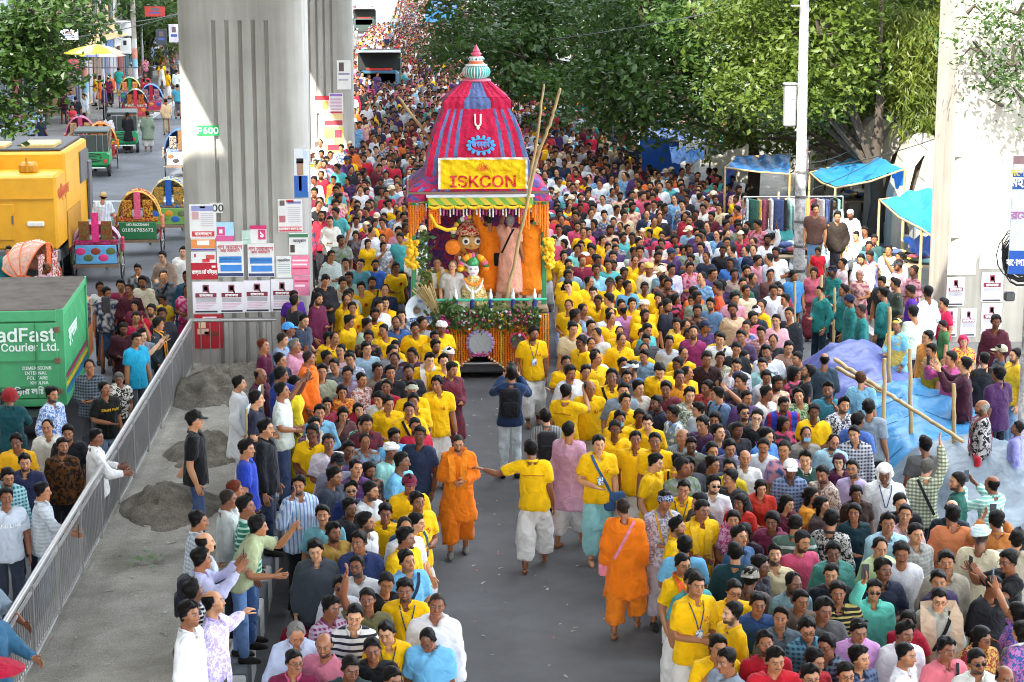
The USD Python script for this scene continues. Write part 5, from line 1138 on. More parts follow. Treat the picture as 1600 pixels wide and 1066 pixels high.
for sx in (-1, 1):
 MB().box((sx * (cw / 2 - .05), .03, (z0 + z1) / 2), (.12, .09, z1 - z0)).box((sx * (cw / 2 - .05), cl - .03, (z0 + z1) / 2), (.12, .09, z1 - z0)).box((sx * (cw / 2 - .04), cl / 2, z0 + .05), (.1, cl, .12)).box((sx * (cw / 2 - .04), cl / 2, z1 - .07), (.09, cl, .10)).out('container_frame', GREEN, ct)
MB().box((0, .0, z1 - .10), (cw - .2, .07, .17), ch=.01).box((0, 0, z0 + .05), (cw - .2, .07, .12)).out('door_header', GREEN, ct)
for sx in (-1, 1):
 d = MB().box((sx * .655, -.01, 1.45), (1.25, .05, 1.22), ch=.01).out('door', GREEN, ct)
 for z in (1.02, 1.44, 1.82): MB().box((sx * .655, -.045, z), (1.2, .03, .035)).out('door_rib', GREEN_D, d)
 for x in (.22, .95): MB().tube([(sx * x, -.06, .84), (sx * x, -.06, 2.06)], .017, 6).out('lock_bar', GREEN_D, d)
 for z in (.95, 1.45, 1.95): MB().box((sx * 1.28, -.05, z), (.10, .06, .09), ch=.01).out('hinge', plain((.16, .10, .06), .8, 0, .5, 30), d)
RS = trimesh.creation.icosphere(2, 1.0); v = np.array(RS.vertices) * [.17, .10, .17] * (1 + .12 * meshkit.noise(np.array(RS.vertices) * 2, 3)[:, None]); obj('green_bucket', (v + [.16, -.15, 1.42], RS.faces), plain(srgb('#1f8a3a'), .6), ct, True)
mb = MB()
for tx, x, z, hh, bn in (('SteadFast', .58, 1.88, .21, 0), ('Courier Ltd.', .86, 1.68, .12, 0), ('DIMENSIONS', .95, 1.34, .05, 0), ('INTERNAL', .93, 1.26, .05, 0), ('FCL TARE', .95, 1.18, .05, 0), ('KHULNA', .98, 1.10, .05, 0), ('কুরিয়ার লিঃ', .72, .96, .085, 1), ('স্টেডফাস্ট', -.55, .96, .085, 1)):
 vv, ff = lettering(tx, hh, .004, bool(bn)); obj('lettering', (on_face(vv, (x, -.066, z), FX, FZ), ff), plain(srgb('#d6e3da'), .6, 0, .2, 8.0), ct)
mb = MB(); vv, ff = lettering('সুন্দরবন', .2, .004, True); mb.add(on_face(vv, (cw / 2 - .015, 1.35, 1.65), (0, 1, 0), FZ), ff); mb.out('side_lettering', plain(srgb('#cfe6d8'), .6), ct)
for k, c in enumerate(('#7a2140', '#c2a21e', '#245f9e')): MB().box((cw / 2 - .012, cl / 2, 1.12 - k * .13), (.008, cl - .2, .075)).out('side_stripe', plain(srgb(c), .5, 0, .2), ct)
MB().box((0, 2.0, .58), (2.1, 5.2, .16)).out('chassis', BLACK, ct)
CAB = plain(srgb('#b8701a'), .5, 0, .3, 4.0)
MB().box((.25, cl + .85, 1.15), (2.1, 1.3, 1.2), ch=.12).out('cab', CAB, ct)
MB().box((1.30, cl + .8, 1.45), (.02, .7, .45)).out('cab_window', plain((.02, .025, .03), .1), ct); MB().box((1.315, cl + .75, .98), (.02, .9, .5), ch=.005).out('cab_door', plain(srgb('#a05a22'), .6, 0, .35), ct)
MB().tube([(1.25, cl + 1.35, 1.5), (1.5, cl + 1.5, 1.55)], .015, 6).box((1.55, cl + 1.5, 1.5), (.16, .05, .3), ch=.02).out('mirror', BLACK, ct)
for sx in (-1, 1):
 for y in (.9, cl + .9): wheel_disc(ct, np.array([sx * 1.0, y, .38]), .38, .22)
MB().box((0, -.12, .55), (2.2, .06, .1)).out('rear_bumper', GREEN_D, ct)
# yellow street-cleaning lorry
YEL = plain(srgb('#e0a010'), .45, 0, .22, 1.2, .06); YEL_D = plain(srgb('#b9830f'), .5, 0, .3, 2.0); GREYB = plain((.11, .11, .12), .6, 0, .3)
yt = thing('lorry', 'yellow boxy works lorry with black roof hatch and grey bumper', 'lorry', (-9.55, 45.1, 0), math.radians(1.5))
MB().box((0, .75, 1.95), (2.55, 1.5, 1.75), ch=.06).out('rear_body', YEL, yt)
MB().box((0, 3.4, 2.15), (2.55, 3.75, 2.15), ch=.06).out('main_body', YEL, yt)
MB().box((0, -.03, 2.28), (2.45, .04, .02)).out('rear_seam', YEL_D, yt); d = MB().box((-.28, -.02, 1.75), (1.15, .04, .85), ch=.012).out('rear_hatch', YEL, yt); MB().box((.26, -.055, 1.8), (.04, .03, .2)).out('latch', GREYB, d)
MB().box((.78, -.04, 1.70), (.40, .05, .12), ch=.025).out('white_lamp', plain((.8, .78, .7), .3), yt)
MB().box((0, .0, .95), (2.6, .25, .30), ch=.03).out('rear_bumper', GREYB, yt); MB().box((.45, -.13, .95), (.5, .02, .12)).out('bumper_mark', plain((.25, .03, .02), .6), yt)
MB().box((1.285, 2.6, 1.35), (.02, 2.2, .9), ch=.005).out('side_hatch', YEL_D, yt)
MB().box((1.29, 4.5, 2.6), (.05, 1.3, .8), ch=.02).out('side_grille', GREYB, yt); MB().box((1.32, 5.25, 1.9), (.08, .5, 1.5), ch=.02).out('side_ladder', GREYB, yt)
MB().box((-.7, .7, 2.92), (1.05, .5, .22), ch=.04).out('roof_tank', BLACK, yt); MB().box((-1.0, .35, 2.9), (.4, .3, .18), ch=.02).out('roof_box', YEL, yt); MB().box((.55, .75, 2.93), (.42, .42, .26), ch=.06).tube([(.55, .5, 2.85), (.55, .5, 3.2)], .03, 8).out('roof_vent', YEL_D, yt)
MB().box((0, 3.4, 3.26), (2.3, 3.5, .06), ch=.02).out('roof_plate', plain((.05, .05, .055), .7, 0, .3), yt); MB().box((-.6, 2.2, 3.33), (.9, 1.0, .12), ch=.03).box((.6, 2.4, 3.33), (.8, 1.2, .12), ch=.03).out('roof_hatch', plain(srgb('#c9ac70'), .6), yt)
MB().box((0, 2.6, .75), (2.2, 5.2, .3)).out('chassis', BLACK, yt)
MB().box((0, 5.6, 2.0), (2.4, 1.2, 1.9), ch=.1).out('cab', GREYB, yt)
for sx in (-1, 1):
 for y in (.8, 3.2, 5.3): wheel_disc(yt, np.array([sx * 1.02, y, .5]), .5, .3)
vv, ff = lettering('পরিচ্ছন্নতা', .22, .004, True); obj('lettering', (on_face(vv, (1.282, 1.05, 2.35), (0, 1, 0), FZ), ff), plain(srgb('#c8501e'), .6), yt)
# cycle rickshaws: folding hood, painted back panel, three spoked wheels
def rickshaw(label, loc, rz, hood, hood2, panel_c, art, text=None, group='cycle rickshaws on the left carriageway', hoodpat='print', hz=.80):
 t = thing('rickshaw', label, 'rickshaw', loc, rz, group)
 n, m = 15, 7; a = np.linspace(-.12 * math.pi, 1.12 * math.pi, n); V = []
 for k in range(m):
  sw = math.radians(-18 + 100 * k / (m - 1)); R1 = .55 + .03 * math.sin(k * math.pi / (m - 1)); hgt = hz * (1 + .06 * (k % 2))
  V.append(np.stack([R1 * np.cos(a) * 1.0, np.full(n, 0.) + math.sin(sw) * hgt * np.maximum(np.sin(a), 0), .95 + math.cos(sw * .9) * hgt * np.maximum(np.sin(a), 0) - .05 * (np.sin(a) < 0)], -1))
 V = np.array(V); obj('hood', (V.reshape(-1, 3) + [0, -.28, 0], grid_faces(m, n, False)), cloth(hood, f'{hoodpat}:{hood2}:14'), t, True)
 for k in (0, 2, 4, 6): obj('hood_hoop', tube(V[k] * [1.012, 1.012, 1.004] + [0, -.285, 0], .018, 6), plain(srgb(hood2), .5), t, True)
 mb = MB().box((0, -.585, 1.36), (.17, .02, .72)); mb.out('hood_strip', cloth(art[0], None), t)
 for sx in (-1, 1): MB().box((sx * .27, -.57, 1.28), (.26, .02, .46), ch=.01).out('hood_flap', cloth(art[1], f'print:{art[2]}:22'), t)
 MB().box((0, -.50, .98), (1.05, .12, .14), ch=.03).out('seat_back', cloth(art[2], f'print:{hood}:20'), t)
 p = MB().box((0, -.62, .70), (.98, .03, .46), ch=.01).out('back_panel', plain(srgb(panel_c), .5, 0, .15), t)
 MB().box((0, -.66, .42), (1.1, .08, .07)).out('rear_bar', plain((.20, .13, .08), .7, 0, .4), t)
 if text:
  mb = MB()
  for tx, z, hh in text: vv, ff = lettering(tx, hh, .004); obj('lettering', (on_face(vv, (0, -.637, z), FX, FZ), ff), plain(srgb('#e2e6dc'), .6), t)
 else:
  for k in range(5): q = trimesh.creation.icosphere(1, 1.0); v = np.array(q.vertices) * [.12, .012, .09] + [-.36 + k * .18, -.635, .70 + .08 * (-1) ** k]; obj('painted_flower', (v, q.faces), plain(srgb(art[k % 3]), .5), p, True)
 for sx in (-1, 1):
  wheel_disc(t, np.array([sx * .58, -.15, .36]), .36, .04, 0, True); obj('mudguard', tube(np.array([(sx * .58, -.15 + .42 * math.cos(b), .36 + .42 * math.sin(b)) for b in np.linspace(.4, 2.9, 9)]), .03, 5), plain(srgb(art[1]), .5), t, True)
  MB().box((sx * .62, -.35, .92), (.07, .30, .34), ch=.02).out('side_trim', cloth(art[0], f'print:{art[2]}:24'), t)
 MB().box((0, -.2, .62), (.98, .5, .12), ch=.03).out('seat', cloth('#7a1f2a', None), t); MB().box((0, .2, .36), (.9, .45, .05)).out('footboard', BLACK, t)
 MB().tube([(0, .3, .4), (0, 1.0, .42), (0, 1.55, .42)], .022, 6).tube([(0, 1.0, .42), (0, 1.0, .85)], .02, 6).tube([(0, 1.1, .8), (0, 1.6, .8), (0, 1.72, .36)], .02, 6).tube([(-.28, 1.5, 1.0), (0, 1.62, .95), (.28, 1.5, 1.0)], .016, 6).tube([(0, 1.62, .95), (0, 1.66, .7)], .018, 6).box((0, 1.0, .88), (.16, .26, .06), ch=.02).out('frame', BLACK, t)
 wheel_disc(t, np.array([0, 1.75, .36]), .36, .04, 0, True)
 return t
def gp(x, y): p = at(x, y, 0); return (float(p[0]), float(p[1]), 0.0)
SIT = []
rickshaw('pink hooded cycle rickshaw with bull painted on its back', gp(156, 436), .05, '#c23a86', '#f0d0e0', '#5fa8d8', ('#d83a80', '#5a6a3a', '#8a3a22'), hoodpat='stripe', hz=.5)
rickshaw('red cycle rickshaw with green plate and phone number', gp(222, 396), .0, '#a81e34', '#d8b04a', '#1f6a3f', ('#d8607e', '#7e1a1c', '#c89a30'), [('MD.RAZZHAN', .86, .065), ('01856783671', .72, .085)])
rickshaw('blue hooded cycle rickshaw with yellow flowered panel beside the pier', gp(271, 372), -.04, '#2f6ea8', '#d8c88a', '#6f9a4a', ('#2a5fb0', '#5b6a4a', '#c88a24'))
rickshaw('blue cycle rickshaw half behind the pier, white back panel', gp(284, 275), .1, '#3a6fb8', '#26406a', '#cfc8cc', ('#7a5a3a', '#3a3434', '#a89a8a'))
rickshaw('white and orange hooded rickshaw behind the green container', gp(44, 500)[:2] + (0,), 1.2, '#e6d8cc', '#e0703a', '#c8602a', ('#e0703a', '#d8d0c8', '#a83a2a'), hoodpat='bands')
rickshaw('dark teal rickshaw at the left edge beside the yellow lorry', gp(14, 425), .5, '#9cc4d4', '#e8f0f0', '#12414c', ('#16343c', '#0f2a30', '#7a5a30'), hoodpat='bands')
rickshaw('red and orange hooded rickshaw next to the green auto', gp(160, 262), .15, '#c83a3a', '#f0a050', '#b0402a', ('#e87a30', '#a82a3a', '#d8a030'))
rickshaw('pink and grey hooded rickshaw behind the green auto', gp(128, 250), .15, '#8a7a9a', '#c85a7a', '#4a3a5a', ('#b84a6a', '#6a5a7a', '#c8a050'))
rickshaw('white arched rickshaw with red back further up the street', gp(214, 196), .1, '#d8d4c0', '#4a4a44', '#a83a30', ('#c83a4a', '#c87a2a', '#8a2a2a'))
rickshaw('blue tarpaulin rickshaw van beyond the white arched one', gp(238, 186), .1, '#2a5aa8', '#6a9ad8', '#a82a4a', ('#b02a40', '#2a4a9a', '#c8803a'))
rickshaw('multicoloured rickshaw far up by the vendor umbrellas', gp(205, 172), .1, '#3a6aa8', '#c8c05a', '#2a4a8a', ('#2a8a5a', '#c83a6a', '#d8b030'))
def auto(label, loc, rz, col, colp):
 t = thing('auto_rickshaw', label, 'auto rickshaw', loc, rz)
 MB().box((0, 0, .62), (1.25, 2.3, .55), ch=.1).out('body', plain(srgb(col), .45, 0, .15), t)
 MB().box((0, -1.13, .75), (1.1, .06, .34), ch=.02).out('rear_panel', plain(srgb(col), .45, 0, .15), t)
 q = MB(); 
 for k in range(7):
  a = k * math.pi / 3.5; q.tube([( .28 + .10 * math.cos(a), -1.17, .72 + .12 * math.sin(a)), (.0 + .3 * math.cos(a), -1.17, .72 + .16 * math.sin(a))], .02, 5)
 q.out('painted_scroll', BLACK, t, True)
 MB().box((0, .05, 1.62), (1.26, 2.1, .10), ch=.05).out('roof', plain(srgb('#2c3a34'), .6), t)
 MB().box((0, -1.02, 1.22), (1.2, .05, .62), ch=.02).out('rear_canvas', plain(srgb('#39423c'), .7), t)
 for sx in (-1, 1):
  for y in (-.95, .0, .95): MB().tube([(sx * .6, y, .85), (sx * .58, y, 1.6)], .022, 6).out('upright', STEEL, t, True)
  for x in (.2, .42): MB().tube([(sx * x, -1.06, .9), (sx * x, -1.06, 1.55)], .012, 5).out('rear_bar', STEEL, t, True)
  wheel_disc(t, np.array([sx * .6, -.75, .25]), .25, .12)
  MB().box((sx * .5, -1.18, .58), (.1, .03, .14)).out('tail_lamp', plain((.5, .05, .03), .4), t)
 wheel_disc(t, np.array([0, 1.1, .25]), .25, .12)
 MB().box((0, -1.0, 1.36), (.22, .08, .2)).out('red_plate', plain(srgb('#8a2a34'), .6), t); MB().tube([(-.5, -1.25, .34), (.5, -1.25, .34)], .03, 6).out('rear_bumper', STEEL, t, True)
 return t
auto('green three wheeled auto with black scrollwork at the rear', gp(147, 272), .1, '#1f8a4a', '#1c1c1c')
auto('green and blue flowered auto further up the street', gp(193, 236), .12, '#1f8a58', '#2a4a8a')
# police truck and smaller vehicles deep in the procession
def canopy_truck(label, loc, rz, body, cabc, s=1.0):
 t = thing('truck', label, 'truck', loc, rz)
 MB().box((0, 1.2, 2.0), (2.3, 4.4, 1.9), ch=.25).out('canopy', plain(srgb(body), .8, 0, .3, 2.0), t)
 MB().box((0, -1.05, 2.45), (2.3, .12, .95), ch=.04).out('canopy_front', plain(srgb('#1e2420'), .8), t); MB().box((0, -1.4, 3.0), (2.3, 1.2, .08), ch=.03).out('hood', plain(srgb('#c9cac6'), .7), t)
 MB().box((0, -1.6, 1.25), (2.1, 1.3, 1.5), ch=.14).out('cab', plain(srgb(cabc), .4, 0, .15), t); MB().box((0, -2.2, 1.62), (1.8, .1, .6), ch=.04).out('windscreen', plain((.02, .035, .035), .06), t)
 MB().box((0, -2.28, .62), (2.2, .2, .3), ch=.05).out('bumper', BLACK, t); MB().box((0, -1.5, 2.06), (1.4, .2, .12), ch=.03).out('light_bar', plain(srgb('#b02a20'), .3), t)
 for sx in (-1, 1):
  MB().box((sx * .75, -2.28, .95), (.28, .06, .18), ch=.03).out('headlight', plain((.6, .6, .58), .2), t)
  for y in (-1.5, 2.4): wheel_disc(t, np.array([sx * .95, y, .45]), .45, .26)
 return t
canopy_truck('grey canopied police truck with blue cab deep in the crowd', (-1.75, 106.0, 0), .0, '#4a5048', '#2c5670')
canopy_truck('small dark truck far behind the police truck', (-4.9, 205.0, 0), .0, '#3a4038', '#3a4a44')
# motorcycle under the helmeted rider
mc = thing('motorcycle', 'black motorcycle of the helmeted rider beside the green container', 'motorcycle', tuple(at(16, 720, 0)), math.radians(20))
wheel_disc(mc, np.array([0, -.62, .30]), .30, .1); wheel_disc(mc, np.array([0, .68, .30]), .30, .09)
MB().box((0, .18, .72), (.26, .5, .22), ch=.07).out('tank', plain((.03, .03, .035), .25), mc); MB().box((0, -.35, .76), (.26, .7, .12), ch=.04).out('seat', BLACK, mc); MB().box((0, .02, .42), (.24, .45, .3), ch=.05).out('engine', GALV, mc)
MB().tube([(-.36, .48, 1.02), (0, .55, .98), (.36, .48, 1.02)], .014, 6).tube([(0, .55, .98), (0, .68, .30)], .03, 6).tube([(0, -.62, .3), (0, .0, .35)], .025, 6).out('frame', BLACK, mc); MB().box((0, -.78, .72), (.14, .08, .1), ch=.02).out('tail_lamp', plain((.5, .03, .02), .3), mc)
# == poles, signs, wires
def col_pole(name, label, p0, p1, r0, r1, mat, cat='pole', group=None):
 p0, p1 = np.array(p0), np.array(p1); t = thing(name, label, cat, tuple(p0), 0, group); n = 12
 tt = np.linspace(0, 1, n); obj('shaft', tube((p1 - p0) * tt[:, None], r0 + (r1 - r0) * tt, 14), mat, t, 40); return t
POLE = material('poster_pole', {'g': ('texture_coordinate', {}), 'n': ('noise_texture', {'scale': 5.0, 'detail': 6.0, 'roughness': .7}), 'r': ('rgb_ramp', {'ramp': [(.38, (.20, .20, .20)), (.5, (.42, .42, .42)), (.56, (.62, .60, .58)), (.64, (.30, .30, .31))]}), 'p': ('principled_bsdf', {'roughness': .6, 'metallic': .2})}, [('g.object', 'n.vector'), ('n.fac', 'r.fac'), ('r.color', 'p.base_color')])
bp = at(1247, 480, .1); bt = at_y(1250, -60, 42.7)
up = col_pole('utility_pole', 'tall grey utility pole with meter box and hanging sign by the tents', bp, (bt[0], bp[1], 8.9), .135, .085, POLE, 'utility pole')
def rel(px, py, Y): return at_y(px, py, Y) - bp
c = rel(1234, 165, 42.5); MB().box(c, (.26, .22, .92), ch=.03).out('meter_box', plain((.30, .31, .31), .6, .3), up); MB().box(c + [0, 0, .47], (.30, .26, .06), ch=.02).out('box_lid', plain((.24, .25, .25), .6, .3), up)
for k in range(3): MB().box(c + [.04, -.115, .28 - .06 * k], (.10, .01, .02)).out('vent_slit', plain((.45, .45, .45), .5), up)
c = rel(1256, 45, 42.5); MB().box(c, (.17, .2, .25), ch=.02).out('junction_box', WHITE, up); MB().box(rel(1248, 9, 42.6), (.34, .05, .03)).out('cross_arm', GALV, up)
obj('conduit', tube(np.array([rel(1258, 60, 42.5), rel(1259, 120, 42.5), rel(1260, 165, 42.5), rel(1256, 185, 42.5), rel(1243, 205, 42.5)]), .03, 8), GALV, up, True)
for k in range(5): MB().lathe([(.14, .0), (.145, .03), (.14, .06)], (0, 0, .8 + k * .55), 14).out('clamp_band', plain((.12, .12, .12), .6, .4), up, 40)
o, w, h = face_rect(1243, 219, 1263, 292, 42.4); panel('notice_board', 'white notice board with red stamped marks hanging on the utility pole', 'sign', o, FX, FZ, w, h, plain(srgb('#8f8d92'), .7), [(.0, .0, 1, .16, '#86749a'), ('ক্যা', .5, .74, .09, '#c04a54', True), ('এ', .5, .5, .08, '#5a9a7a', True), ('ভবন', .5, .35, .08, '#c04a54', True)], None, .02)
sp0 = at(1592, 800, .13)
sg = col_pole('sign_pole', 'grey poster-worn sign pole at the right edge of the crowd', sp0, (sp0[0] - .0, sp0[1], 6.6), .085, .075, POLE, 'pole')
def srel(px, py): return at_y(px, py, sp0[1] - .05) - sp0
coil = MB()
for k in range(26):
 a = np.linspace(0, 2 * np.pi, 15); r = rng.uniform(.22, .34); cc = srel(1592, 400) + [rng.normal(0, .03), -.12 + rng.normal(0, .04), rng.normal(0, .05)]; tl = rng.normal(0, .3)
 coil.tube(np.column_stack([r * np.cos(a) * .85, r * np.sin(a) * math.sin(tl), r * np.sin(a)]) + cc, .008, 4, False)
coil.out('cable_coil', BLACK, sg)
MB().box(srel(1577, 463), (.14, .1, .13), ch=.02).out('bracket', DARKSTEEL, sg)
o, w, h = face_rect(1575, 243, 1640, 428, sp0[1] - .32)
panel('sign_board', 'blue and white shop sign board on the pole at the right edge', 'sign', o, (math.cos(.12), math.sin(.12) * -1, 0), FZ, w, h, plain(srgb('#cfd9ee'), .45), [(0, .0, 1, .20, '#1f56b0'), (0, .72, 1, .86, '#2a559c'), (0, .86, 1, 1, '#d8dfee'), (0, .93, .4, 1, '#d07a70'), ('মহানগর', .42, .78, .075, '#ffffff', True), ('দোকান', .34, .86, .05, '#d8c85a', True), ('রেস্ট', .32, .50, .06, '#b070a0', True), ('যোগাযোগ', .4, .10, .05, '#ffffff', True)], None, .05)
CON_P = plain((.34, .31, .27), .8, 0, .4, 2.0)
lp = []
for k, (px, py, r, tall, lab, mt) in enumerate(((135, 178, .17, 9, 'thick concrete power pole by the left pavement with torn bills', CON_P), (126, 176, .07, 9, 'thin steel pole wrapped in cables beside the concrete one', GALV), (163, 176, .06, 9, 'slim grey pole with a white bill on it', GALV), (212, 136, .17, 9.5, 'concrete power pole carrying two white boxes', CON_P), (224, 130, .08, 9.5, 'slim steel pole just right of the boxed power pole', GALV), (262, 100, .07, 9, 'far slim pole hung with portrait boards', GALV))):
 p = at(px, py, .13); lp.append(col_pole('street_pole', lab, p, (p[0], p[1], tall), r, r * .8, mt, 'power pole'))
 if k in (0, 3):
  for q in range(4): MB().lathe([(r * 1.03, 0), (r * 1.04, .05), (r * 1.04, .55), (r * 1.03, .6)], (0, 0, .5 + q * .62), 14).out('bill', plain(srgb(('#c8c8cc', '#8ab8cc', '#c88a7a', '#b8b8b0')[q]), .8, 0, .3, 6.0), lp[-1], 40)
 if k == 3:
  o = at_y(195, 45, p[1] - .3) - p; MB().box(o, (.75, .4, .9), ch=.04).out('upper_box', WHITE, lp[-1]); MB().box(o + [.0, 0, -1.05], (.66, .38, .95), ch=.04).out('lower_box', WHITE, lp[-1]); MB().box(o + [.0, -.2, -.85], (.2, .03, .28)).out('box_window', BLACK, lp[-1])
 if k == 2: MB().lathe([(.075, 0), (.08, .02), (.08, 1.3), (.075, 1.32)], (0, 0, .9), 12).out('bill', PAPER, lp[-1], 40)
def wire(label, pts, sag, r=.012, group=None):
 a, b = map(np.asarray, pts); t = np.linspace(0, 1, 15)[:, None]; p = a + (b - a) * t - np.array([0, 0, 1]) * sag * 4 * t * (1 - t)
 return obj('cable', tube(p, r, 4), BLACK, None, True, label=label, cat='cable', group=group)
wire('pale cable crossing the left street above the rickshaws', (at_y(-20, 90, 40), at_y(285, 100, 52)), .15)
wire('second cable sagging over the yellow lorry', (at_y(-20, 68, 42), at_y(285, 20, 60)), .2)
wire('upper cable crossing in front of the concrete poles', (at_y(40, 35, 42), at_y(290, 18, 70)), .2)
for k in range(7): wire('black service cables strung between the left street poles', (np.array(at(135, 178, 0)) + [0, 0, 6.2 + k * .22], np.array(at(212, 136, 0)) + [0, 0, 6.0 + k * .25]), .4 + .1 * k, .014, 'cables between the left poles')
for k in range(4): wire('black service cables strung from the far boxed pole towards the pier', (np.array(at(212, 136, 0)) + [0, 0, 6.2 + k * .3], np.array(at(262, 100, 0)) + [0, 0, 6.4 + k * .3]), .5, .014, 'cables to the far pole')
for k, (a_, b_) in enumerate((((1262, 298, 42.6), (1400, 230, 52)), ((1262, 265, 42.6), (1480, 210, 40)), ((1340, 176, 57), (1300, 100, 60)), ((1385, 168, 50), (1450, 235, 46)), ((1263, 255, 42.6), (1345, 225, 55)))):
 wire(('white rope from the utility pole to the far tent', 'thin cable from the utility pole to the sunlit pillar', 'thin cable rising from the arches into the trees', 'double cable slanting down past the last arch', 'thin rope from the notice board to the first arch')[k], (at_y(*a_), at_y(*b_)), .1, .01)
wire('light cable strung through the dark tree crown', (at_y(860, 62, 50), at_y(1120, 18, 50)), .05, .012)
# vendor umbrellas on the left pavement
for px, py, Y, cols, lab in ((160, 84, 92, ('#d8c83a', '#8a8ad0', '#e6e0d8', '#d09a8a'), 'many coloured vendor umbrella beside the slim grey pole'), (137, 80, 88, ('#d8c020', '#d8c83a'), 'yellow vendor umbrella behind the concrete power pole'), (150, 78, 80, ('#c8b83a', '#e0d890'), 'pale yellow vendor umbrella between the poles')):
 p = at_y(px, py, Y); t = thing('umbrella', lab, 'umbrella', (p[0], p[1], .13)); hz = p[2] - .13
 for k in range(8):
  a = np.linspace(k * math.pi / 4, (k + 1) * math.pi / 4, 5); rr = np.linspace(.02, 1.1, 5); V = np.array([[(r * math.cos(q) * (1 - .05 * math.sin((q - a[0]) * 4)), r * math.sin(q), hz + .32 * (1 - (r / 1.1) ** 1.7) - .1) for q in a] for r in rr])
  obj('panel', (V.reshape(-1, 3), grid_faces(5, 5, False)), cloth(cols[k % len(cols)], None), t, True)
 MB().tube([(0, 0, 0), (0, 0, hz + .3)], .02, 6).out('stick', STEEL, t)
# shops and houses along the left pavement, far behind
def building(label, x, y, w, d, h, col, floors, shop):
 t = thing('building', label, 'building', (x, y, .13)); wm = plain(srgb(col), .85, 0, .25, .8)
 MB().box((-d / 2, w / 2, h / 2), (d, w, h)).out('wall', wm, t)
 fh = h / floors; nb_ = max(2, int(w / 2.6))
 for fl_ in range(floors):
  for k in range(nb_):
   yy = (k + .5) * w / nb_; zz = fl_ * fh + (1.35 if fl_ == 0 else fh * .52)
   hh, ww = (2.4, w / nb_ * .82) if fl_ == 0 else (fh * .5, w / nb_ * .5)
   wn = MB().box((.03, yy, zz), (.06, ww, hh)).out('shop_front' if fl_ == 0 else 'window', plain(srgb(shop[k % len(shop)]) if fl_ == 0 else (.03, .04, .05), .5 if fl_ == 0 else .15), t)
   MB().box((.07, yy, zz - hh / 2 - .05), (.14, ww + .1, .09)).box((.08, yy, zz), (.03, .05, hh)).out('frame', wm, wn)
  if fl_: MB().box((.35, w / 2, fl_ * fh), (.75, w * .98, .12)).out('ledge', wm, t)
 for k in range(nb_):
  yy = (k + .5) * w / nb_; MB().box((.30, yy, fh - .35), (.12, w / nb_ * .8, .6), ch=.02).out('shop_sign', plain(srgb(('#c8c8d4', '#7a8ac0', '#c83a3a', '#d8d8d0', '#3a6aa8')[k % 5]), .5), t)
 return t
for k in range(8):
 building(('cream shop house beside the near left pavement', 'grey shop house with blue shutters next along the left pavement', 'pale blue shop house behind the vendor umbrellas', 'ochre house behind the concrete poles', 'white house far along the left pavement', 'grey house at the far left behind the boards', 'pink house far down the left street', 'last pale house visible down the left street')[k], -17.5 - (k % 3) * .6, 42 + k * 19, 17.5, 12, 17 + (k % 3) * 3, ('#b8ad96', '#9aa0a4', '#a9b7c4', '#b89a6a', '#c4c2ba', '#8f9292', '#b89a92', '#c0b8a8')[k], 5, (('#3a3f52', '#7a2a2a', '#2a5a6a'), ('#5a3a2a', '#2a3a6a', '#8a8a90'))[k % 2])
building('tall office block at the left of the footbridge', -16.2, -6, 46, 14, 21.5, '#a8a498', 6, ('#3a3f52', '#2a3a4a'))
for px, py, Y, w_, h_, col, lab in ((108, 54, 60, .55, .32, '#c4cfe4', 'pale shop board with blue marks among the left leaves'), (252, 58, 95, .5, .75, '#3a3f4a', 'dark portrait board hung on the far slim pole'), (272, 52, 88, .45, .8, '#c9c4d0', 'white portrait board beside the pier'), (242, 18, 100, 1.0, .5, '#b83a30', 'red awning sign high above the far left street'), (115, 100, 70, .34, .3, '#d84a5a', 'small red sign at the left pavement')):
 o = at_y(px, py, Y); panel('sign_board', lab, 'sign', o, FX, FZ, w_, h_, plain(srgb(col), .6, 0, .2, 2.0), [(.2, .3, .8, .45, '#4a5a9a'), (.3, .55, .7, .85, '#6a5a5a')] if k else [], None, .06)
# == tents, tarpaulins, fence on the right pavement
def drape(pts_grid, sag, seed, mat, name, parent, n=26, wr=.05, thick=0):
 """A bilinear cloth between four corners (a, b, c, d) with sag and wrinkles."""
 a, b, c, d = map(np.asarray, pts_grid); u, v = np.meshgrid(np.linspace(0, 1, n), np.linspace(0, 1, n), indexing='ij')
 P = (a * ((1 - u) * (1 - v))[..., None] + b * (u * (1 - v))[..., None] + c * (u * v)[..., None] + d * ((1 - u) * v)[..., None])
 wz = -sag * (16 * u * (1 - u) * v * (1 - v)) + wr * (meshkit.fbm(np.stack([u * 7, v * 4, 0 * u + seed], -1), 3, seed) - .5) * 2 + wr * .5 * np.sin(u * 25 + v * 9 + seed)
 P = P + np.array([0, -.3, 1]) * wz[..., None]
 return obj(name, (P.reshape(-1, 3), grid_faces(n, n, False)), mat, parent, True)
def tarp(col, tr=.35):
 c = np.array(srgb(col))
 return material(mname('tarpaulin'), {'g': ('texture_coordinate', {}), 'n': ('noise_texture', {'scale': 3.0, 'detail': 5.0, 'roughness': .6, 'distortion': .8}), 'r': ('rgb_ramp', {'ramp': [(.3, tuple(c * .8)), (.7, tuple(np.minimum(c * 1.15, .9)))]}), 'b': ('bump', {'strength': .7, 'distance': .05}), 'p': ('principled_bsdf', {'roughness': .34, 'specular_ior_level': .5}), 't': ('translucent_bsdf', {}), 'm': ('mix_closure', {'fac': tr})},
  [('g.object', 'n.vector'), ('n.fac', 'r.fac'), ('r.color', 'p.base_color'), ('r.color', 't.color'), ('n.fac', 'b.height'), ('b.normal', 'p.normal'), ('p.BSDF', 'm.closure1'), ('t.BSDF', 'm.closure2')], surface='m.closure')
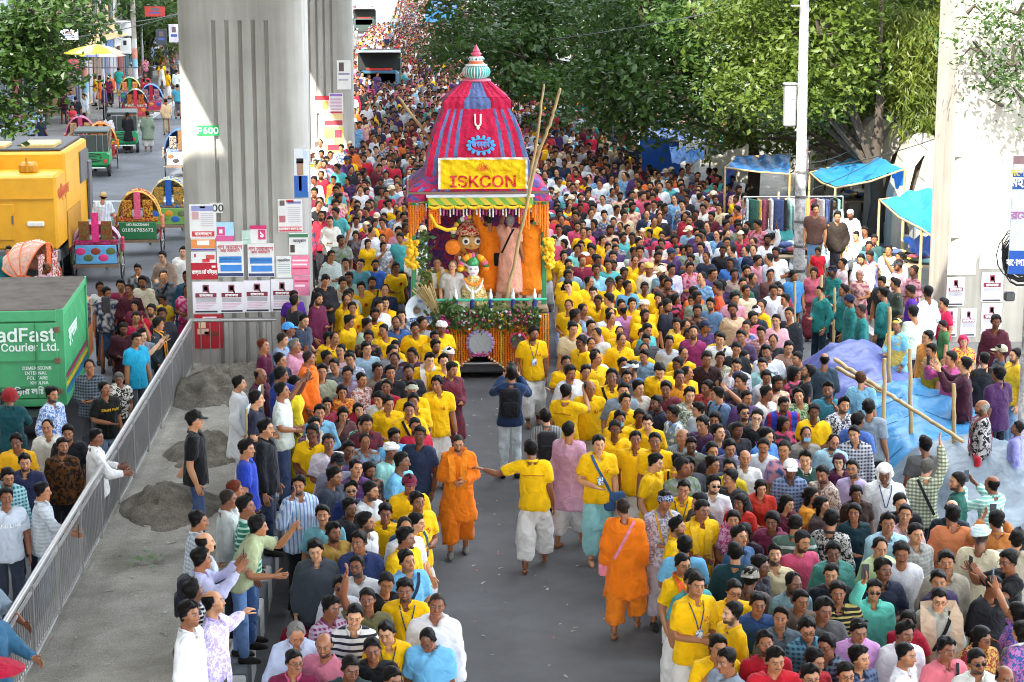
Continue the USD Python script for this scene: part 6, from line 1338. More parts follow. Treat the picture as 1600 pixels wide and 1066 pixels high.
T_BLUE, T_DEEP, T_SKY, T_GREY, T_VIO, T_WHITE = tarp('#2f7fd0'), tarp('#1c4f9a'), tarp('#3fa0e0', .45), tarp('#7f8d98', .3), tarp('#6570b0'), tarp('#cfcabc', .4)
def tent(label, roof, legs, mat, extra=(), sag=.15):
 o = np.mean([at_y(*r) for r in roof], 0); o[2] = .13; t = thing('tent', label, 'tent', tuple(o))
 R_ = [at_y(*r) - o for r in roof]; drape(R_, sag, len(label) % 13, mat, 'canopy', t)
 for px, py, Y in legs:
  p = at_y(px, py, Y) - o; obj('bamboo_leg', tube(np.array([(p[0], p[1], 0), (p[0], p[1], p[2] / 2), p]), [.04, .036, .03], 7), BAMBOO, t, True)
 for q in range(len(R_)): obj('bamboo_beam', tube(np.array([R_[q], (R_[q] + R_[(q + 1) % 4]) / 2 - [0, 0, sag * .3], R_[(q + 1) % 4]]), .025, 6), BAMBOO, t, True)
 for pts, m_, nm in extra: drape([at_y(*p) - o for p in pts], .02, 3, m_, nm, t, 18, .06)
 return t
tent('blue tarpaulin stall tent left of the utility pole', [(1133, 262, 52), (1234, 272, 51), (1234, 240, 56), (1150, 245, 57)], [(1133, 262, 52), (1234, 272, 51), (1234, 240, 56), (1150, 245, 57)], T_BLUE, [([(1130, 262, 52), (1150, 250, 56.5), (1150, 315, 56.5), (1130, 320, 52)], T_DEEP, 'side_sheet')], .1)
tent('bright blue tarpaulin awning sloping below the arches', [(1305, 294, 46), (1414, 264, 47), (1356, 238, 54), (1265, 270, 52)], [(1305, 294, 46), (1414, 264, 47), (1356, 238, 54), (1265, 270, 52)], T_SKY, [([(1392, 270, 47.5), (1416, 264, 47), (1416, 285, 47), (1400, 296, 47.5)], T_BLUE, 'loose_flap')], .25)
tent('sky blue tarpaulin lean-to against the sunlit pillar', [(1440, 358, 41), (1476, 370, 39), (1476, 288, 44), (1374, 312, 46)], [(1440, 358, 41), (1476, 288, 44), (1374, 312, 46)], T_SKY, [([(1410, 372, 43), (1474, 366, 41.5), (1476, 392, 41.5), (1425, 395, 43)], T_DEEP, 'dark_sheet')], .3)
tent('dark blue hanging tarpaulins of the stall under the trees', [(1005, 215, 66), (1110, 222, 64), (1110, 205, 70), (1010, 200, 72)], [(1005, 215, 66), (1110, 222, 64)], T_DEEP, [([(1000, 212, 65.8), (1060, 216, 65), (1066, 300, 65), (1000, 296, 65.8)], T_DEEP, 'hanging_sheet'), ([(1072, 220, 64), (1094, 222, 64), (1092, 300, 64), (1070, 300, 64)], T_WHITE, 'white_sheet'), ([(1112, 245, 58), (1170, 226, 58), (1168, 288, 58), (1118, 286, 58)], T_WHITE, 'pale_sheet'), ([(1046, 230, 64.5), (1100, 230, 64), (1100, 250, 63), (1050, 255, 63.5)], T_BLUE, 'blue_valance')])
tent('faded blue stall awnings far up the right side', [(668, 12, 190), (716, 10, 185), (722, 2, 200), (670, 2, 205)], [(668, 12, 190), (716, 10, 185)], T_BLUE, [([(664, 12, 190), (716, 12, 185), (716, 34, 185), (664, 34, 190)], T_SKY, 'front_sheet')])
for px, py, Y, lab in ((1245, 340, 45, 'market stall table piled with clothes near the utility pole'), (1415, 400, 43.5, 'market stall table of shoes and bags beside the sunlit pillar'), (1372, 283, 55.5, 'market stall rack of hanging shirts below the arches')):
 p = at_y(px, py, Y); t = thing('market_stall', lab, 'stall', (p[0], p[1], .13))
 MB().box((0, 0, .75), (2.4, 1.2, .06), ch=.01).out('table_top', plain((.3, .22, .14), .8), t)
 for sx in (-1, 1):
  for sy in (-1, 1): MB().tube([(sx * 1.1, sy * .5, 0), (sx * 1.1, sy * .5, .75)], .03, 6).out('table_leg', BAMBOO, t)
 mats = [cloth(c, None) for c in ('#b8c4c8', '#3a6a5a', '#c8a04a', '#8a3a4a', '#d8d4cc', '#4a5a8a', '#2a2a30', '#7aa8a0')]
 for k in range(70):
  m = trimesh.creation.icosphere(1, 1.0); v = np.array(m.vertices) * [rng.uniform(.1, .22), rng.uniform(.08, .16), rng.uniform(.03, .07)] * (1 + .2 * meshkit.noise(np.array(m.vertices) * 3 + k, k)[:, None]); obj('goods', (v @ rot('z', rng.uniform(0, 3)).T + [rng.uniform(-1.1, 1.1), rng.uniform(-.5, .5), .8 + rng.uniform(0, .25)], m.faces), mats[k % 8], t, True)
 if 'rack' in lab or 'clothes' in lab:
  MB().tube([(-1.2, .5, 2.05), (1.2, .5, 2.05)], .02, 6).tube([(-1.2, .5, 0), (-1.2, .5, 2.05)], .02, 6).tube([(1.2, .5, 0), (1.2, .5, 2.05)], .02, 6).out('rack', STEEL, t)
  for k in range(16): MB().box((-1.1 + k * .145, .5, 1.62), (.06, .42, .75), rz=rng.normal(0, .3), ch=.02).out('hanging_shirt', mats[k % 8], t)
# long stall under blue and grey sheeting in the right foreground
hp = thing('covered_stall', 'long street stall shrouded in blue and grey plastic sheeting', 'stall', (7.7, 28.4, 0))
def ridge(s, u):
 y = 4.9 - s * 10.3; wdt = 1.05 + .25 * np.sin(s * 3.0) + .35 * s; hgt = 1.22 * (.86 + .14 * np.sin(s * 19)) * (1 - .35 * np.clip(s - .55, 0, 1) * 2)
 prof = np.clip(1 - np.abs(u) ** 2.6, 0, 1); fold = .22 * np.abs(meshkit.noise(np.stack([s * 34, u * 1.5, 0 * u], -1), 8) - .5) * np.abs(u)
 x = u * (wdt + fold) + .55 * s - .1; z = hgt * prof * (1 - .12 * np.abs(u)) + .13 * (.5 - np.abs(meshkit.fbm(np.stack([s * 22 + u * 1.2, u * 2.5, 0 * u], -1), 3, 6) - .5) * 4) * np.clip(prof, 0, .6)
 z = z + .05 * (meshkit.noise(np.stack([s * 30, u * 6, 0 * u], -1), 5) - .5) * 2 * (prof > .02)
 return np.stack([x, y + 0 * u, np.maximum(z, .01)], -1)
for s0, s1, m_, nm in ((0, .27, T_VIO, 'violet_sheet'), (.25, .36, tarp('#6f9fd0'), 'pale_sheet'), (.345, .66, tarp('#4f98cc', .3), 'blue_sheet'), (.64, 1.0, T_GREY, 'grey_sheet')):
 s_, u_ = np.meshgrid(np.linspace(s0, s1, int(150 * (s1 - s0)) + 4), np.linspace(-1, 1, 33), indexing='ij'); V = ridge(s_, u_); V[..., 2] += .012 * (nm in ('blue_sheet',)) + .02 * (nm == 'grey_sheet')
 obj(nm, (V.reshape(-1, 3), grid_faces(*s_.shape, False)), m_, hp, True)
for k in range(4):
 s0 = .37 + k * .075 + .02 * (k % 2); u_ = np.linspace(-.95, .95, 15); obj('tie_rope', tube(ridge(np.full(15, s0) + .02 * u_, u_) + [0, 0, .015], .005, 5), plain(srgb('#2a5a80'), .6), hp, True)
blb = MB(); 
for k in range(5): a = k * 1.256; m = trimesh.creation.icosphere(1, 1.0); v = np.array(m.vertices) * [.05, .05, .01]; blb.add(v + ridge(np.array(.31), np.array(-.35)) + [.06 * math.cos(a), .06 * math.sin(a), .03], m.faces)
blb.out('printed_flower', plain(srgb('#c83a5a'), .6), hp)
CL = [(1380, 560, 800, 'tall bamboo pole of the barrier at the sheeting edge, left of its pair'), (1424, 545, 760, 'tall bamboo pole standing in the blue sheeting'), (1492, 600, 800, 'short bamboo pole before the grey sheeting'), (1388, 480, 700, 'tall bamboo pole of the barrier, right of its pair'), (1240, 440, 560, 'bamboo pole near the policemen, left'), (1282, 430, 580, 'bamboo pole near the policemen, middle'), (1302, 450, 560, 'bamboo pole near the policemen, right'), (1215, 300, 420, 'bamboo pole at the blue tent, left'), (1172, 320, 430, 'bamboo pole beside the dark sheet of the tent'), (1226, 310, 430, 'bamboo pole at the blue tent, right')]
for px, y0, y1, lab in CL:
 g = at(px, y1, .0); tp = at_y(px + (2 if px < 1400 else -2), y0, g[1]); pole_thing('bamboo_pole', lab, [g, tp], .036)
for a_, b_, lab in (((1305, 562, 29.9, 0), (1504, 690, 24.6, 0), 'bamboo rail tied slanting along the sheeted stall'), ((1308, 575, 30.2, 0), (1376, 612, 28.2, 0), 'short bamboo rail left of the pole pair'), ((1240, 440, 41, 0), (1300, 478, 38, 0), 'bamboo rail slanting above the policemen'), ((1300, 506, 37.5, 0), (1356, 535, 35.5, 0), 'bamboo rail below the policemen')):
 pole_thing('bamboo_pole', lab, [at_y(*a_[:3]), at_y(*b_[:3])], .034)
# arched concrete fence behind the tents
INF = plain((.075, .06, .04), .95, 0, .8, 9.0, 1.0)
fn = thing('fence', 'white concrete fence of tall pointed arches with dark bars', 'fence', (13.55, 48, .1))
for k in range(9):
 y = -5.0 + k * 2.55
 pr = np.array([(-.80, 0), (-.78, 1.5), (-.50, 2.6), (-.26, 3.05), (-.12, 3.12), (.12, 3.12), (.26, 3.05), (.50, 2.6), (.78, 1.5), (.80, 0)])
 inn = np.array([(.45, -.05), (.43, 1.3), (.22, 2.25), (0, 2.55), (-.22, 2.25), (-.43, 1.3), (-.45, -.05)])
 e = trimesh.creation.extrude_polygon(Polygon(pr).difference(Polygon(inn)), .75, engine='earcut'); v = np.array(e.vertices); obj('arch', (np.stack([v[:, 0], y + v[:, 2], v[:, 1]], -1), e.faces[:, ::-1]), CONC2, fn, 30)
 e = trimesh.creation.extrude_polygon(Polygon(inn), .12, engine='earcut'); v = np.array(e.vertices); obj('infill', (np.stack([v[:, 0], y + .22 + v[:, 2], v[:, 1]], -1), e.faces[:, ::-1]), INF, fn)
 for j in range(5): MB().tube([(-.36 + j * .18, y + .4, .1), (-.36 + j * .18, y + .4, 2.3 - .6 * abs(j - 2) / 2)], .014, 5).out('bar', BLACK, fn)
MB().box((0, 7, .2), (.9, 25, .4)).out('plinth', CONC2, fn)
# == trees
def leaf_material(name, a, b, tr=.3):
 return material(name, {'g': ('geometry', {}), 'n': ('noise_texture', {'scale': .9, 'detail': 3.0}), 'r': ('rgb_ramp', {'ramp': [(.3, a), (.7, b)]}), 'ri': ('rgb_ramp', {'ramp': [(0, (.7,) * 3), (1, (1.35,) * 3)]}), 'x': ('mix', {'mix_type': 'multiply', 'fac': 1.0}), 'p': ('principled_bsdf', {'roughness': .42, 'specular_ior_level': .5}), 't': ('translucent_bsdf', {}), 'm': ('mix_closure', {'fac': tr})},
  [('g.position', 'n.vector'), ('n.fac', 'r.fac'), ('g.random_per_island', 'ri.fac'), ('r.color', 'x.color1'), ('ri.color', 'x.color2'), ('x.color', 'p.base_color'), ('x.color', 't.color'), ('p.BSDF', 'm.closure1'), ('t.BSDF', 'm.closure2')], surface='m.closure')
LEAF1 = leaf_material('dark_leaves', (.035, .085, .014), (.085, .17, .03), .4); LEAF2 = leaf_material('fresh_leaves', (.10, .165, .02), (.19, .265, .04), .45); LEAF3 = leaf_material('bamboo_leaves', (.12, .18, .025), (.24, .29, .04), .45)
BARK = plain((.065, .05, .036), .95, 0, .4, 5.0, .8)
def leaves(P, size, droop, asp, r):
 n = len(P); d = r.normal(size=(n, 3)); d[:, 2] = d[:, 2] * .5 - droop; d /= np.linalg.norm(d, axis=1, keepdims=True)
 s_ = np.cross(d, r.normal(size=(n, 3)) * .5 + [0, 0, 1]); s_ /= np.linalg.norm(s_, axis=1, keepdims=True) + 1e-9
 nn = np.cross(d, s_); L = size * r.uniform(.65, 1.35, (n, 1)); w = L * asp
 V = np.stack([P, P + d * L * .45 + s_ * w + nn * L * .06, P + d * L - nn * L * .08, P + d * L * .45 - s_ * w + nn * L * .06], 1).reshape(-1, 3)
 return V, np.arange(4 * n).reshape(-1, 4)
def tree(label, x, y, blobs, mat, nclump, per, size, seed, trunk=True, droop=.55, asp=.30, spread=.42, zmin=None):
 """blobs: (dx, dy, z, rx, ry, rz) lobes of the crown round the trunk."""
 r = np.random.default_rng(seed); t = thing('tree', label, 'tree', (x, y, .1))
 B = np.array(blobs, float); w = B[:, 3] * B[:, 4] + B[:, 4] * B[:, 5] + B[:, 3] * B[:, 5]; k = r.choice(len(B), nclump, p=w / w.sum())
 d = r.normal(size=(nclump, 3)); d /= np.linalg.norm(d, axis=1, keepdims=True); rad = r.uniform(.55, 1.0, (nclump, 1)) ** .6
 C = B[k, :3] + d * rad * B[k, 3:6] * (1 + .25 * (meshkit.noise(d * 2.2 + k[:, None] * 7, seed)[:, None] - .5))
 if zmin is not None: C = C[C[:, 2] > zmin]
 P = (C[:, None] + r.normal(size=(len(C), per, 3)) * [spread, spread, spread * .6]).reshape(-1, 3)
 V, f = leaves(P, size, droop, asp, r); obj('crown', (V, f), mat, t)
 if trunk:
  br = MB(); top = B[:, 2].mean(); br.tube([(0, 0, 0), (.1, 0, top * .25), (.0, .1, top * .5), (.1, 0, top)], [.27, .2, .16, .07], 9)
  for q in range(len(B)): e = B[q, :3]; br.tube([(.0, .05, top * .42), e * .5 + [0, 0, top * .30], e * .92 + [0, 0, .0]], [.09, .06, .02], 6)
  for c in C[:: max(1, len(C) // 60)]: b0 = B[np.argmin(np.linalg.norm(B[:, :3] - c, axis=1)), :3]; br.tube([b0, (b0 + c) / 2 + [0, 0, .15], c], [.045, .03, .008], 4)
  br.out('trunk', BARK, t, 40)
 return t
def bl(px, py, Y, rx, rz, x, y, ry=None): p = at_y(px, py, Y); return (p[0] - x, p[1] - y, p[2], rx, ry or rx, rz)
x, y = 9.9, 74; tree('broad dark leafy tree overhanging the procession behind the chariot', x, y, [bl(760, 70, 76, 2.0, 1.2, x, y), bl(820, 95, 72, 2.0, 1.4, x, y), bl(880, 80, 74, 2.2, 1.5, x, y), bl(900, 20, 76, 3, 1.6, x, y), bl(760, 20, 80, 2.6, 1.4, x, y), bl(690, 95, 82, 1.0, .6, x, y), bl(700, 55, 84, 1.2, .8, x, y), bl(940, 130, 72, 1.8, 1.3, x, y), bl(850, 150, 70, 1.5, .9, x, y), (0, 0, 9.5, 6, 6, 2.5)], LEAF1, 500, 42, .28, 21)
x, y = 10.6, 60; tree('dark leafy tree hanging over the blue stalls', x, y, [bl(1010, 60, 60, 2.2, 1.5, x, y), bl(1060, 120, 57, 1.8, 1.2, x, y), bl(985, 130, 60, 1.6, 1.2, x, y), bl(1060, 160, 56, 1.2, .7, x, y), bl(1100, 60, 58, 1.8, 1.5, x, y), bl(1000, 190, 60, 1.0, .7, x, y), bl(940, 190, 63, .9, .55, x, y), bl(1010, 10, 62, 3, 1.5, x, y), (0, 0, 9.5, 5, 5, 2.5)], LEAF1, 500, 42, .24, 22)
x, y = 12.6, 52; tree('sunlit fresh green tree behind the utility pole', x, y, [bl(1180, 60, 54, 1.6, 1.5, x, y), bl(1210, 140, 52, 1.2, .9, x, y), bl(1280, 60, 52, 1.6, 1.5, x, y), bl(1290, 140, 52, 1.3, .9, x, y), bl(1150, 120, 54, 1.2, 1.2, x, y), bl(1240, 10, 54, 2.5, 1.4, x, y), bl(1180, 200, 60, 1.3, .8, x, y), bl(1120, 212, 62, 1.2, .6, x, y), bl(1290, 195, 59, 1.1, .7, x, y), bl(1235, 225, 60, 1.0, .5, x, y), (0, 0, 9.5, 3.5, 3.5, 2)], LEAF2, 560, 42, .2, 23)
x, y = 16.0, 56; tree('sunlit green tree above the arched fence', x, y, [bl(1340, 40, 57, 1.8, 1.6, x, y), bl(1400, 60, 56, 1.7, 1.5, x, y), bl(1350, 120, 58, 1.3, .9, x, y), bl(1450, 30, 56, 1.8, 1.5, x, y), bl(1310, 110, 59, 1.2, 1.0, x, y), bl(1335, 160, 58, 1.1, .55, x, y), bl(1395, 150, 56, 1.0, .6, x, y), bl(1300, 190, 60, .9, .6, x, y), (0, 0, 9.5, 4.5, 4.5, 2.5)], LEAF2, 480, 44, .19, 24)
x, y = 15.2, 51; tree('yellow green bamboo clump drooping beside the sunlit pillar', x, y, [bl(1430, 130, 52, .7, 1.1, x, y), bl(1410, 80, 53, .9, 1.0, x, y), bl(1450, 80, 52, .8, 1.0, x, y), bl(1432, 190, 51, .3, .7, x, y), bl(1375, 130, 54, .6, .8, x, y), bl(1465, 150, 52, .4, .9, x, y)], LEAF3, 210, 44, .26, 25, droop=1.5, asp=.10, spread=.22)
x, y = 13.4, 40.5; tree('dark feathery tree reaching over the sunlit pillar', x, y, [bl(1530, 90, 37, .8, .35, x, y, .5), bl(1580, 110, 36.5, .7, .5, x, y, .5), bl(1510, 30, 37, 1.0, .6, x, y, .6), bl(1590, 30, 36.8, .8, .6, x, y, .6), bl(1540, 130, 36.8, .4, .22, x, y, .4), bl(1598, 200, 36.6, .18, .25, x, y, .2), (0, 0, 9.5, 2.8, 2.8, 1.8)], LEAF1, 190, 40, .13, 26, droop=.5, asp=.22, spread=.26)
x, y = -7.4, 33.0; tree('dark leafy branch tree at the upper left corner', -12.5, 36, [tuple(np.array(at_y(px, py, Y)) - [-12.5, 36, .1]) + (rx, rx, rz) for px, py, Y, rx, rz in ((20, 60, 36, .75, .55), (70, 40, 36, .6, .5), (30, 120, 36, .7, .45), (85, 110, 36, .35, .3), (60, 160, 36, .35, .3), (10, 180, 36, .45, .25), (100, 125, 36.5, .25, .15), (30, 10, 37, .9, .5))] + [(0, 0, 9.2, 2.4, 2.4, 1.6)], LEAF1, 360, 40, .15, 27, droop=.45, asp=.34, spread=.2)
x, y = -19.5, 120
for px, py, Y, rx, lab, sd in ((165, 40, 125, 3.0, 'green street tree behind the vendor umbrellas', 31), (230, 55, 130, 2.6, 'green street tree behind the white boxes', 32), (60, 60, 95, 2.2, 'green street tree over the near left shops', 33), (262, 30, 150, 3.0, 'green street tree beyond the portrait boards', 34)):
 p = at_y(px, py, Y); tree(lab, p[0], p[1], [(0, 0, p[2], rx, rx, 2.0), (1.5, -1, p[2] + 1.5, rx, rx, 1.8), (-1.5, 1, p[2] + 1.2, rx, rx, 2)], LEAF1 if sd % 2 else LEAF2, 160, 34, .34, sd, spread=.6)
tree('dark tangled creeper hedge close behind the arched fence', 15.6, 54, [(0, q, 1.3 + .4 * (q % 2), .8, 2.0, 1.3) for q in range(-10, 22, 3)], leaf_material('creeper_leaves', (.03, .035, .014), (.075, .075, .035), .2), 300, 40, .2, 90, trunk=False)
for k, (px, yy) in enumerate(((20, 46), (19, 58), (22, 70), (18.5, 84), (24, 54), (26, 66), (20, 98))):
 tree(('dense park tree behind the arched fence near the sunlit pillar', 'dense park tree behind the middle of the arched fence', 'dense park tree behind the far end of the fence', 'dense park tree deep behind the blue stalls', 'dense park tree filling the gap behind the bamboo clump', 'dense park tree behind the sunlit green tree', 'dense park tree furthest behind the stalls')[k], px, yy, [(0, 0, 3.0, 3, 4, 2.6), (-2, 2, 5.2, 3, 4, 2.2), (-1, -2, 6.5, 3.5, 4, 2.2)], LEAF1, 170, 28, .42, 80 + k, spread=.6)
for k in range(12): # avenue trees far up the right side
 yy = 92 + k * 17; x = 9.8 + rng.normal(0, .5); lab = 'avenue trees far up the right side of the procession'
 t = tree(lab, x, yy, [(-1.5, 0, 6.5, 3.2, 4, 2.0), (.5, 1, 7.8, 4, 4, 2.4), (-2.5, -1, 8.0, 3, 3, 2)], LEAF1, 120, 26, .5, 60 + k, spread=.7); tag(t, None, None, 'trees far up the right side')
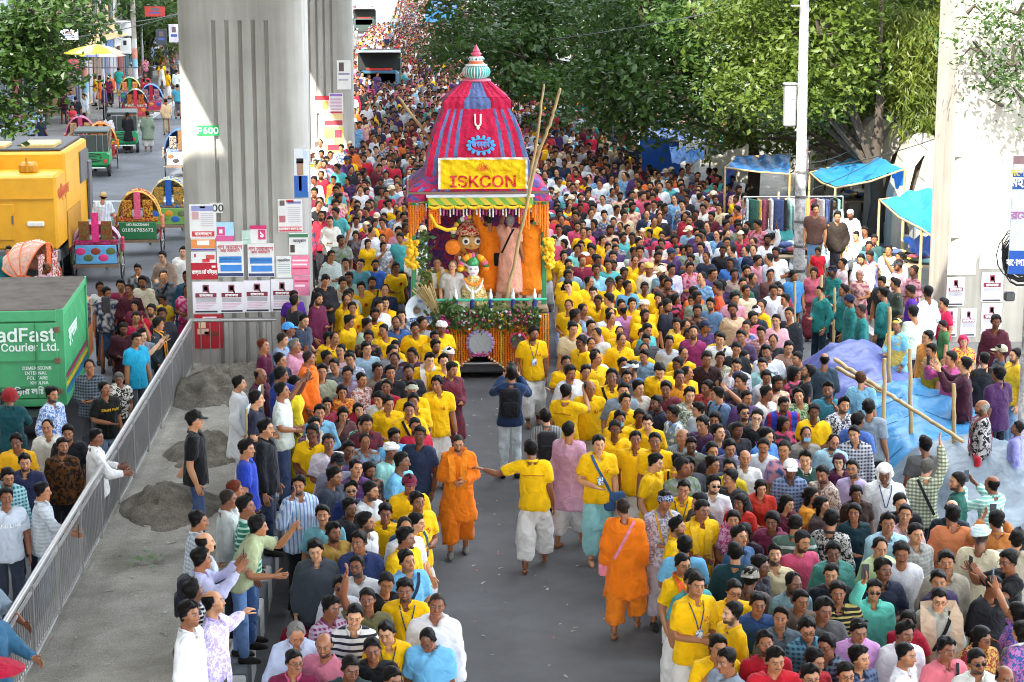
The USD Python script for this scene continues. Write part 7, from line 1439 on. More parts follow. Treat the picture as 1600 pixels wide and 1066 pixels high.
# == the people: head in the photograph (x, y), facing in degrees (0 towards the footbridge, 90 to the right), clothes | label
PEOPLE = """
16 612 190 shirt#14484e trousers#20242c hat=helmet#8a1f22 arms=rail/rail sit=1 z=.02 | motorcycle rider in teal shirt with red and black helmet
79 617 60 shirt#c9d4e6~print:#5a78b0 trousers#2a2c34 beard=3 hair=curly arms=hang2/hang | man in blue floral white shirt with grey beard by the container doors
74 668 8 shirt#d9d7cc trousers#3a3a40 hair=receding beard=1 | older man in plain cream shirt behind the yellow tee
23 690 5 tee#e0a412 trousers#2c2c30 h=1.64 | young man in mustard yellow tee below the motorcycle rider
37 722 0 polo#262a4a trousers#22242c hair=quiff beard=3 fat=1 | stout bearded man in navy polo left of the batik shirt
9 745 20 shirt#2a6a78~check:#a8d0d4 trousers#2c2c30 glasses=clear | man with glasses in teal checked shirt at the left edge
8 778 20 tee#c2cbd8 trousers#2e3644 fat=.3 sleeve=.7 ex=tee_print:LAND_LINE@#f4f4f4 arms=hang/hang2 | man in pale blue LAND LINE tee and grey trousers
65 766 100 shirt#aeb4b8~check:#c8d0d8 jeans#6f8aa6 arms=rail/carry turn=10 roll=1 | man in light grey checked shirt holding a phone over the rail
95 698 5 shirt#5a3410~dye:#1c120a:14 trousers#1c1c20 hair=quiff beard=3 | bearded man in brown and black batik shirt
108 676 0 tee#14161c trousers#20222a beard=3 hair=curly | bearded man in black tee with yellow shoulder bands behind the batik shirt
150 682 105 shirt#e8e6e4 trousers#1e1e22 arms=rail/rail turn=35 skin=3 | man in long white shirt gripping the railing with both hands
165 607 35 tee#10120f jeans#5a6a7c ex=tee_print:Shahi_Palki@#e0b020 arms=clasp/hang | man in black tee with yellow words beside the railing
146 572 -5 shirt#23282e~check:#6a7680 trousers#4a4a50 glasses=dark hair=receding | grey haired man in dark checked shirt wearing sunglasses
179 592 20 sari#2a2824~print:#d8d4c8:20 skirt#2a2824 fem=1 hair=long bun=1 haircol=#55504a arms=hang/carry ex=drape:#35322c | elderly woman in black and white printed sari
222 524 80 polo#7b838f jeans#4f565e arms=film/film turn=25 skin=6 | man in grey polo filming over the railing with raised arms
211 530 50 tee#1f9fc4 trousers#4a5058 arms=hang/hang | man in bright cyan tee half hidden by the grey polo
194 512 0 kurta#3c1220 trousers#1c1c20 | man in long dark maroon kurta right of the orange truck cab
170 457 5 polo#1f3550~chest:#c8c8c8 jeans#3a5a80 arms=hang/hip fat=.5 | smiling man in navy polo with pale chest stripes
158 449 10 tee#dcdcdc trousers#33333a | man in white tee behind the striped navy polo
221 440 0 shirt#d9d3b8 trousers#2e2e34 beard=3 fat=.8 | stout bearded man in cream shirt in the roadside group
187 447 5 tee#8a2448 trousers#2e2e34 | young man in magenta tee in the roadside group
200 453 0 shirt#4a1a28 trousers#2e2e34 glasses=clear | man with glasses in dark maroon shirt among the roadside group
214 421 0 tee#35383c trousers#2e2e34 | sunlit youth in charcoal tee behind the cream shirted man
256 401 0 shirt#8f7868 trousers#33333a skin=6 hair=quiff | sunlit youth in brown shirt beside the white kurta
285 393 0 kurta#e4e2de trousers#d0d0cc skin=6 hair=quiff | sunlit youth in white kurta beside the pier
254 431 0 shirt#6a727a~check:#3a4048 trousers#2e2e34 arms=mouth/hang ex=strap | man in grey shirt with a camera strap in front of the brown shirt
291 433 -10 kurta#1f4a64 trousers#20242c | man in teal blue kurta close to the poster covered pier
269 453 -10 sari#c8246a~print:#f0b8d0 skirt#a01c58 fem=1 hair=long bun=1 arms=clasp/clasp h=1.56 | woman in hot pink printed sari holding a small child
255 468 -30 tee#d8b430 trousers#2a4a7a h=1.36 hair=short | child in yellow top on the woman's arm
212 477 0 sari#6a1a3a skirt#2440a8 fem=1 hair=long arms=clasp/hang h=1.5 | girl in maroon scarf over a bright blue blouse
236 486 0 polo#b8122e trousers#26262c beard=3 | bearded man in red polo in the roadside group
211 496 15 tee#b01844 trousers#26262c arms=hang/ear beard=2 | man in crimson tee with phone held at his ear
254 491 0 shirt#2c2c34 trousers#26262c | man in dark shirt behind the orange scarf
247 506 85 shirt#2f3c44 trousers#26262c ex=scarf:#d8902a | man in slate shirt with orange scarf seen from the side
11 392 10 shirt#0f6a6a trousers#12303a hair=short | policeman in teal shirt leaning by the dark teal rickshaw
71 418 70 tee#c89aa8 trousers#4a3a34 hair=bald | balding man beside the orange and white rickshaw hood
163 352 180 tee#a8bccc~stripe:#dfe6ea trousers#5a6a5a hat=cap#b09a70 Y=48.3 z=.42 sit=1 | rickshaw driver in beige cap and pale striped shirt
230 178 185 kurta#7d8c78 dhoti#c8c8c0 hat=skullcap#e4e4e0 h=1.68 | old man in sage kurta and white skullcap walking away
199 180 175 kurta#15161a trousers#15161a | man in black kurta standing on the left street
170 182 150 shirt#dcdde0 trousers#16161a | man in white shirt and black trousers beside the auto
259 158 185 shirt#d2b48c trousers#b0a890 | man in beige shirt walking away up the left street
185 108 190 tee#2a9a8a jeans#6a90b0 h=1.68 | man in bright teal tee under the vendor umbrella
111 144 20 shirt#b8c8dc~check:#4a6a9a trousers#2a2a34 | man in light blue checked shirt on the left pavement
99 145 10 shirt#3a1420 trousers#2a2a34 | man in dark maroon shirt on the left pavement
113 168 60 tee#b81c3a trousers#2a2a34 | man in red tee behind the yellow lorry
158 127 -60 tee#3a2a6a trousers#c0b8a0 | man in purple tee between the left poles
246 78 170 kurta#16181c trousers#16181c | person in black under the far portrait boards
234 87 180 kurta#1c1c20 trousers#1c1c20 | second person in black by the far boards, nearer the boxed pole
267 78 170 shirt#d0d4dc trousers#3a4a6a | man in pale shirt at the far boards
205 100 0 shirt#e2ddd6 trousers#3a3a40 hat=cap#e4e4e0 | man in white cap by the boxed pole
275 112 180 shirt#d4e0e0 trousers#8aa8b4 | man in white shirt walking away beside the pier
277 135 180 tee#4aa0b8 trousers#5a5a64 | person in sky blue beside the pier edge
304 658 88 polo#0c0c0f jeans#2a3a5c hat=cap#0c0c0e arms=hang/back z=.4 h=1.76 fat=.4 turn=4 collar=#3a3a40 | man in black polo and black cap standing alone on the dirt median
375 599 92 kurta#dcdcdc trousers#e0e0e0 z=.4 | young man in white kurta standing on the median edge
411 587 60 shirt#4a1630 trousers#2a2a34 hair=bald glasses=clear z=.4 | balding man with glasses in maroon shirt on the median
412 540 80 tee#5a1538 trousers#2a2a34 haircol=#5a2412 z=.4 | man with hennaed hair in plum tee on the median
434 585 75 polo#20307a trousers#14182a z=.4 arms=film/film h=1.74 | man in royal blue polo filming with a phone on the kerb
434 613 80 tee#cdd6d0 jeans#2a3a5c z=.4 arms=clasp/clasp h=1.74 | man in long pale tee and jeans on the kerb
415 669 78 shirt#14161c jeans#222c48 z=.4 h=1.74 | man in black shirt and dark jeans at the banner
407 622 85 tee#26283a trousers#20222c z=.4 | man with black hair in dark tee left of the pale tee
446 562 60 tee#1c2440 trousers#20222c z=.4 | man in dark blue tee behind the blue polo
460 541 60 kurta#c88aa0 dhoti#e0ddd6 z=.4 haircol=#6a6660 arms=hang/ear | grey haired man in dusty pink kurta and white dhoti
474 560 70 robe#e86a14 dhoti#e86a14 z=.4 hair=shaved | monk in bright orange robe standing on the kerb line
458 598 75 sari#d8c020 skirt#d8c020 fem=1 hair=long z=.4 | woman in lemon yellow sari behind the blue polo
459 462 20 tee#4a1a80 trousers#26262c h=1.5 z=.4 | boy in purple tee in front of the pier posters
506 436 20 shirt#17171c trousers#17171c z=.4 h=1.74 nod=24 hair=quiff arms=clasp/clasp | tall man in shiny black shirt looking down
486 468 60 kurta#5a1236 trousers#26262c z=.4 | person in wine red kurta beside the tall black shirt
472 470 120 tee#2a2a30 trousers#26262c z=.4 | dark haired man between the purple boy and the wine kurta
452 515 100 tee#3a8ad0 trousers#26262c z=.4 hat=cap#4a9ae0 | man in bright blue cap on the median
474 500 60 tee#2c3444 trousers#26262c z=.4 | man in slate tee behind the blue cap
440 530 70 tee#8090a8 trousers#26262c z=.4 hair=shaved | cropped grey haired man left of the pink kurta
310 812 100 shirt#c6ccd0~check:#8a98a8 trousers#30343c z=.4 | man in pale checked shirt seen from behind on the median
319 848 110 tee#b8c0c8 trousers#30343c z=.4 hair=bald | man with thinning crown between the checked shirt and the backpack
319 873 95 shirt#b4b4d4 trousers#1c2030 z=.4 arms=film/film ex=backpack:#161a26 | man in lavender shirt with black backpack filming
309 927 100 tee#141416~hstripe:#c8c8c8:9 trousers#20242c z=.4 skin=5 | man in black tee with thin white stripes
333 942 80 shirt#b9a6dc~print:#e0d8f0 trousers#171c2c z=.4 arms=hang/out hair=bald | balding man in lavender print shirt stretching out his phone
296 962 75 shirt#e6e8ea trousers#26262e z=.4 hair=curly beard=2 h=1.72 ex=tee_print:ON_THE@#15151a printback=1 | man in white shirt with bold black print on the back
390 806 85 polo#a8b088 jeans#5a7aa8 z=.4 lean=.2 arms=carry/film | man in olive green polo leaning far over the kerb
372 790 90 tee#2a7a62~hstripe:#b8d8c8:6 trousers#4a6a9a z=.4 | man in green striped tee behind the leaning man
363 765 100 shirt#e2e2e0 trousers#2c2c34 z=.4 haircol=#5a2410 | man with hennaed hair in white shirt beside the banner
367 787 100 shirt#c8ccc8 trousers#2c2c34 z=.4 hair=shaved skin=3 | man with cropped hair in light shirt left of the green stripes
386 700 90 tee#1f3aa0 trousers#2c2c34 z=.4 | man in blue tee holding the pale banner
467 758 20 shirt#d0d8e8~stripe:#7aa0d0:7 trousers#17181e arms=ear/hang h=1.72 | man in blue striped white shirt talking on his phone
508 856 5 shirt#3f464e trousers#2c3038 skin=4 | youth in charcoal shirt by the kerb carrying a red bag
547 848 0 polo#2a3660 trousers#22242c h=1.74 skin=3 | tall man in navy polo behind the raised hand
562 886 0 tee#d8d8da trousers#2a2a30 glasses=clear hair=quiff beard=3 skin=3 | man in white tee with black rimmed glasses
529 914 5 shirt#d0d2d8 trousers#2a2a30 glasses=dark hair=quiff | youth in sunglasses and white shirt
572 938 0 tee#6f6a48 trousers#2a2a30 beard=1 arms=up/hang skin=3 | man in olive tee with moustache raising one open hand
517 950 40 shirt#8a3a6a~check:#d8c8d8 trousers#2a2a30 hair=curly skin=3 | young man in magenta checked shirt looking sideways
554 962 0 shirt#e4e4e2~hstripe:#2a2e3a:5 trousers#2a2a30 beard=1 skin=4 | young man in white shirt with thin dark wavy stripes
486 992 10 shirt#b8c4dc trousers#3a3a44 hair=receding haircol=#6a6864 nod=30 | grey haired man in pale blue shirt looking down
511 1006 -30 tee#d07a90 trousers#3a3a44 hair=bald | bald man in salmon pink tee
477 1026 5 polo#6a1238 trousers#20222a glasses=clear beard=1 fat=.8 collar=#b84a70 | man with moustache and glasses in maroon polo at the lower edge
535 1012 0 tee#0e0f13 trousers#20222a hair=short fat=.6 skin=3 | broad man in plain black tee at the lower edge
549 1044 0 tee#1a3436 trousers#20222a skin=5 | thin faced man in dark green tee at the lower edge
606 1058 20 tee#2a2a30 trousers#20222a hair=quiff | spiky haired head at the very bottom of the left file
622 986 0 Y W ex=emblem+lanyard skin=4 | round faced youth in yellow polo foremost in the left file
655 990 -10 tee#6fb4de trousers#2a2a30 hair=receding nod=32 skin=5 | balding man in light blue tee looking down
678 944 -5 kurta#e6e4e8 dhoti#e4e2e2 hair=shaved fat=1.2 h=1.76 skin=3 | large man in white kurta with shaved head
636 922 0 Y W ex=emblem+lanyard skin=3 | thin faced volunteer in yellow polo just behind the white kurta
635 874 30 tee#6fb4de W glasses=up beard=2 ex=strap:#22304a | man in light blue tee with sunglasses pushed up on his hair
632 842 50 Y W skin=3 | volunteer in yellow polo turned to the right behind the pushed up sunglasses
645 815 55 Y W ex=backpack:#2c4a60 skin=4 | volunteer in yellow polo wearing a blue backpack
566 818 60 shirt#dedede trousers#2a2a30 beard=3 hair=quiff | bearded man in open white shirt looking right
524 832 40 tee#a8843c trousers#2a2a30 hair=curly | man in mustard brown tee behind the charcoal shirt
507 806 10 tee#6aa4b0 trousers#2a2a30 | man in dusty teal tee beside the mustard tee
622 798 0 Y W skin=3 | volunteer in yellow polo at the inner side of the left file
641 756 10 Y W hat=cap#6a1830 skin=3 | volunteer in yellow polo with maroon cap
626 722 60 tee#6fb4de trousers#26262e hair=short skin=5 fat=1.2 h=1.76 | burly man in light blue tee facing sideways
607 706 40 tee#9ad4cc trousers#26262e hat=turban#e8e6e0 | man in mint tee with white turban
615 682 20 tee#6fb4de W skin=3 | man in light blue tee behind the white turban
639 641 10 Y W ex=bagr:#1c1a1e h=1.72 | volunteer in yellow polo clasping a black bag
650 626 20 Y W skin=3 | volunteer in yellow polo looking down beside the black bag
605 629 5 Y W skin=1 hair=short | smiling volunteer in yellow polo at the edge of the women
649 606 5 Y W hat=beanie#a8a898 | volunteer in yellow polo with grey beanie
667 602 5 Y W skin=2 | volunteer in yellow polo behind the grey beanie
664 560 5 Y W ex=scarf:#e8e6e2 skin=6 hair=quiff | volunteer in yellow polo with white towel round his neck
687 563 10 Y W skin=4 ex=emblem | volunteer in yellow polo right of the white towel
700 553 40 Y W hat=cap#e6e6e6 capback=1 skin=3 | volunteer in yellow polo with white cap at the chariot
679 541 0 Y W skin=3 | volunteer in yellow polo behind the white towel
536 612 15 sari#c8452a~print:#e0a83a skirt#b03a50 fem=1 hair=long bun=1 | woman in orange red patterned sari
571 639 5 sari#d8d0d8 skirt#b01c3c fem=1 hair=long ex=drape:#a81c3a | woman in white blouse with red drape
585 624 -30 sari#d8dcd8 skirt#8a3a4a fem=1 hair=long | woman in white looking aside behind the red drape
569 662 -10 sari#3a7a6a~print:#b8d0c0 skirt#3a6a60 fem=1 hair=long bun=1 | woman in green printed sari
531 647 10 sari#5a3a3a skirt#4a3a4a fem=1 hair=long arms=mouth/hang | woman in brown holding a hand to her forehead
510 632 0 sari#a83a50 skirt#6a3a4a fem=1 hair=long | woman in rose dress behind the light blue shirt
492 665 10 shirt#4a2a4a~check:#9a7a9a trousers#2a2a30 ex=scarf:#e2e0da | man in plum checked shirt with white scarf
502 644 5 shirt#7fb8d8 trousers#2a2a30 | youth in sky blue shirt behind the white scarf
511 692 15 tee#d8cfd4 trousers#2a2a30 skin=3 arms=clasp/clasp | man in pinkish white tee near the kerb
541 705 0 tee#6a5a8a trousers#2a2a30 glasses=clear hair=quiff | man with glasses in violet tee
532 722 10 tee#8a8a98 trousers#2a2a30 hat=cap#141418 | man in black cap and grey tee
550 730 20 shirt#5a3a70 trousers#2a2a30 | man in purple shirt behind the sunglasses
531 748 60 tee#38404c trousers#2a2a30 hair=curly | dark haired man left of the sunglasses
547 766 5 tee#26366a trousers#2a2a30 glasses=dark | man in blue tee with sunglasses in the left file
565 764 50 tee#c8ccd0 trousers#2a2a30 beard=3 | bearded man in pale tee looking right beside the blue tee
550 790 40 tee#26262c trousers#2a2a30 hair=curly | curly haired head in front of the blue tee
630 788 30 Y W skin=3 | volunteer in yellow polo below the maroon cap
511 580 5 tee#9aa48c trousers#2a2a30 h=1.74 | man in sage green tee in the left crowd
542 585 0 shirt#9a8aa8 trousers#2a2a30 beard=2 | man in mauve shirt beside the sage tee
572 591 50 shirt#d8cfc8~print:#a05a50 trousers#2a2a30 | young man in white print shirt looking right
609 580 5 tee#1a1a20 trousers#2a2a30 beard=2 hair=quiff | man in black tee among the left crowd
615 607 5 shirt#a81830 trousers#2a2a30 skin=3 | man in red shirt in front of the black tee
631 582 10 shirt#24242c trousers#2a2a30 beard=3 | bearded man in dark shirt beside the volunteers
587 581 5 tee#8a7a6a trousers#2a2a30 skin=3 | man in tan tee between the print shirt and black tee
527 570 5 tee#54585c trousers#2a2a30 | man in grey tee behind the mauve shirt
547 562 0 shirt#c8ccd8~check:#8a90b0 trousers#2a2a30 | man in white checked shirt above the mauve shirt
570 547 15 tee#9ab8c8 trousers#2a2a30 | man in pale blue tee above the white check
611 550 30 shirt#8a8a90 trousers#2a2a30 glasses=clear | young man with glasses in grey shirt
625 560 0 tee#4a4a58 trousers#2a2a30 glasses=clear hair=receding | older man with glasses in dusk grey tee
644 556 5 tee#50283a trousers#2a2a30 skin=5 beard=2 | man in dull maroon tee beside the volunteers
541 548 0 tee#c8a8a8 trousers#2a2a30 | man in pale rose tee
648 512 5 Y W skin=3 | volunteer in yellow polo below the loudspeaker
687 512 20 Y W hat=turban#e6e4e0 | volunteer in yellow polo with white headcloth before the medallion
677 526 0 Y W skin=3 | volunteer in yellow polo under the white headcloth
617 507 10 shirt#3a5a90 trousers#2a2a30 hair=receding | older man in blue shirt left of the loudspeaker
610 515 10 Y W | volunteer in yellow polo below the blue shirt
570 507 60 tee#a8bca0 trousers#2a2a30 | man in pale green tee looking right, left crowd
585 492 5 Y W ex=emblem skin=3 | volunteer in yellow polo above the pale green tee
601 474 0 Y W skin=4 | volunteer in yellow polo beside the chariot's corner
551 482 10 Y W | volunteer in yellow polo scratching his chin
544 502 60 Y W | volunteer in yellow polo behind the tall black shirt
564 449 5 Y W | volunteer in yellow polo beside the teal tee
582 442 20 Y W ex=strap:#3a2a20 | volunteer in yellow polo with brown bag strap
543 462 5 Y W | volunteer in yellow polo nearest the sunlit gap
619 419 10 Y W | volunteer in yellow polo beside the flowered chariot post
562 413 0 tee#5a98a4 trousers#2a2a30 h=1.74 | man in teal grey tee near the sunlit gap
546 434 0 tee#a0ccc0 trousers#2a2a30 glasses=dark | man in mint tee with sunglasses by the volunteers
585 414 0 tee#2a58b0 trousers#2a2a30 beard=3 | bearded man in bright blue tee near the chariot
540 412 5 tee#a8a098 trousers#2a2a30 beard=2 | man in stone grey tee by the sunlit gap
517 399 30 shirt#c8d4d0 trousers#3a3a40 z=.4 | sunlit man in pale shirt on the median
516 345 0 shirt#e0dcd0 trousers#3a3a40 z=.4 | sunlit man in white far on the median
715 690 0 kurta#ee7a10 dhoti#ee7a10 hair=shaved arms=clasp/clasp step=.16 skin=1 ex=scarf:#f08a1c nod=16 h=1.66 shoe=shoe shoecol=#77736c | barefaced monk in bright orange robes walking alone on the road
797 584 178 shirt#1d3458 jeans#b8c4cc ex=backpack:#14161c arms=film/film h=1.74 | cameraman in blue shirt with black backpack before the chariot
833 520 5 Y W ex=emblem+lanyard+badge hair=mop h=1.72 shoe=bare skin=3 step=.14 | young volunteer in yellow polo with card badge beside the chariot front
836 702 172 Y W arms=hang/out ex=backprint h=1.72 step=.2 shoecol=#c0a878 skin=3 | volunteer in yellow polo seen from behind stretching out his arm
891 672 150 kurta#c99ab4 dhoti#d4cfd0 ex=scarf:#d89a5a h=1.72 shoe=bare step=.15 skin=1 | man in dusty pink kurta and white dhoti turned away
854 652 180 shirt#5e5e60~stripe:#a8a8a8:14 trousers#33343a hair=mop ex=backpack:#26262a h=1.56 | boy in grey striped shirt seen from behind with a backpack
935 692 5 polo#f0bc06 dhoti#8ec8cc ex=emblem+badge+bagr:#3a5a88 arms=clasp/hang hair=quiff beard=1 h=1.72 skin=4 shoecol=#26262c step=.12 | volunteer in yellow polo and pale aqua dhoti with a blue bag
980 792 165 kurta#ee7a10 dhoti#e8801c hair=shaved h=1.66 ex=bagr:#e68a9c shoecol=#2a3a8a step=.2 skin=2 turn=-40 | monk in orange robes with a pink shoulder bag and blue socks
885 612 150 Y W arms=film/hang | volunteer in yellow polo filming towards the chariot
884 567 5 Y W arms=clasp/clasp skin=3 | volunteer in yellow polo with folded arms
912 581 0 Y W skin=1 | moustached volunteer in yellow polo behind the filming one
922 606 0 Y W hair=bald skin=3 | balding volunteer in yellow polo
952 590 -10 Y W ex=bagr:#1c1c22+badge h=1.78 fat=.8 skin=5 arms=hang/hang2 | tall dark volunteer in yellow polo with black waist bag
976 627 -5 Y W skin=1 h=1.64 | volunteer in yellow polo in front of the tall one
980 655 -10 Y W ex=mask | volunteer in yellow polo wearing a blue face mask
998 658 -5 Y W skin=6 hair=quiff | volunteer in yellow polo right of the face mask
1005 690 -10 Y W skin=3 | volunteer in yellow polo with bowed head behind the strap
1024 687 0 Y W skin=3 hair=short h=1.72 | stern volunteer in yellow polo near the navy shirt
1034 720 60 Y W skin=4 | volunteer in yellow polo facing right in the right file
1057 725 130 Y W ex=strap:#2a2018 skin=4 | volunteer in yellow polo turned away with a dark strap
1075 760 -10 Y W ex=lanyard skin=1 | volunteer in yellow polo with lanyard beside the bandana
1040 783 5 shirt#8a8aa0~print:#c8c8d8 dhoti#a8a0a8 hat=beanie#2a3450 hatpat=print:#9aa4c0:30 ex=garland:#c89a2a beard=2 | man in grey print shirt with patterned bandana and gold garland
1095 795 20 Y W ex=scarf:#e0b020 | volunteer in yellow polo with a yellow towel
1064 820 60 Y W hair=mop h=1.58 skin=1 | boy in yellow polo with thick hair in profile
1070 853 170 tee#6fb4de W ex=strap:#c8a02a | man in light blue tee seen from behind in the right file
1067 882 30 Y W ex=scarf:#e8601c glasses=clear skin=1 | volunteer in yellow polo with orange scarf and glasses
1095 912 25 Y W ex=emblem+lanyard+badge h=1.76 skin=1 | tall volunteer in yellow polo with blue card badge
1147 917 0 Y W glasses=clear skin=1 ex=emblem+strap:#3a3a30 | volunteer in yellow polo with round glasses
1150 958 -70 Y W beard=3 skin=6 | bearded volunteer in yellow polo looking left
1137 1017 0 Y W arms=mouth/hang skin=1 | volunteer in yellow polo with a hand at his mouth
1162 1024 -60 tee#8a96a4 trousers#3a3a44 hair=quiff | man in grey hooded top leaning to the mouth covering volunteer
930 557 0 shirt#c4d4dc trousers#2a2a30 hair=curly glasses=clear | curly haired man in pale blue shirt behind the tall volunteer
979 588 10 tee#4a4a54 trousers#2a2a30 | man in dark grey tee behind the waist bag
972 570 0 tee#6a5a54 trousers#2a2a30 | man in brown tee left of the white cap
994 577 -50 tee#3a6aa8 trousers#2a2a30 hat=cap#c8d4dc | man in blue tee with pale cap turned left
1006 555 -30 tee#7a98b0 trousers#2a2a30 beard=2 | man in steel blue tee behind the pale cap
1027 575 5 Y W nod=28 hair=mop h=1.74 skin=4 | mop haired volunteer in amber polo looking down
1060 590 10 tee#d0881c trousers#2a2a30 | man in orange yellow tee behind the amber polo
1012 610 30 shirt#b8aea0 trousers#2a2a30 hair=curly | curly haired man in sand shirt
982 608 0 tee#7a8a98 trousers#2a2a30 beard=2 | man in blue grey tee in front of the sand shirt
1035 608 -20 tee#6a2a34 trousers#2a2a30 hair=mop | long haired youth in maroon tee
1062 615 5 shirt#d0cec0~print:#6a7a5a trousers#2a2a30 | man in white print shirt behind the navy shirt
1031 631 -60 shirt#20243a trousers#2a2a30 | man in navy shirt looking left at the volunteers
1050 645 -70 shirt#7a9ac0~dye:#dfe8f0:8 trousers#2a2a30 beard=1 | man in blue and white tie dyed shirt
1072 688 -40 shirt#7a8490~stripe:#a8b4c0 trousers#2a2a30 hair=bald | balding man in grey striped shirt
1091 640 -60 tee#c8c8c8 trousers#2a2a30 | man in white tee beside the tie dyed shirt
1117 616 -60 tee#6a86a8 trousers#2a2a30 ex=backpack:#2a2c36 | man in blue grey tee with a dark backpack
1101 605 -50 tee#a0382a trousers#2a2a30 | man in rust tee left of the backpack
1102 560 0 shirt#2a1416 trousers#2a2a30 h=1.74 skin=3 | man in black maroon shirt beside the camouflage
1126 560 0 shirt#7a7460~print:#a8a48a trousers#2a2a30 hair=quiff | man in camouflage print shirt
1152 570 0 shirt#dcd4dc trousers#b03a6a arms=ear/hang | man in white shirt lifting a hand to his ear
1162 595 -60 tee#4a4c50 trousers#2a2a30 arms=film/film | man in grey tee filming with both hands
1100 662 -50 tee#4a2a4a trousers#2a2a30 | man in aubergine tee with straight fringe
1116 655 -30 tee#30303a trousers#2a2a30 hair=long beard=1 | long haired man in charcoal
1091 697 -5 tee#60645c trousers#2a2a30 glasses=clear beard=3 | bearded man with glasses in drab green tee
1164 645 0 shirt#4a4a3e trousers#2a2a30 glasses=dark beard=3 | bearded man in sunglasses and olive shirt
1181 652 -5 tee#14151a trousers#2a2a30 glasses=clear fat=1 h=1.74 ex=tee_print:V@#9a4a9a hair=short skin=6 | stout man in black tee with a purple letter
1125 677 20 tee#2a3a6a trousers#2a2a30 | man in dark blue tee behind the glasses and beard
1132 700 0 shirt#8a8aa4 trousers#2a2a30 hair=curly | curly haired man in lilac grey shirt
1110 702 30 tee#2a2230 trousers#2a2a30 | man in dark plum tee with hidden face
1092 720 30 tee#3a3a42 trousers#2a2a30 hair=mop | thick fringed man in dark tee
1116 725 40 tee#26262c trousers#2a2a30 hair=mop | thick fringed man in black jacket
1136 717 0 tee#dadada trousers#2a2a30 hair=bald | bald man in white tee
1145 732 -30 tee#c8b020 trousers#2a2a30 | man in dull yellow tee behind the sunglasses
1151 745 -40 tee#2c2c30 trousers#2a2a30 hair=quiff | man in dark tee right of the white sunglasses shirt
1121 752 -5 shirt#e2e0e6 trousers#2a2a30 glasses=dark skin=6 | clean shaven man in sunglasses and white shirt
1184 760 -10 sari#c83a28 skirt#a83028 fem=1 hair=long skin=4 fat=1 | smiling woman in red sari
1156 785 -30 sari#b8281c skirt#6a2a2a fem=1 hair=long | woman in red with head lowered
1091 787 -60 tee#3a2a26 trousers#2a2a30 | man with oiled hair in dark brown tee
1195 680 40 tee#4a7ab8 trousers#2a2a30 beard=2 | bearded man in mid blue tee
1194 570 -20 shirt#9ac8c8 trousers#2a2a30 | man in pale aqua shirt
1143 815 -20 sari#8a4a9a~print:#d8a8c8 skirt#6a3a6a fem=1 hair=long ex=drape:#a83a7a | woman in purple and pink sari
1155 840 40 shirt#3a5a80 trousers#2a2a30 hair=quiff | man in blue shirt with a pompadour
1155 868 165 shirt#1f4450 trousers#2a2a30 fat=1 | man in dark teal shirt seen from behind
1177 892 60 tee#26262c trousers#2a2a30 | man in black beside the grey cap
1180 900 160 shirt#6a5a54 trousers#2a2a30 hat=cap#8a8478 capback=1 | man in taupe shirt with grey cap
1170 827 -30 sari#2a1a2a skirt#2a1a2a fem=1 hair=long | woman in dark violet behind the purple sari
1192 815 -30 sari#7a2a4a skirt#4a1a2a fem=1 hair=long | woman in wine coloured dress at the centre right
1193 1014 0 tee#b8182c trousers#2a2a30 | man in red tee half cut by the lower edge
1210 550 -5 tee#dadbe4 trousers#2a2a30 h=1.74 ex=tee_print:WIND@#3a3a5a | man in white tee with dark lettering
1232 542 0 shirt#8a6a5a trousers#2a2a30 beard=2 | man in brown shirt above the raised profile
1241 560 -60 tee#2a2c34 trousers#2a2a30 | man in black with raised arm
1257 582 -90 shirt#16181c trousers#2a2a30 beard=3 turn=0 nod=-18 | bearded man in black looking up in profile
1225 630 0 tee#2a3aa0~stripe:#9a1c3a:2.2 trousers#22244a fat=.6 nod=14 beard=3 skin=3 | man in blue and red striped football jersey
1251 620 0 tee#3a7a48~print:#c8d0a8 trousers#2a2a30 beard=2 arms=hang/ear | man in green print tee lifting his phone
1299 610 -10 polo#35778a trousers#2a2a30 fat=1.2 h=1.74 arms=hang/mouth skin=3 | heavy man in teal polo with thumb raised
1290 562 170 shirt#40505c trousers#2a2a30 hair=bald | balding man in slate shirt with raised arms
1331 632 0 shirt#dcdce0~print:#3a3a44 trousers#2a2a30 beard=3 hair=quiff | smiling bearded man in white spotted shirt
1351 637 150 tee#8a98a4 trousers#2a2a30 | man in grey blue tee turned away
1349 592 160 tee#8ac0dc trousers#2a2a30 haircol=#4a3020 | brown haired man in sky blue tee seen from behind
1341 657 140 tee#4a6ab0 trousers#2a2a30 hair=mop h=1.72 | man in periwinkle tee seen from behind
1262 680 0 shirt#8a8478 trousers#2a2a30 ex=mask hair=receding | man in taupe shirt wearing a face mask
1304 688 -10 shirt#9cc0cc trousers#2a2a30 glasses=clear hair=receding fat=.8 | man in pale blue shirt with thin glasses
1332 678 -10 shirt#3a3c48~check:#c8c8d0 trousers#2a2a30 beard=2 | man in navy and white checked shirt
1256 718 0 shirt#2a4a42 trousers#2a2a30 hair=quiff collar=#d8d8d0 skin=4 | youth in dark green vest over a white collar
1285 737 -50 shirt#8a7068~print:#d8c8b8 trousers#2a2a30 beard=3 | bearded man in floral brown shirt
1312 722 0 sari#4a1a3a skirt#4a1a3a fem=1 hat=scarf#3a1a30 skin=6 glasses=clear | woman with purple headscarf and glasses
1340 737 -40 shirt#b8a8cc trousers#2a2a30 glasses=clear | man in lavender shirt with glasses
1361 736 -5 kurta#e4e6e8 trousers#dcdcdc hat=cloth#eceae6 ex=lanyard | man in white kurta with white cloth over his head
1212 735 -5 shirt#3a4a6a~check:#8a9ab8 trousers#2a2a30 hat=cap#eceaea ex=swoosh skin=5 beard=2 | man with white sports cap and dark checked shirt
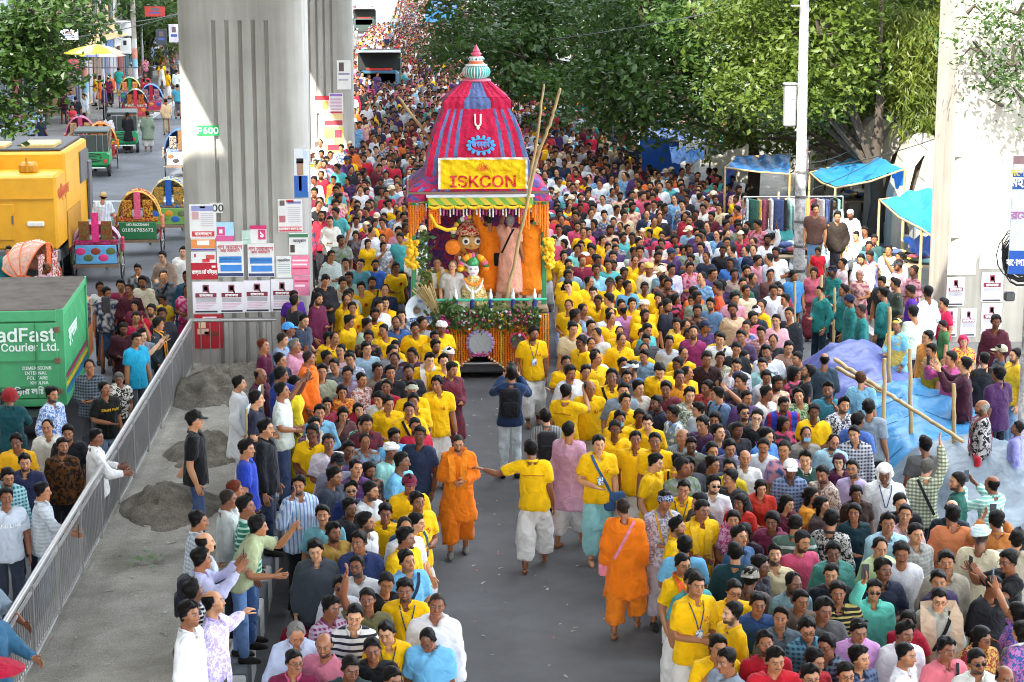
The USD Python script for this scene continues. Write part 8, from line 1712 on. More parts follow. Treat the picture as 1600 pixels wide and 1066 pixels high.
1265 775 50 sari#d8902a skirt#5a3a2a fem=1 hair=long | woman with orange scarf looking right
1287 790 40 sari#4a3a3a skirt#3a2a2a fem=1 hair=long | woman in dark brown dress beside the orange scarf
1341 770 0 sari#3a2a24 skirt#3a2a24 fem=1 hair=long bun=1 | woman with tied hair in dark dress before the white kurta
1227 785 20 sari#5a1a2a skirt#3a1a2a fem=1 hair=long | woman in burgundy dress below the white cap
1411 785 -10 tee#16161a trousers#2a2a30 fat=.6 | man with glossy hair in black tee
1444 695 175 tee#5a5a5a trousers#2a2a30 hair=mop | dark haired man before the grey sheeting
1445 730 175 shirt#cfcfb4~check:#4a5a44 trousers#2a2a30 arms=up/hang ex=strap:#26262a haircol=#55524c | man in green plaid shirt raising one arm, seen from behind
1510 752 -110 shirt#1f5a50 trousers#2a2a30 beard=3 | bearded man in dark green shirt in profile
1535 757 -150 shirt#8ac0b4~hstripe:#d0e8e0 trousers#2a2a30 arms=film/film hair=bald | balding man in mint striped shirt filming
1488 795 160 shirt#26343c trousers#2a2a30 hair=bald | man with bald crown below the bearded green shirt
1455 547 -80 tee#8a7a1c jeans#4a6a94 z=.13 h=1.72 | man in mustard green tee facing left on the pavement
1447 527 -70 shirt#b8782a trousers#2a2a30 z=.13 | man in ochre shirt behind the mustard tee
1485 560 -70 shirt#b04a80 jeans#2a3a64 z=.13 arms=film/film | man in rose pink shirt filming on the pavement
1506 570 -110 shirt#3c1424 trousers#20242c z=.13 arms=film/film h=1.74 | man in dark maroon shirt filming, seen from behind
1536 562 -160 tee#15171c trousers#2a2a30 z=.13 | man in black tee with white sleeve mark on the pavement
1560 585 -150 tee#40204a trousers#17171c z=.13 h=1.76 fat=.6 | broad man in deep purple tee by the sign pole
1562 550 -90 shirt#3a4450 trousers#2a2a30 z=.13 hat=cap#a8a48c | man in beige cap by the sign pole
1585 555 -80 tee#d8b020 jeans#6a7a8a z=.13 | man in yellow tee at the right edge
1534 637 -100 kurta#1c1c20~print:#b8b4b4:18 trousers#17171c z=.13 hair=bald haircol=#8a8880 beard=3 ex=bagr:#b01c2c+scarf:#8a3a3a | old man in black and white print kurta with a red bag
1587 670 -110 shirt#8a8ac8 trousers#3a3a54 z=.13 h=1.4 | child in lavender shirt behind the sign pole
1507 533 -10 sari#c82a50~print:#e8c040 skirt#b8284a fem=1 hat=scarf#c02a54 z=.13 skin=4 | woman in crimson and yellow with her head covered
1402 508 -60 robe#d8c060~dye:#7ac0d8:3 skirt#d8c060 hat=skullcap#d8c060 z=.13 fem=0 | person in yellow and blue tie dyed robe with straw cap
1426 488 -150 tee#c8d4c0 trousers#2a2a30 z=.13 h=1.74 | man in pale green tee turned to the stalls
1455 456 -150 shirt#dfe3ea trousers#17181e z=.13 h=1.78 | tall man in crisp white shirt by the sunlit pillar
1470 476 -80 tee#c81c4a trousers#3a3a44 z=.13 h=1.5 | boy in crimson tee at the foot of the sunlit pillar
1475 508 -90 tee#3a6a3a trousers#3a3a44 z=.13 h=1.3 | small child in green below the crimson boy
1424 453 -120 shirt#4a1c84 trousers#2a2a30 z=.13 h=1.72 | man in violet shirt beside the white shirt
1557 502 -20 shirt#451222 trousers#20242c z=.13 h=1.74 skin=5 beard=2 | dark man in maroon shirt before the posters
1381 459 -120 shirt#1d6f6c trousers#142c3a h=1.74 skin=1 | policeman in teal shirt at the right end of the line
1347 484 -100 shirt#1d6f6c trousers#142c3a hair=shaved skin=3 | policeman in teal shirt with cropped head
1330 469 -90 shirt#1d6f6c trousers#142c3a hat=cap#1a2440 | policeman in teal shirt with dark blue cap
1315 454 -80 shirt#1d6f6c trousers#142c3a hair=quiff | policeman in teal shirt left of the blue cap
1302 424 -60 shirt#1d6f6c trousers#142c3a hat=cap#1a2440 | policeman in blue cap further back by the pole
1286 455 -60 shirt#1d6f6c trousers#142c3a | policeman in teal shirt beside the bamboo poles
1274 327 -10 tee#5a4038 jeans#6a90b8 z=.8 h=1.72 fat=-.3 arms=hang/hang2 | man in brown shirt standing high beside the utility pole
1309 337 -10 shirt#2a221c trousers#2a2a30 z=.7 beard=2 fat=-.3 arms=hang/hang2 | man in dark brown shirt behind the pole, arms down
1330 335 -30 kurta#e0ddd2 trousers#d0d0cc z=.5 beard=3 haircol=#a8a49c hat=skullcap#d8d4c8 | old bearded man in white kurta and skullcap
1304 317 -30 kurta#dcdcd6 trousers#d0d0cc z=.5 hat=skullcap#9aa4a0 | man in white with grey skullcap behind the dark brown shirt
1303 368 -20 shirt#8ac0dc~print:#d0e4f0 trousers#2a2a30 | man in light blue print shirt below the dark brown shirt
1317 370 -20 shirt#d8dfea trousers#2a2a30 beard=3 fat=.6 | stout bearded man in white shirt beside the light blue print
1333 368 -20 shirt#dcd8d4 trousers#2a2a30 | man in off white shirt right of the stout beard
1352 362 -40 tee#dadada trousers#2a2a30 | man in white tee near the piled stall
1279 392 -10 tee#c81c30 trousers#8a2a34 fem=1 hair=long h=1.2 z=.6 | little girl in red dress held up by the pole
1367 399 -60 shirt#7a7ab4 trousers#2a2a30 glasses=dark arms=hang/mouth | man in lilac shirt and sunglasses resting his chin
1347 404 -40 shirt#dfe0e8 trousers#2a2a30 fat=.8 | man in white shirt left of the lilac shirt
1315 412 -80 shirt#d8c8c8~check:#b89aa0 trousers#2a2a30 | man in pink checked shirt looking left
1356 384 -30 tee#3a6a70 trousers#2a2a30 | man in teal tee behind the lilac shirt
1363 374 -30 tee#2a4a4a trousers#2a2a30 | man in dark teal tee near the piled stall
1384 391 -40 tee#c0c4a8 trousers#2a2a30 arms=hang/mouth | man in pale olive tee with a hand on his chin
1409 402 -70 shirt#8a9490 trousers#2a2a30 beard=2 | man in grey green shirt with stubble
1404 414 -70 shirt#d0a8b4~check:#a87a8a trousers#2a2a30 hat=cap#33343a | man in grey cap and pink shirt
1426 424 -70 shirt#c8909c~check:#7a2a3a trousers#2a2a30 | man in red checked shirt before the pillar
1402 444 -90 shirt#3a4238 trousers#2a2a30 beard=2 | man in dark olive shirt above the policemen
1380 440 -60 tee#26262a trousers#2a2a30 hair=mop | dark haired man behind the policemen
1344 430 -30 sari#c8a098~print:#8a3a4a skirt#8a4a5a fem=1 hat=scarf#a8827a | woman in patterned headscarf taking a photo
1272 425 -20 sari#b8586a skirt#8a3a4a fem=1 hair=long | woman in rose sari by the bamboo poles
1245 818 178 polo#4f6a5c~chest:#c8d8d0 trousers#2a2a30 nod=25 fat=.6 | man in grey green polo with pale bands, seen from behind
1292 812 150 shirt#2a2a2c~print:#d0ccc8:24 trousers#2a2a30 hair=mop | person in black and white speckled top, head bowed
1335 802 0 sari#123038 skirt#123038 fem=1 hair=long | woman in dark petrol dress
1387 818 0 shirt#a8cfe0 trousers#2a2a30 fat=.6 h=1.72 | middle aged man in light sky blue shirt
1415 806 -10 shirt#d8b4bc trousers#2a2a30 | man in pale pink shirt behind the sky blue shirt
1431 834 20 shirt#8a8a84~check:#a8a8a2 trousers#3a3a40 arms=carry/hang | youth in grey checked shirt carrying a water bottle
1375 854 20 shirt#bccf9c trousers#2a2a30 beard=1 hair=receding | man with moustache in pale green shirt
1487 805 175 kurta#c87a50 trousers#3a3a40 | man in peach orange kurta seen from behind
1532 838 150 tee#d8ccae trousers#8a8474 hat=turban#cfe0e4 h=1.74 | man in cream tee with pale blue turban, seen from behind
1557 814 170 shirt#b8743a trousers#2a2a30 arms=film/film | person in tan top photographing the crowd
1585 842 160 tee#b0a894 trousers#2a2a30 hair=mop | dark haired man at the right edge behind the black tee
1572 874 -80 tee#0e0f12 trousers#17171c arms=film/film glasses=clear fat=1 h=1.74 skin=3 | stout man in black tee with red mark holding up a phone
1477 878 -5 shirt#a8a090 trousers#2a2a30 beard=1 hair=curly | man with moustache in khaki shirt
1467 907 30 polo#34284a trousers#2a2a30 | man in purple polo behind the shawl
1466 934 0 kurta#a8a89c trousers#2a2a30 glasses=clear ex=shawl:#c8b096+strap skin=4 hair=quiff | young man with glasses and a beige shawl
1377 894 5 polo#242a3c trousers#2a2a30 skin=5 h=1.7 | dark man in navy and maroon polo
1366 920 0 shirt#5fc0ac trousers#2a2a30 glasses=dark beard=2 arms=high/hang | man in mint green shirt taking a selfie in sunglasses
1304 863 0 kurta#4a8a80 trousers#2a2a30 skin=5 | dark man in sea green kurta
1300 897 0 tee#20242c trousers#2a2a30 beard=2 | man in dark tee before the sea green kurta
1299 928 0 polo#1c1c1c~hstripe:#b8a860:7 trousers#2a2a30 hair=curly beard=2 fat=.8 | man in black polo with gold stripes
1271 948 0 tee#585858 trousers#2a2a30 hair=mop | mop haired youth in grey tee
1335 982 0 shirt#d09ad0 trousers#2a2a30 glasses=up fat=.6 nod=14 | man in lilac pink shirt with sunglasses on his head
1269 982 10 shirt#26506a~check:#6aa0b8 trousers#2a2a30 glasses=clear hair=mop | youth with glasses in blue green checked shirt
1227 967 0 shirt#59656f trousers#2a2a30 hair=quiff skin=1 | young man in steel grey shirt with swept hair
1244 938 5 tee#6a5a50 trousers#2a2a30 hair=short | man in brown grey tee with plain short hair
1216 909 10 shirt#7a98a0 trousers#2a2a30 skin=5 hair=receding | older dark man in dusty aqua shirt
1210 869 0 shirt#cdbf98 trousers#2a2a30 beard=3 hair=quiff | bearded man in beige yellow shirt
1212 947 0 tee#2a4a7a trousers#2a2a30 | man in blue tee behind the steel grey shirt
1206 1018 0 tee#c01c2c trousers#2a2a30 skin=1 fat=.8 | broad man in scarlet tee at the lower edge
1285 1003 -30 shirt#2a3444~check:#7a8a9c trousers#2a2a30 glasses=clear hair=mop | youth in navy checks with glasses looking left
1270 1032 20 shirt#b0202c trousers#2a2a30 hair=mop | curly head in front of the scarlet tee
1395 987 0 shirt#e2e0e6 trousers#2a2a30 skin=3 | man in white shirt with lanyard in the right foreground
1420 970 -30 sari#a81834 skirt#a81834 fem=1 hair=long glasses=clear | woman with glasses in red sari
1405 1024 50 shirt#e4e4ea trousers#2a2a30 beard=2 skin=1 | man in white shirt looking right at the lower edge
1320 1047 0 shirt#7a2430 trousers#2a2a30 glasses=clear | man with glasses and neat hair at the bottom edge
1327 1030 30 shirt#26304a~check:#5a6a8a trousers#2a2a30 hair=curly | man in dark blue checks below the lilac shirt
1267 1054 0 shirt#9a1c30 trousers#2a2a30 glasses=clear | man with glasses in red shirt at the bottom edge
1482 1018 20 polo#d8707e trousers#2a2a30 ex=strap:#20242c hair=curly | man in coral pink polo with a dark strap
1524 1034 0 shirt#dcdcd4 trousers#2a2a30 glasses=dark beard=3 | bearded man in sunglasses and white shirt at the lower right
1534 993 15 sari#8a2a30~print:#c8a050 skirt#8a2a30 fem=1 hair=long glasses=clear bun=1 | woman with glasses in red and gold shawl
1560 1053 -10 shirt#6a6a70 trousers#2a2a30 hair=bald skin=3 | bald man at the lower right corner
1587 957 -120 sari#4a5ab0~print:#c880b8 skirt#2a2a50 fem=1 hair=long arms=high/hang | woman in blue floral dress raising her phone
1592 988 -150 sari#3a5a98~print:#b870a8 skirt#3a3a6a fem=1 hair=long ex=scarf:#e0e0e0 | woman in blue pink print with a white scarf, seen from behind
887 444 -10 Y W nod=20 h=1.72 skin=6 | volunteer in yellow polo looking down at the chariot's side
889 477 -30 Y W hair=receding | balding volunteer in yellow polo with a bag behind
897 494 60 Y W h=1.72 | volunteer in yellow polo turned right beside the chariot
929 457 5 Y W ex=strap:#3a3a44 skin=6 fat=.6 | round volunteer in yellow polo with dark strap
951 444 5 Y W hat=cap#3a2a24 | volunteer in yellow polo with brown cap
952 468 -60 Y W fat=.8 h=1.72 | volunteer in yellow polo before the pink bald man
1014 479 5 Y W hat=turban#e4e0d8 | volunteer in yellow polo with white headcloth in the right crowd
1007 494 10 Y W skin=3 | volunteer in yellow polo below the white headcloth
974 483 -150 kurta#b87ab0 dhoti#d8d4d0 hair=bald arms=hang/mouth | bald man in orchid pink kurta gesturing
924 509 10 kurta#b88aa0 trousers#8a8a90 | man in mauve kurta beside the volunteers
980 449 20 tee#5a90b0 trousers#2a2a30 | man in blue grey tee above the orchid kurta
1014 419 0 kurta#d8cfc0 trousers#c8c4b8 hat=turban#d8b05a beard=2 h=1.74 | man in cream kurta with golden turban
930 422 0 tee#8ac4e0 trousers#2a2a30 fat=.6 h=1.74 | man in sky blue tee in the right crowd
891 422 -5 tee#8aa4b4 trousers#2a2a30 hair=shaved | older man in grey blue tee beside the chariot
910 407 0 tee#7a1c38 trousers#2a2a30 haircol=#6a2a18 | red haired man in crimson tee
902 390 0 tee#7ac8c8 trousers#2a2a30 hair=mop | curly youth in aqua tee
1035 477 60 tee#1a1e2c trousers#2a2a30 beard=3 h=1.74 | bearded man in navy tee smiling to the right
1147 484 0 shirt#c8ac8a trousers#2a2a30 beard=3 h=1.74 | bearded man in sand shirt
1122 449 -100 tee#d0502a trousers#2a2a30 h=1.74 | man in orange tee facing left
1148 428 0 shirt#9a8478 trousers#2a2a30 hair=curly | curly haired man in brown grey shirt
1160 443 -20 tee#2a5a4a trousers#2a2a30 | man in bottle green tee
1103 402 -40 tee#20283c trousers#2a2a30 h=1.7 hair=receding | man in dark navy tee, receding hair
1067 390 0 tee#6a3aa0 trousers#2a2a30 | man in bright purple tee
1055 372 0 tee#c81c3c trousers#2a2a30 nod=20 arms=rail/hang | man in bright red tee reaching forward
1097 366 -60 shirt#e0dada trousers#2a2a30 h=1.74 | man in white shirt facing left below the tents
1140 412 -30 tee#3a6ab0 trousers#2a2a30 hair=quiff | man in clear blue tee with raised hair
1165 455 10 shirt#d8c8a8 trousers#2a2a30 | man in buff shirt right of the bottle green tee
1050 420 0 shirt#c8c0d0 trousers#2a2a30 | man in pale lilac shirt behind the cream kurta
1080 405 -10 tee#8a5a4a trousers#2a2a30 beard=1 | man with moustache in clay brown tee
990 395 0 shirt#a8b8a8 trousers#2a2a30 | man in pale sage shirt
960 400 0 tee#d0c8c8 trousers#2a2a30 hair=curly | man in soft white tee
1080 470 -20 sari#b0283c skirt#7a1c30 fem=1 hair=long | woman in red with bindi in the right crowd
1110 475 -30 shirt#5a7a9a trousers#2a2a30 hair=mop | man in denim blue shirt with thick hair
1060 505 -10 sari#d8b84a skirt#a88a3a fem=1 hair=long | woman in pale yellow dress
1085 520 -20 shirt#8a2a5a trousers#2a2a30 | man in berry red shirt
1010 530 0 tee#4a4a50 trousers#2a2a30 | man in graphite tee above the amber polo
1045 535 -10 shirt#b0b4bc trousers#2a2a30 hair=curly | man in light grey shirt, tousled hair
1125 530 -20 tee#d8d8d8 trousers#2a2a30 ex=strap:#2a2a30 | man in white tee with a cross strap
1160 525 -20 shirt#4a3a5a trousers#2a2a30 | man in dusky purple shirt
1190 520 -30 shirt#c89a9a~check:#8a5a5a trousers#2a2a30 | man in faded pink checks
1180 488 -20 tee#2a2a34 trousers#2a2a30 hat=cap#e0e0e0 | man with white cap and dark tee
1235 490 -30 shirt#20242a trousers#2a2a30 h=1.74 beard=2 | man in black shirt near the bamboo poles
1212 500 0 shirt#d09aa0 trousers#2a2a30 | man in salmon shirt in the right crowd
1220 455 0 tee#8a2a3a trousers#2a2a30 hair=curly | youth in brick red tee
1205 430 0 shirt#5a3a3a trousers#2a2a30 hair=quiff | man in cocoa shirt below the bamboo
1240 430 20 tee#3a7ab0 trousers#2a2a30 | man in azure tee by the blue sheeting
1200 375 -20 shirt#dcdcdc trousers#2a2a30 arms=hang/up h=1.74 | man in white shirt holding a bamboo pole
1215 395 -10 tee#dadada trousers#2a2a30 beard=3 arms=clasp/clasp | bearded man in white tee with folded arms
-22 905 60 tee#7a8a98 trousers#2a2a34 arms=rail/rail | man at the lower left edge with hands on the railing
-14 955 60 shirt#3a6a8a trousers#2a2a34 arms=rail/rail | second man at the lower left edge gripping the railing
683 392 10 shawl#d8a83a dhoti#d8a83a sit=2 Y=36.05 z=.56 hair=shaved skin=1 fat=.6 ex=scarf:#d8cdb4 arms=clasp/clasp shoe=bare | smiling shaven priest in yellow cloth seated on the chariot
707 430 5 shirt#b8b0a8 dhoti#c8c0b0 sit=2 Y=35.72 z=.62 h=1.58 hair=receding haircol=#6a6660 skin=4 sleeve=.8 shoe=bare | seated older man in light grey shirt at the chariot's front
797 353 160 robe#e0a088 dhoti#e0a088 Y=35.85 z=1.36 h=1.68 hair=short haircol=#8a8684 skin=2 ex=bagr:#1a1a1e arms=hang/high shoe=bare sleeve=.6 | grey haired monk in peach pink robes standing on the chariot with a black bag
829 345 170 robe#ea8016 dhoti#ea8016 Y=35.9 z=1.36 h=1.72 hair=shaved hat=beanie#e0601a arms=up/hang shoe=bare sleeve=.5 | monk in orange robes on the chariot's right reaching up
764 362 200 robe#ea7a12 dhoti#ea7a12 Y=36.15 z=1.36 h=1.66 hair=shaved arms=hang/up shoe=bare skin=2 | monk in orange robes beside the large idol with raised arm
"""
def parse(line):
 left, label = line.split(' | '); tk = left.split(); px, py, face = float(tk[0]), float(tk[1]), float(tk[2])
 sp = {'skinset': 0}
 def garment(t):
  kind, _, r = t.partition('#'); c, _, p = ('#' + r).partition('~'); return kind, c, (p or None)
 sp['seed'] = zlib.crc32(label.encode()) % 99991
 rest = tk[4:]
 if tk[3] == 'Y': sp['top'] = ('polo', '#f2bd04', None); sp['ex'] = ['emblem'] if face < 110 else ['backprint']
 else: sp['top'] = garment(tk[3])
 if tk[3] == 'Y' and rest[0] == 'W': sp['bot'] = ('dhoti', '#dddbd8')
 else:
  g = garment(rest[0].replace('W', 'dhoti#dddbd8') if rest[0] == 'W' else rest[0]); sp['bot'] = g[:2]
 for t in rest[1:]:
  k, _, v = t.partition('=')
  if k == 'hat': a, _, b = v.partition('#'); sp['hat'] = (a, '#' + b)
  elif k == 'arms': sp['arms'] = tuple(v.split('/'))
  elif k == 'ex': sp['ex'] = [e.replace('_', ' ') if e.startswith('tee_print:') is False else 'tee_print:' + e[10:].replace('_', ' ') for e in (v.split('+'))] + [e for e in sp.get('ex', []) if tk[3] == 'Y' and e not in v and v.startswith(('strap', 'bag', 'backpack', 'lanyard'))]
  elif k in ('hair', 'glasses', 'shoe', 'shoecol', 'haircol', 'hatpat', 'collar'): sp[k] = v
  elif k in ('fem', 'beard', 'skin', 'sit', 'capback', 'bun', 'roll', 'printback'): sp[k] = int(v)
  else: sp[k] = float(v)
 rs = np.random.default_rng(sp['seed'] + 5)
 if 'h' not in sp: sp['h'] = (1.53 if sp.get('fem') else 1.66) + float(np.clip(rs.normal(0, .035), -.06, .07))
 if sp.get('fem'): sp.setdefault('hair', 'long'); sp.setdefault('beard', 0)
 sp.setdefault('hair', str(rs.choice(['short', 'short', 'quiff', 'mop', 'curly'])))
 if 'beard' not in sp: sp['beard'] = int(rs.choice([0, 1, 2, 3], p=[.35, .25, .25, .15]))
 if sp['hair'] == 'shaved' and 'haircol' not in sp: sp['haircol'] = '#2a211c'
 if 'arms' not in sp: sp['arms'] = tuple(rs.choice(['hang', 'hang2', 'hang', 'clasp'], 2))
 if sp['bot'][0] == 'dhoti' and 'shoe' not in sp: sp['shoe'] = 'bare' if rs.random() < .5 else 'shoe'
 return px, py, face, sp, label.strip()
FOLK = [parse(l) for l in PEOPLE.strip().split('\n')]
assert len({f[4] for f in FOLK}) == len(FOLK), [l for l in {f[4] for f in FOLK} if sum(x[4] == l for x in FOLK) > 1]
def tints(parts):
 """All parts of a small, far figure as one mesh with its colours per vertex."""
 mb = MB(); T = []
 for n, (v, f, mm, tt) in parts.items():
  mb.add(v, f)
  if tt is None:
   c = np.array(srgb(mm[1])) * .92 if mm != 'lens' else np.array((.01,) * 3); tt = np.tile(c, (len(v), 1))
   if mm != 'lens' and mm[0] == 'cloth' and mm[2] and '#' in mm[2]:
    c2 = np.array(srgb('#' + mm[2].split('#')[1][:6])) * .92; k = meshkit.noise(np.asarray(v) * 22, 3) > .55; tt[k] = c2
  T.append(tt)
 v, f = mb.get(); return v, f, np.vstack(T)
place = []
for px, py, face, sp, label in FOLK:
 rz = math.radians(face); z0 = sp.get('z', 0.0); hz = 1.578 * sp['h'] / 1.70
 if 'Y' in sp: p = at_y(px, py, sp['Y']); p[2] = z0
 else:
  p = at(px, py, z0 + hz); lean = sp.get('lean', 0); p[2] = z0
  if lean: p[:2] -= rot('z', rz)[:2, :2] @ np.array([0, -.70 * lean])
 if sp.get('sit') == 1 and 'Y' not in sp: p[2] = z0 - .08
 place.append(p)
place = np.array(place); fixed = np.array(['Y' in f[3] or f[3].get('sit') == 1 or 'child in yellow' in f[4] for f in FOLK])
orig = place.copy()
for it in range(40):
 d = place[:, None, :2] - place[None, :, :2]; L = np.linalg.norm(d, axis=2) + np.eye(len(place)) * 9
 w = np.clip(.43 - L, 0, None); mv = (d / (L[..., None] + 1e-6) * w[..., None] * .5).sum(1) * .6
 place[:, :2] += np.where(fixed[:, None], 0, mv); off = place - orig; n = np.linalg.norm(off, axis=1, keepdims=True); place = orig + off * np.minimum(1, .30 / np.maximum(n, 1e-6))
size_px = np.array([FPX / np.linalg.norm(p - [0, 0, CAM_H]) for p in place])
inframe = np.array([(-30 < f[0] < 1620) for f in FOLK])
MAXP = 303
keep_first = np.array([('Y' in f[3]) or ('policeman' in f[4]) for f in FOLK])
order = np.argsort(-(size_px + 60 * keep_first)); single = set(order[:MAXP].tolist())
far_mesh = MB(); far_tint = []
hands = []
for k, (px, py, face, sp, label) in enumerate(FOLK):
 rz = math.radians(face)
 if k in single:
  near = size_px[k] > 102
  if not near: sp['h0'] = .042
  t, info = put_person(sp, tuple(place[k]), rz, label, near=near); hands.append((k, info))
 else:
  sp['h0'] = .062; parts, info = build_person(sp, False); v, f, T = tints(parts)
  far_mesh.add(v @ rot('z', rz).T + place[k], f); far_tint.append(T)
# phones and cameras in their hands
for k, info in hands:
 px, py, face, sp, label = FOLK[k]; a = sp['arms']; Rz = rot('z', math.radians(face))
 w = None
 if 'film' in a: w = (info['wrist'][0] + info['wrist'][1]) / 2 + [0, -.07, .10] if a == ('film', 'film') else info['wrist'][a.index('film')] + [0, -.07, .08]
 elif 'high' in a: w = info['wrist'][a.index('high')] + [0, -.05, .12]
 elif 'ear' in a: w = info['wrist'][a.index('ear')] + [-.02 if a.index('ear') else .02, .0, .07]
 elif 'phone' in a: w = info['wrist'][a.index('phone')] + [0, -.05, .1]
 elif 'phone' in label: w = info['wrist'][0] + [0, -.09, .02]
 if w is None or size_px[k] < 70 or 'monk' in label: continue
 words = label.split(); who = ' '.join(words[:9])
 big = 'cameraman' in label
 t = thing('video_camera' if big else 'phone', ('black camera held by the ' if big else 'phone held by the ') + who, 'camera' if big else 'phone', tuple(place[k] + Rz @ w), math.radians(face))
 if big:
  MB().box((0, 0, 0), (.15, .09, .11), ch=.015).out('camera_body', BLACK, t); MB().lathe([(.001, 0), (.04, 0), (.045, .1), (.03, .11)], (0, 0, 0), 14).out('lens', BLACK, t, 40)
 else:
  MB().box((0, 0, 0), (.075, .010, .155) if 'ear' not in a else (.012, .075, .15), ch=.004).out('case', BLACK, t); MB().box((0, .0062, 0) if 'ear' not in a else (.0075, 0, 0), (.066, .001, .142) if 'ear' not in a else (.001, .066, .14)).out('screen', plain((.05, .07, .09), .1), t)
# other things they carry
def who(s): return next(i for i, f in enumerate(FOLK) if s in f[4])
def carried(name, label, cat, w, side, off, parts):
 k = who(w); info = next((i for q, i in hands if q == k), None)
 if info is None: return
 base = place[k] + rot('z', math.radians(FOLK[k][2])) @ (info['wrist'][side] + np.array(off)); t = thing(name, label, cat, tuple(base), math.radians(FOLK[k][2]))
 for nm, m, mt in parts: obj(nm, m, mt, t, 40)
def sack(w, d, h, sd):
 m = trimesh.creation.icosphere(3, 1.0); v = np.array(m.vertices); v = np.sign(v) * np.abs(v) ** .7 * [w, d, h] * (1 + .15 * (meshkit.noise(v * 3, sd)[:, None] - .5)); return v + [0, 0, -h - .06], m.faces
carried('bag', 'dark red cloth bag hanging from the youth in charcoal by the kerb', 'bag', 'youth in charcoal shirt by the kerb', 0, (0, 0, -.06), [('pouch', sack(.17, .10, .22, 3), cloth('#8a1226', None)), ('handle', tube(np.array([(-.06, 0, -.12), (-.03, 0, .0), (.03, 0, .0), (.06, 0, -.12)]), .008, 5), cloth('#6a0e1e', None))])
carried('bag', 'bright yellow plastic bag carried by the man in sage kurta', 'bag', 'old man in sage kurta', 1, (0, 0, -.05), [('pouch', sack(.18, .10, .26, 4), cloth('#e8c410', None)), ('handle', tube(np.array([(-.05, 0, -.12), (-.02, 0, .0), (.02, 0, .0), (.05, 0, -.12)]), .008, 5), cloth('#e8c410', None))])
k = who('youth in grey checked shirt carrying'); info = next((i for q, i in hands if q == k), None)
if info:
 t = thing('bottle', 'clear plastic water bottle with blue label held against the grey checks', 'bottle', tuple(place[k] + rot('z', math.radians(FOLK[k][2])) @ (info['wrist'][0] + np.array([.03, -.05, -.05]))), 0)
 BOT = material('bottle_plastic', {'p': ('principled_bsdf', {'base_color': (.75, .82, .88), 'roughness': .08, 'transmission_weight': .6, 'ior': 1.3})})
 v, f = lathe([(.001, -.12), (.036, -.12), (.038, -.05), (.034, .0), (.038, .06), (.03, .1), (.013, .135), (.013, .15)], 16); R_ = rot('y', -.5); obj('bottle_body', (v @ R_.T, f), BOT, t, 40)
 v, f = lathe([(.0392, -.04), (.0392, .04)], 16); obj('label_band', (v @ R_.T, f), plain(srgb('#2a6ac0'), .4), t, 40); v, f = lathe([(.015, .148), (.015, .168), (.001, .17)], 10); obj('cap', (v @ R_.T, f), plain(srgb('#2a5ac0'), .4), t, 40)
# light banner on the kerb, bamboo stick, red umbrella at the corner
ba = at(392, 795, .45); bt = thing('banner', 'pale blue and white cloth banner held upright on the median edge', 'banner', tuple(ba))
u, v_ = np.meshgrid(np.linspace(0, 1, 20), np.linspace(0, 1, 16), indexing='ij')
obj('cloth', (np.stack([.10 * u + .03 * np.sin(u * 9 + v_ * 3), u * 1.5 - .3 + .02 * np.sin(v_ * 8), .25 + v_ * 1.15 + .05 * u], -1).reshape(-1, 3), grid_faces(20, 16, False)), cloth('#b8d4e6', 'print:#e6eaee:2.5'), bt, True)
for y in (-.3, 1.2): MB().tube([(.0 if y < 0 else .1, y, -.05), (.0 if y < 0 else .1, y, 1.45)], .016, 6).out('stick', BAMBOO, bt, True)
for k_ in range(3): MB().box((.115, .45, 1.12 - k_ * .26), (.006, .9 - .2 * k_, .07)).out('print', plain(srgb(('#b03050', '#3a5a9a', '#b03050')[k_]), .7), bt)
pole_thing('stick', 'pale wooden stick held level between volunteers near the chariot', [at_y(812, 598, 33.9), at_y(885, 616, 33.0)], .02, 'stick', plain((.5, .42, .3), .7))
um = thing('umbrella', 'crimson umbrella poking in at the lower left corner', 'umbrella', tuple(at(-6, 1046, 1.15)))
for q in range(8):
 a = np.linspace(q * math.pi / 4, (q + 1) * math.pi / 4, 4); rr = np.linspace(.01, .27, 4); V = np.array([[(r * math.cos(t), r * math.sin(t), .11 * (1 - (r / .27) ** 1.8)) for t in a] for r in rr]); obj('panel', (V.reshape(-1, 3), grid_faces(4, 4, False)), cloth('#b81438', None), um, True)
MB().tube([(0, 0, -.7), (0, 0, .2)], .012, 6).out('stick', STEEL, um)
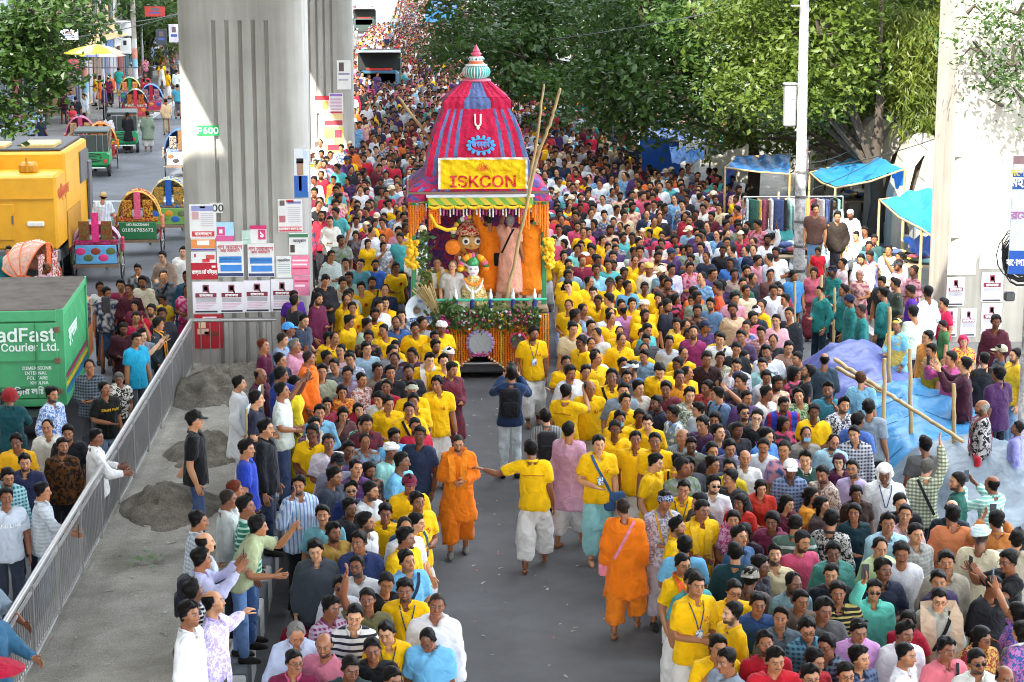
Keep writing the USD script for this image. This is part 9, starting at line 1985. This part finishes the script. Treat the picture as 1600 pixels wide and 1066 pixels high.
# == the rest of the throng: one mass
TOPC = ['#dcdcdc', '#d4d6dc', '#e2ded6', '#cfd6de', '#17181c', '#1e1f26', '#2a2a34', '#26304a', '#3a2430', '#6a1a2c', '#a02034', '#b8203a', '#3a5a8a', '#5a88b8', '#8ab4cc', '#6a6e74', '#8a8c90', '#a89a88', '#c8b490', '#2f5a4c', '#6a7a5a', '#4a3060', '#c88a9a', '#d0682a', '#c8a030', '#8a5a44', '#c04868', '#4aa0a0']
crs = np.random.default_rng(41); protos = []
PR = UsdGeom.Xform.Define(stage, '/World/crowd'); tag(PR, None, None, None, 'stuff'); tag(PR, 'dense throng of marching people filling the street behind the named figures', 'crowd')
CROWD_M = material('crowd_figures', {'a': attr_node(), 'g': ('texture_coordinate', {}), 'n': ('noise_texture', {'scale': 9.0, 'detail': 3.0, 'distortion': .8}), 'v': ('rgb_ramp', {'ramp': [(.25, (.78,) * 3), (.62, (1.04,) * 3)]}), 'x': ('mix', {'mix_type': 'multiply', 'fac': 1.0}), 'b': ('bump', {'strength': .6, 'distance': .04}), 'p': ('principled_bsdf', {'roughness': .75, 'specular_ior_level': .25})},
 [('a.color', 'x.color1'), ('g.object', 'n.vector'), ('n.fac', 'v.fac'), ('v.color', 'x.color2'), ('x.color', 'p.base_color'), ('n.fac', 'b.height'), ('b.normal', 'p.normal')])
pts_i = UsdGeom.PointInstancer.Define(stage, '/World/crowd/figures'); UsdGeom.Scope.Define(stage, '/World/crowd/figures/kinds')
for k in range(48):
 fem = int(k % 9 == 4); yel = k in (7, 23, 31); c = str(crs.choice(TOPC)); c2 = str(crs.choice(TOPC))
 sp = dict(top=('polo', '#f2bd04', None) if yel else ('sari', c, f'print:{c2}') if fem else (str(crs.choice(['tee', 'shirt', 'shirt', 'polo', 'tee', 'kurta'])), c, f'print:{c2}' if crs.random() < .25 else None), bot=('dhoti', '#dddbd8') if yel else ('skirt', c2) if fem else ('trousers', str(crs.choice(['#2a2a30', '#20242c', '#3a3a40', '#34405a', '#8a8478']))),
  hair='long' if fem else str(crs.choice(['short', 'quiff', 'mop', 'curly', 'short', 'receding'])), fem=fem, beard=0 if fem else int(crs.choice([0, 1, 2, 3])), seed=500 + k, h=1.53 if fem else float(crs.uniform(1.6, 1.73)), arms=tuple(crs.choice(['hang', 'hang2', 'clasp', 'hang'] + (['film'] if k % 13 == 0 else [])  , 2)), h0=.046)
 if k % 17 == 3: sp['hat'] = (str(crs.choice(['cap', 'turban', 'skullcap'])), str(crs.choice(['#e6e4e0', '#d8c8a8', '#26304a'])))
 parts, _ = build_person(sp, False); v, f, T = tints(parts)
 m = usdkit.mesh(stage, f'/World/crowd/figures/kinds/figure_{k:03d}', (v, f), CROWD_M, True); UsdGeom.PrimvarsAPI(m).CreatePrimvar('tint', Sdf.ValueTypeNames.Color3fArray, 'vertex').Set(Vt.Vec3fArray.FromNumpy(T.astype(np.float32))); protos.append(m.GetPath())
from shapely import contains_xy
HEADPOLY = [Polygon([(470, 770), (525, 830), (500, 950), (455, 1066), (700, 1066), (690, 950), (665, 860), (640, 770), (655, 680), (690, 610), (715, 560), (640, 480), (560, 420), (535, 430), (500, 540), (490, 640)]),
   Polygon([(875, 420), (868, 560), (925, 640), (985, 690), (1030, 800), (1070, 900), (1120, 1000), (1130, 1066), (1600, 1066), (1600, 900), (1480, 830), (1400, 800), (1300, 690), (1240, 560), (1235, 480), (1210, 400), (1190, 350), (1100, 300), (880, 330)])]
def inside(x, y, z=1.55):
 v = np.stack([x, y, np.full_like(x, z)], -1) - [0, 0, CAM_H]; dz = v @ FWD; return 800 + FPX * (v @ RIGHT) / dz, 533 - FPX * (v @ UP) / dz
cand = []
for (x0, x1, y0, y1, den) in ((-1.7, 9.3, 18, 41, 5.5), (-1.65, 9.3, 41, 66, 4.6), (-1.65, 9.2, 66, 110, 3.4), (-1.6, 9.2, 110, 200, 2.2), (-2.0, 9.0, 200, 420, 1.1), (9.7, 13.0, 44, 110, .8), (-3.85, -1.7, 43, 190, 1.5), (-17, -13.6, 76, 200, .16), (-12, -5, 130, 300, .04)):
 n = int((x1 - x0) * (y1 - y0) * den); cand.append(np.column_stack([crs.uniform(x0, x1, n), crs.uniform(y0, y1, n)]))
cand = np.vstack(cand); hx, hy = inside(cand[:, 0], cand[:, 1])
ok = (cand[:, 1] > 42.5) | np.any([contains_xy(p, hx, hy) for p in HEADPOLY], 0)
ok &= ~((cand[:, 0] > -.45) & (cand[:, 0] < 2.9) & (cand[:, 1] > 34.6) & (cand[:, 1] < 40.2))
ok &= ~((np.abs(cand[:, 0] + 1.75) < 1.6) & (cand[:, 1] > 102) & (cand[:, 1] < 109.5)) & ~((np.abs(cand[:, 0] + 4.9) < 1.5) & (cand[:, 1] > 201) & (cand[:, 1] < 208))
ok &= ~((cand[:, 1] > 22) & (cand[:, 1] < 34) & (cand[:, 0] > 6.1))
ok &= ~((cand[:, 1] > 40) & (cand[:, 1] < 46) & (np.abs(cand[:, 0] - 8.7) < .5)) & ~((cand[:, 0] > 9.3) & (cand[:, 0] < 13.1) & (cand[:, 1] < 58) & (cand[:, 1] > 36))
ok &= ~((cand[:, 0] < -1.8) & (cand[:, 0] > -4.2) & (cand[:, 1] > 62.8) & (cand[:, 1] < 66.2)) & ~((cand[:, 0] > 7.5) & (cand[:, 1] > 58) & (cand[:, 1] < 73))
cand = cand[ok]
from scipy.spatial import cKDTree
cand = cand[cKDTree(place[:, :2]).query(cand)[0] > .40]
sel = []; cell = {}
for p in cand:
 r = .40 if p[1] < 66 else .46; g = (int(p[0] // .5), int(p[1] // .5))
 if all(np.hypot(*(p - q)) > r for i in (-1, 0, 1) for j in (-1, 0, 1) for q in cell.get((g[0] + i, g[1] + j), ())): cell.setdefault(g, []).append(p); sel.append(p)
sel = np.array(sel); n = len(sel)
zz = np.where((sel[:, 0] > 9.6) | (sel[:, 0] < -13.2), .13, np.where((sel[:, 0] < -1.75) & (sel[:, 0] > -4.3), .40, 0.0)); ang = np.where(sel[:, 0] < -4.5, crs.uniform(-180, 180, n), np.where(sel[:, 0] > 6, crs.normal(-25, 40, n), crs.normal(0, 22, n)))
pts_i.CreatePositionsAttr(Vt.Vec3fArray.FromNumpy(np.column_stack([sel, zz]).astype(np.float32)))
a2 = np.radians(ang) / 2; pts_i.CreateOrientationsAttr([Gf.Quath(float(c), 0, 0, float(s_)) for c, s_ in zip(np.cos(a2), np.sin(a2))])
sc_ = crs.uniform(.95, 1.05, n); pts_i.CreateScalesAttr(Vt.Vec3fArray.FromNumpy(np.column_stack([sc_] * 3).astype(np.float32)))
kind_ = crs.integers(0, 48, n); volz = ((sel[:, 0] > -1.7) & (sel[:, 0] < .1) & (sel[:, 1] > 21) & (sel[:, 1] < 40)) | ((sel[:, 0] > 2.7) & (sel[:, 0] < 4.7) & (sel[:, 1] > 25) & (sel[:, 1] < 44))
kind_ = np.where(volz & (crs.random(n) < np.where(sel[:, 0] > 1, .75, .5)), crs.choice([7, 23, 31], n), kind_)
pts_i.CreateProtoIndicesAttr(Vt.IntArray.FromNumpy(kind_.astype(np.int32))); pts_i.CreatePrototypesRel().SetTargets(protos)
if far_mesh.n: obj('marchers', far_mesh.get(), CROWD_M, PR, True, tint=np.vstack(far_tint))
print('people', len(single), 'far', len(FOLK) - len(single), 'mass', n)
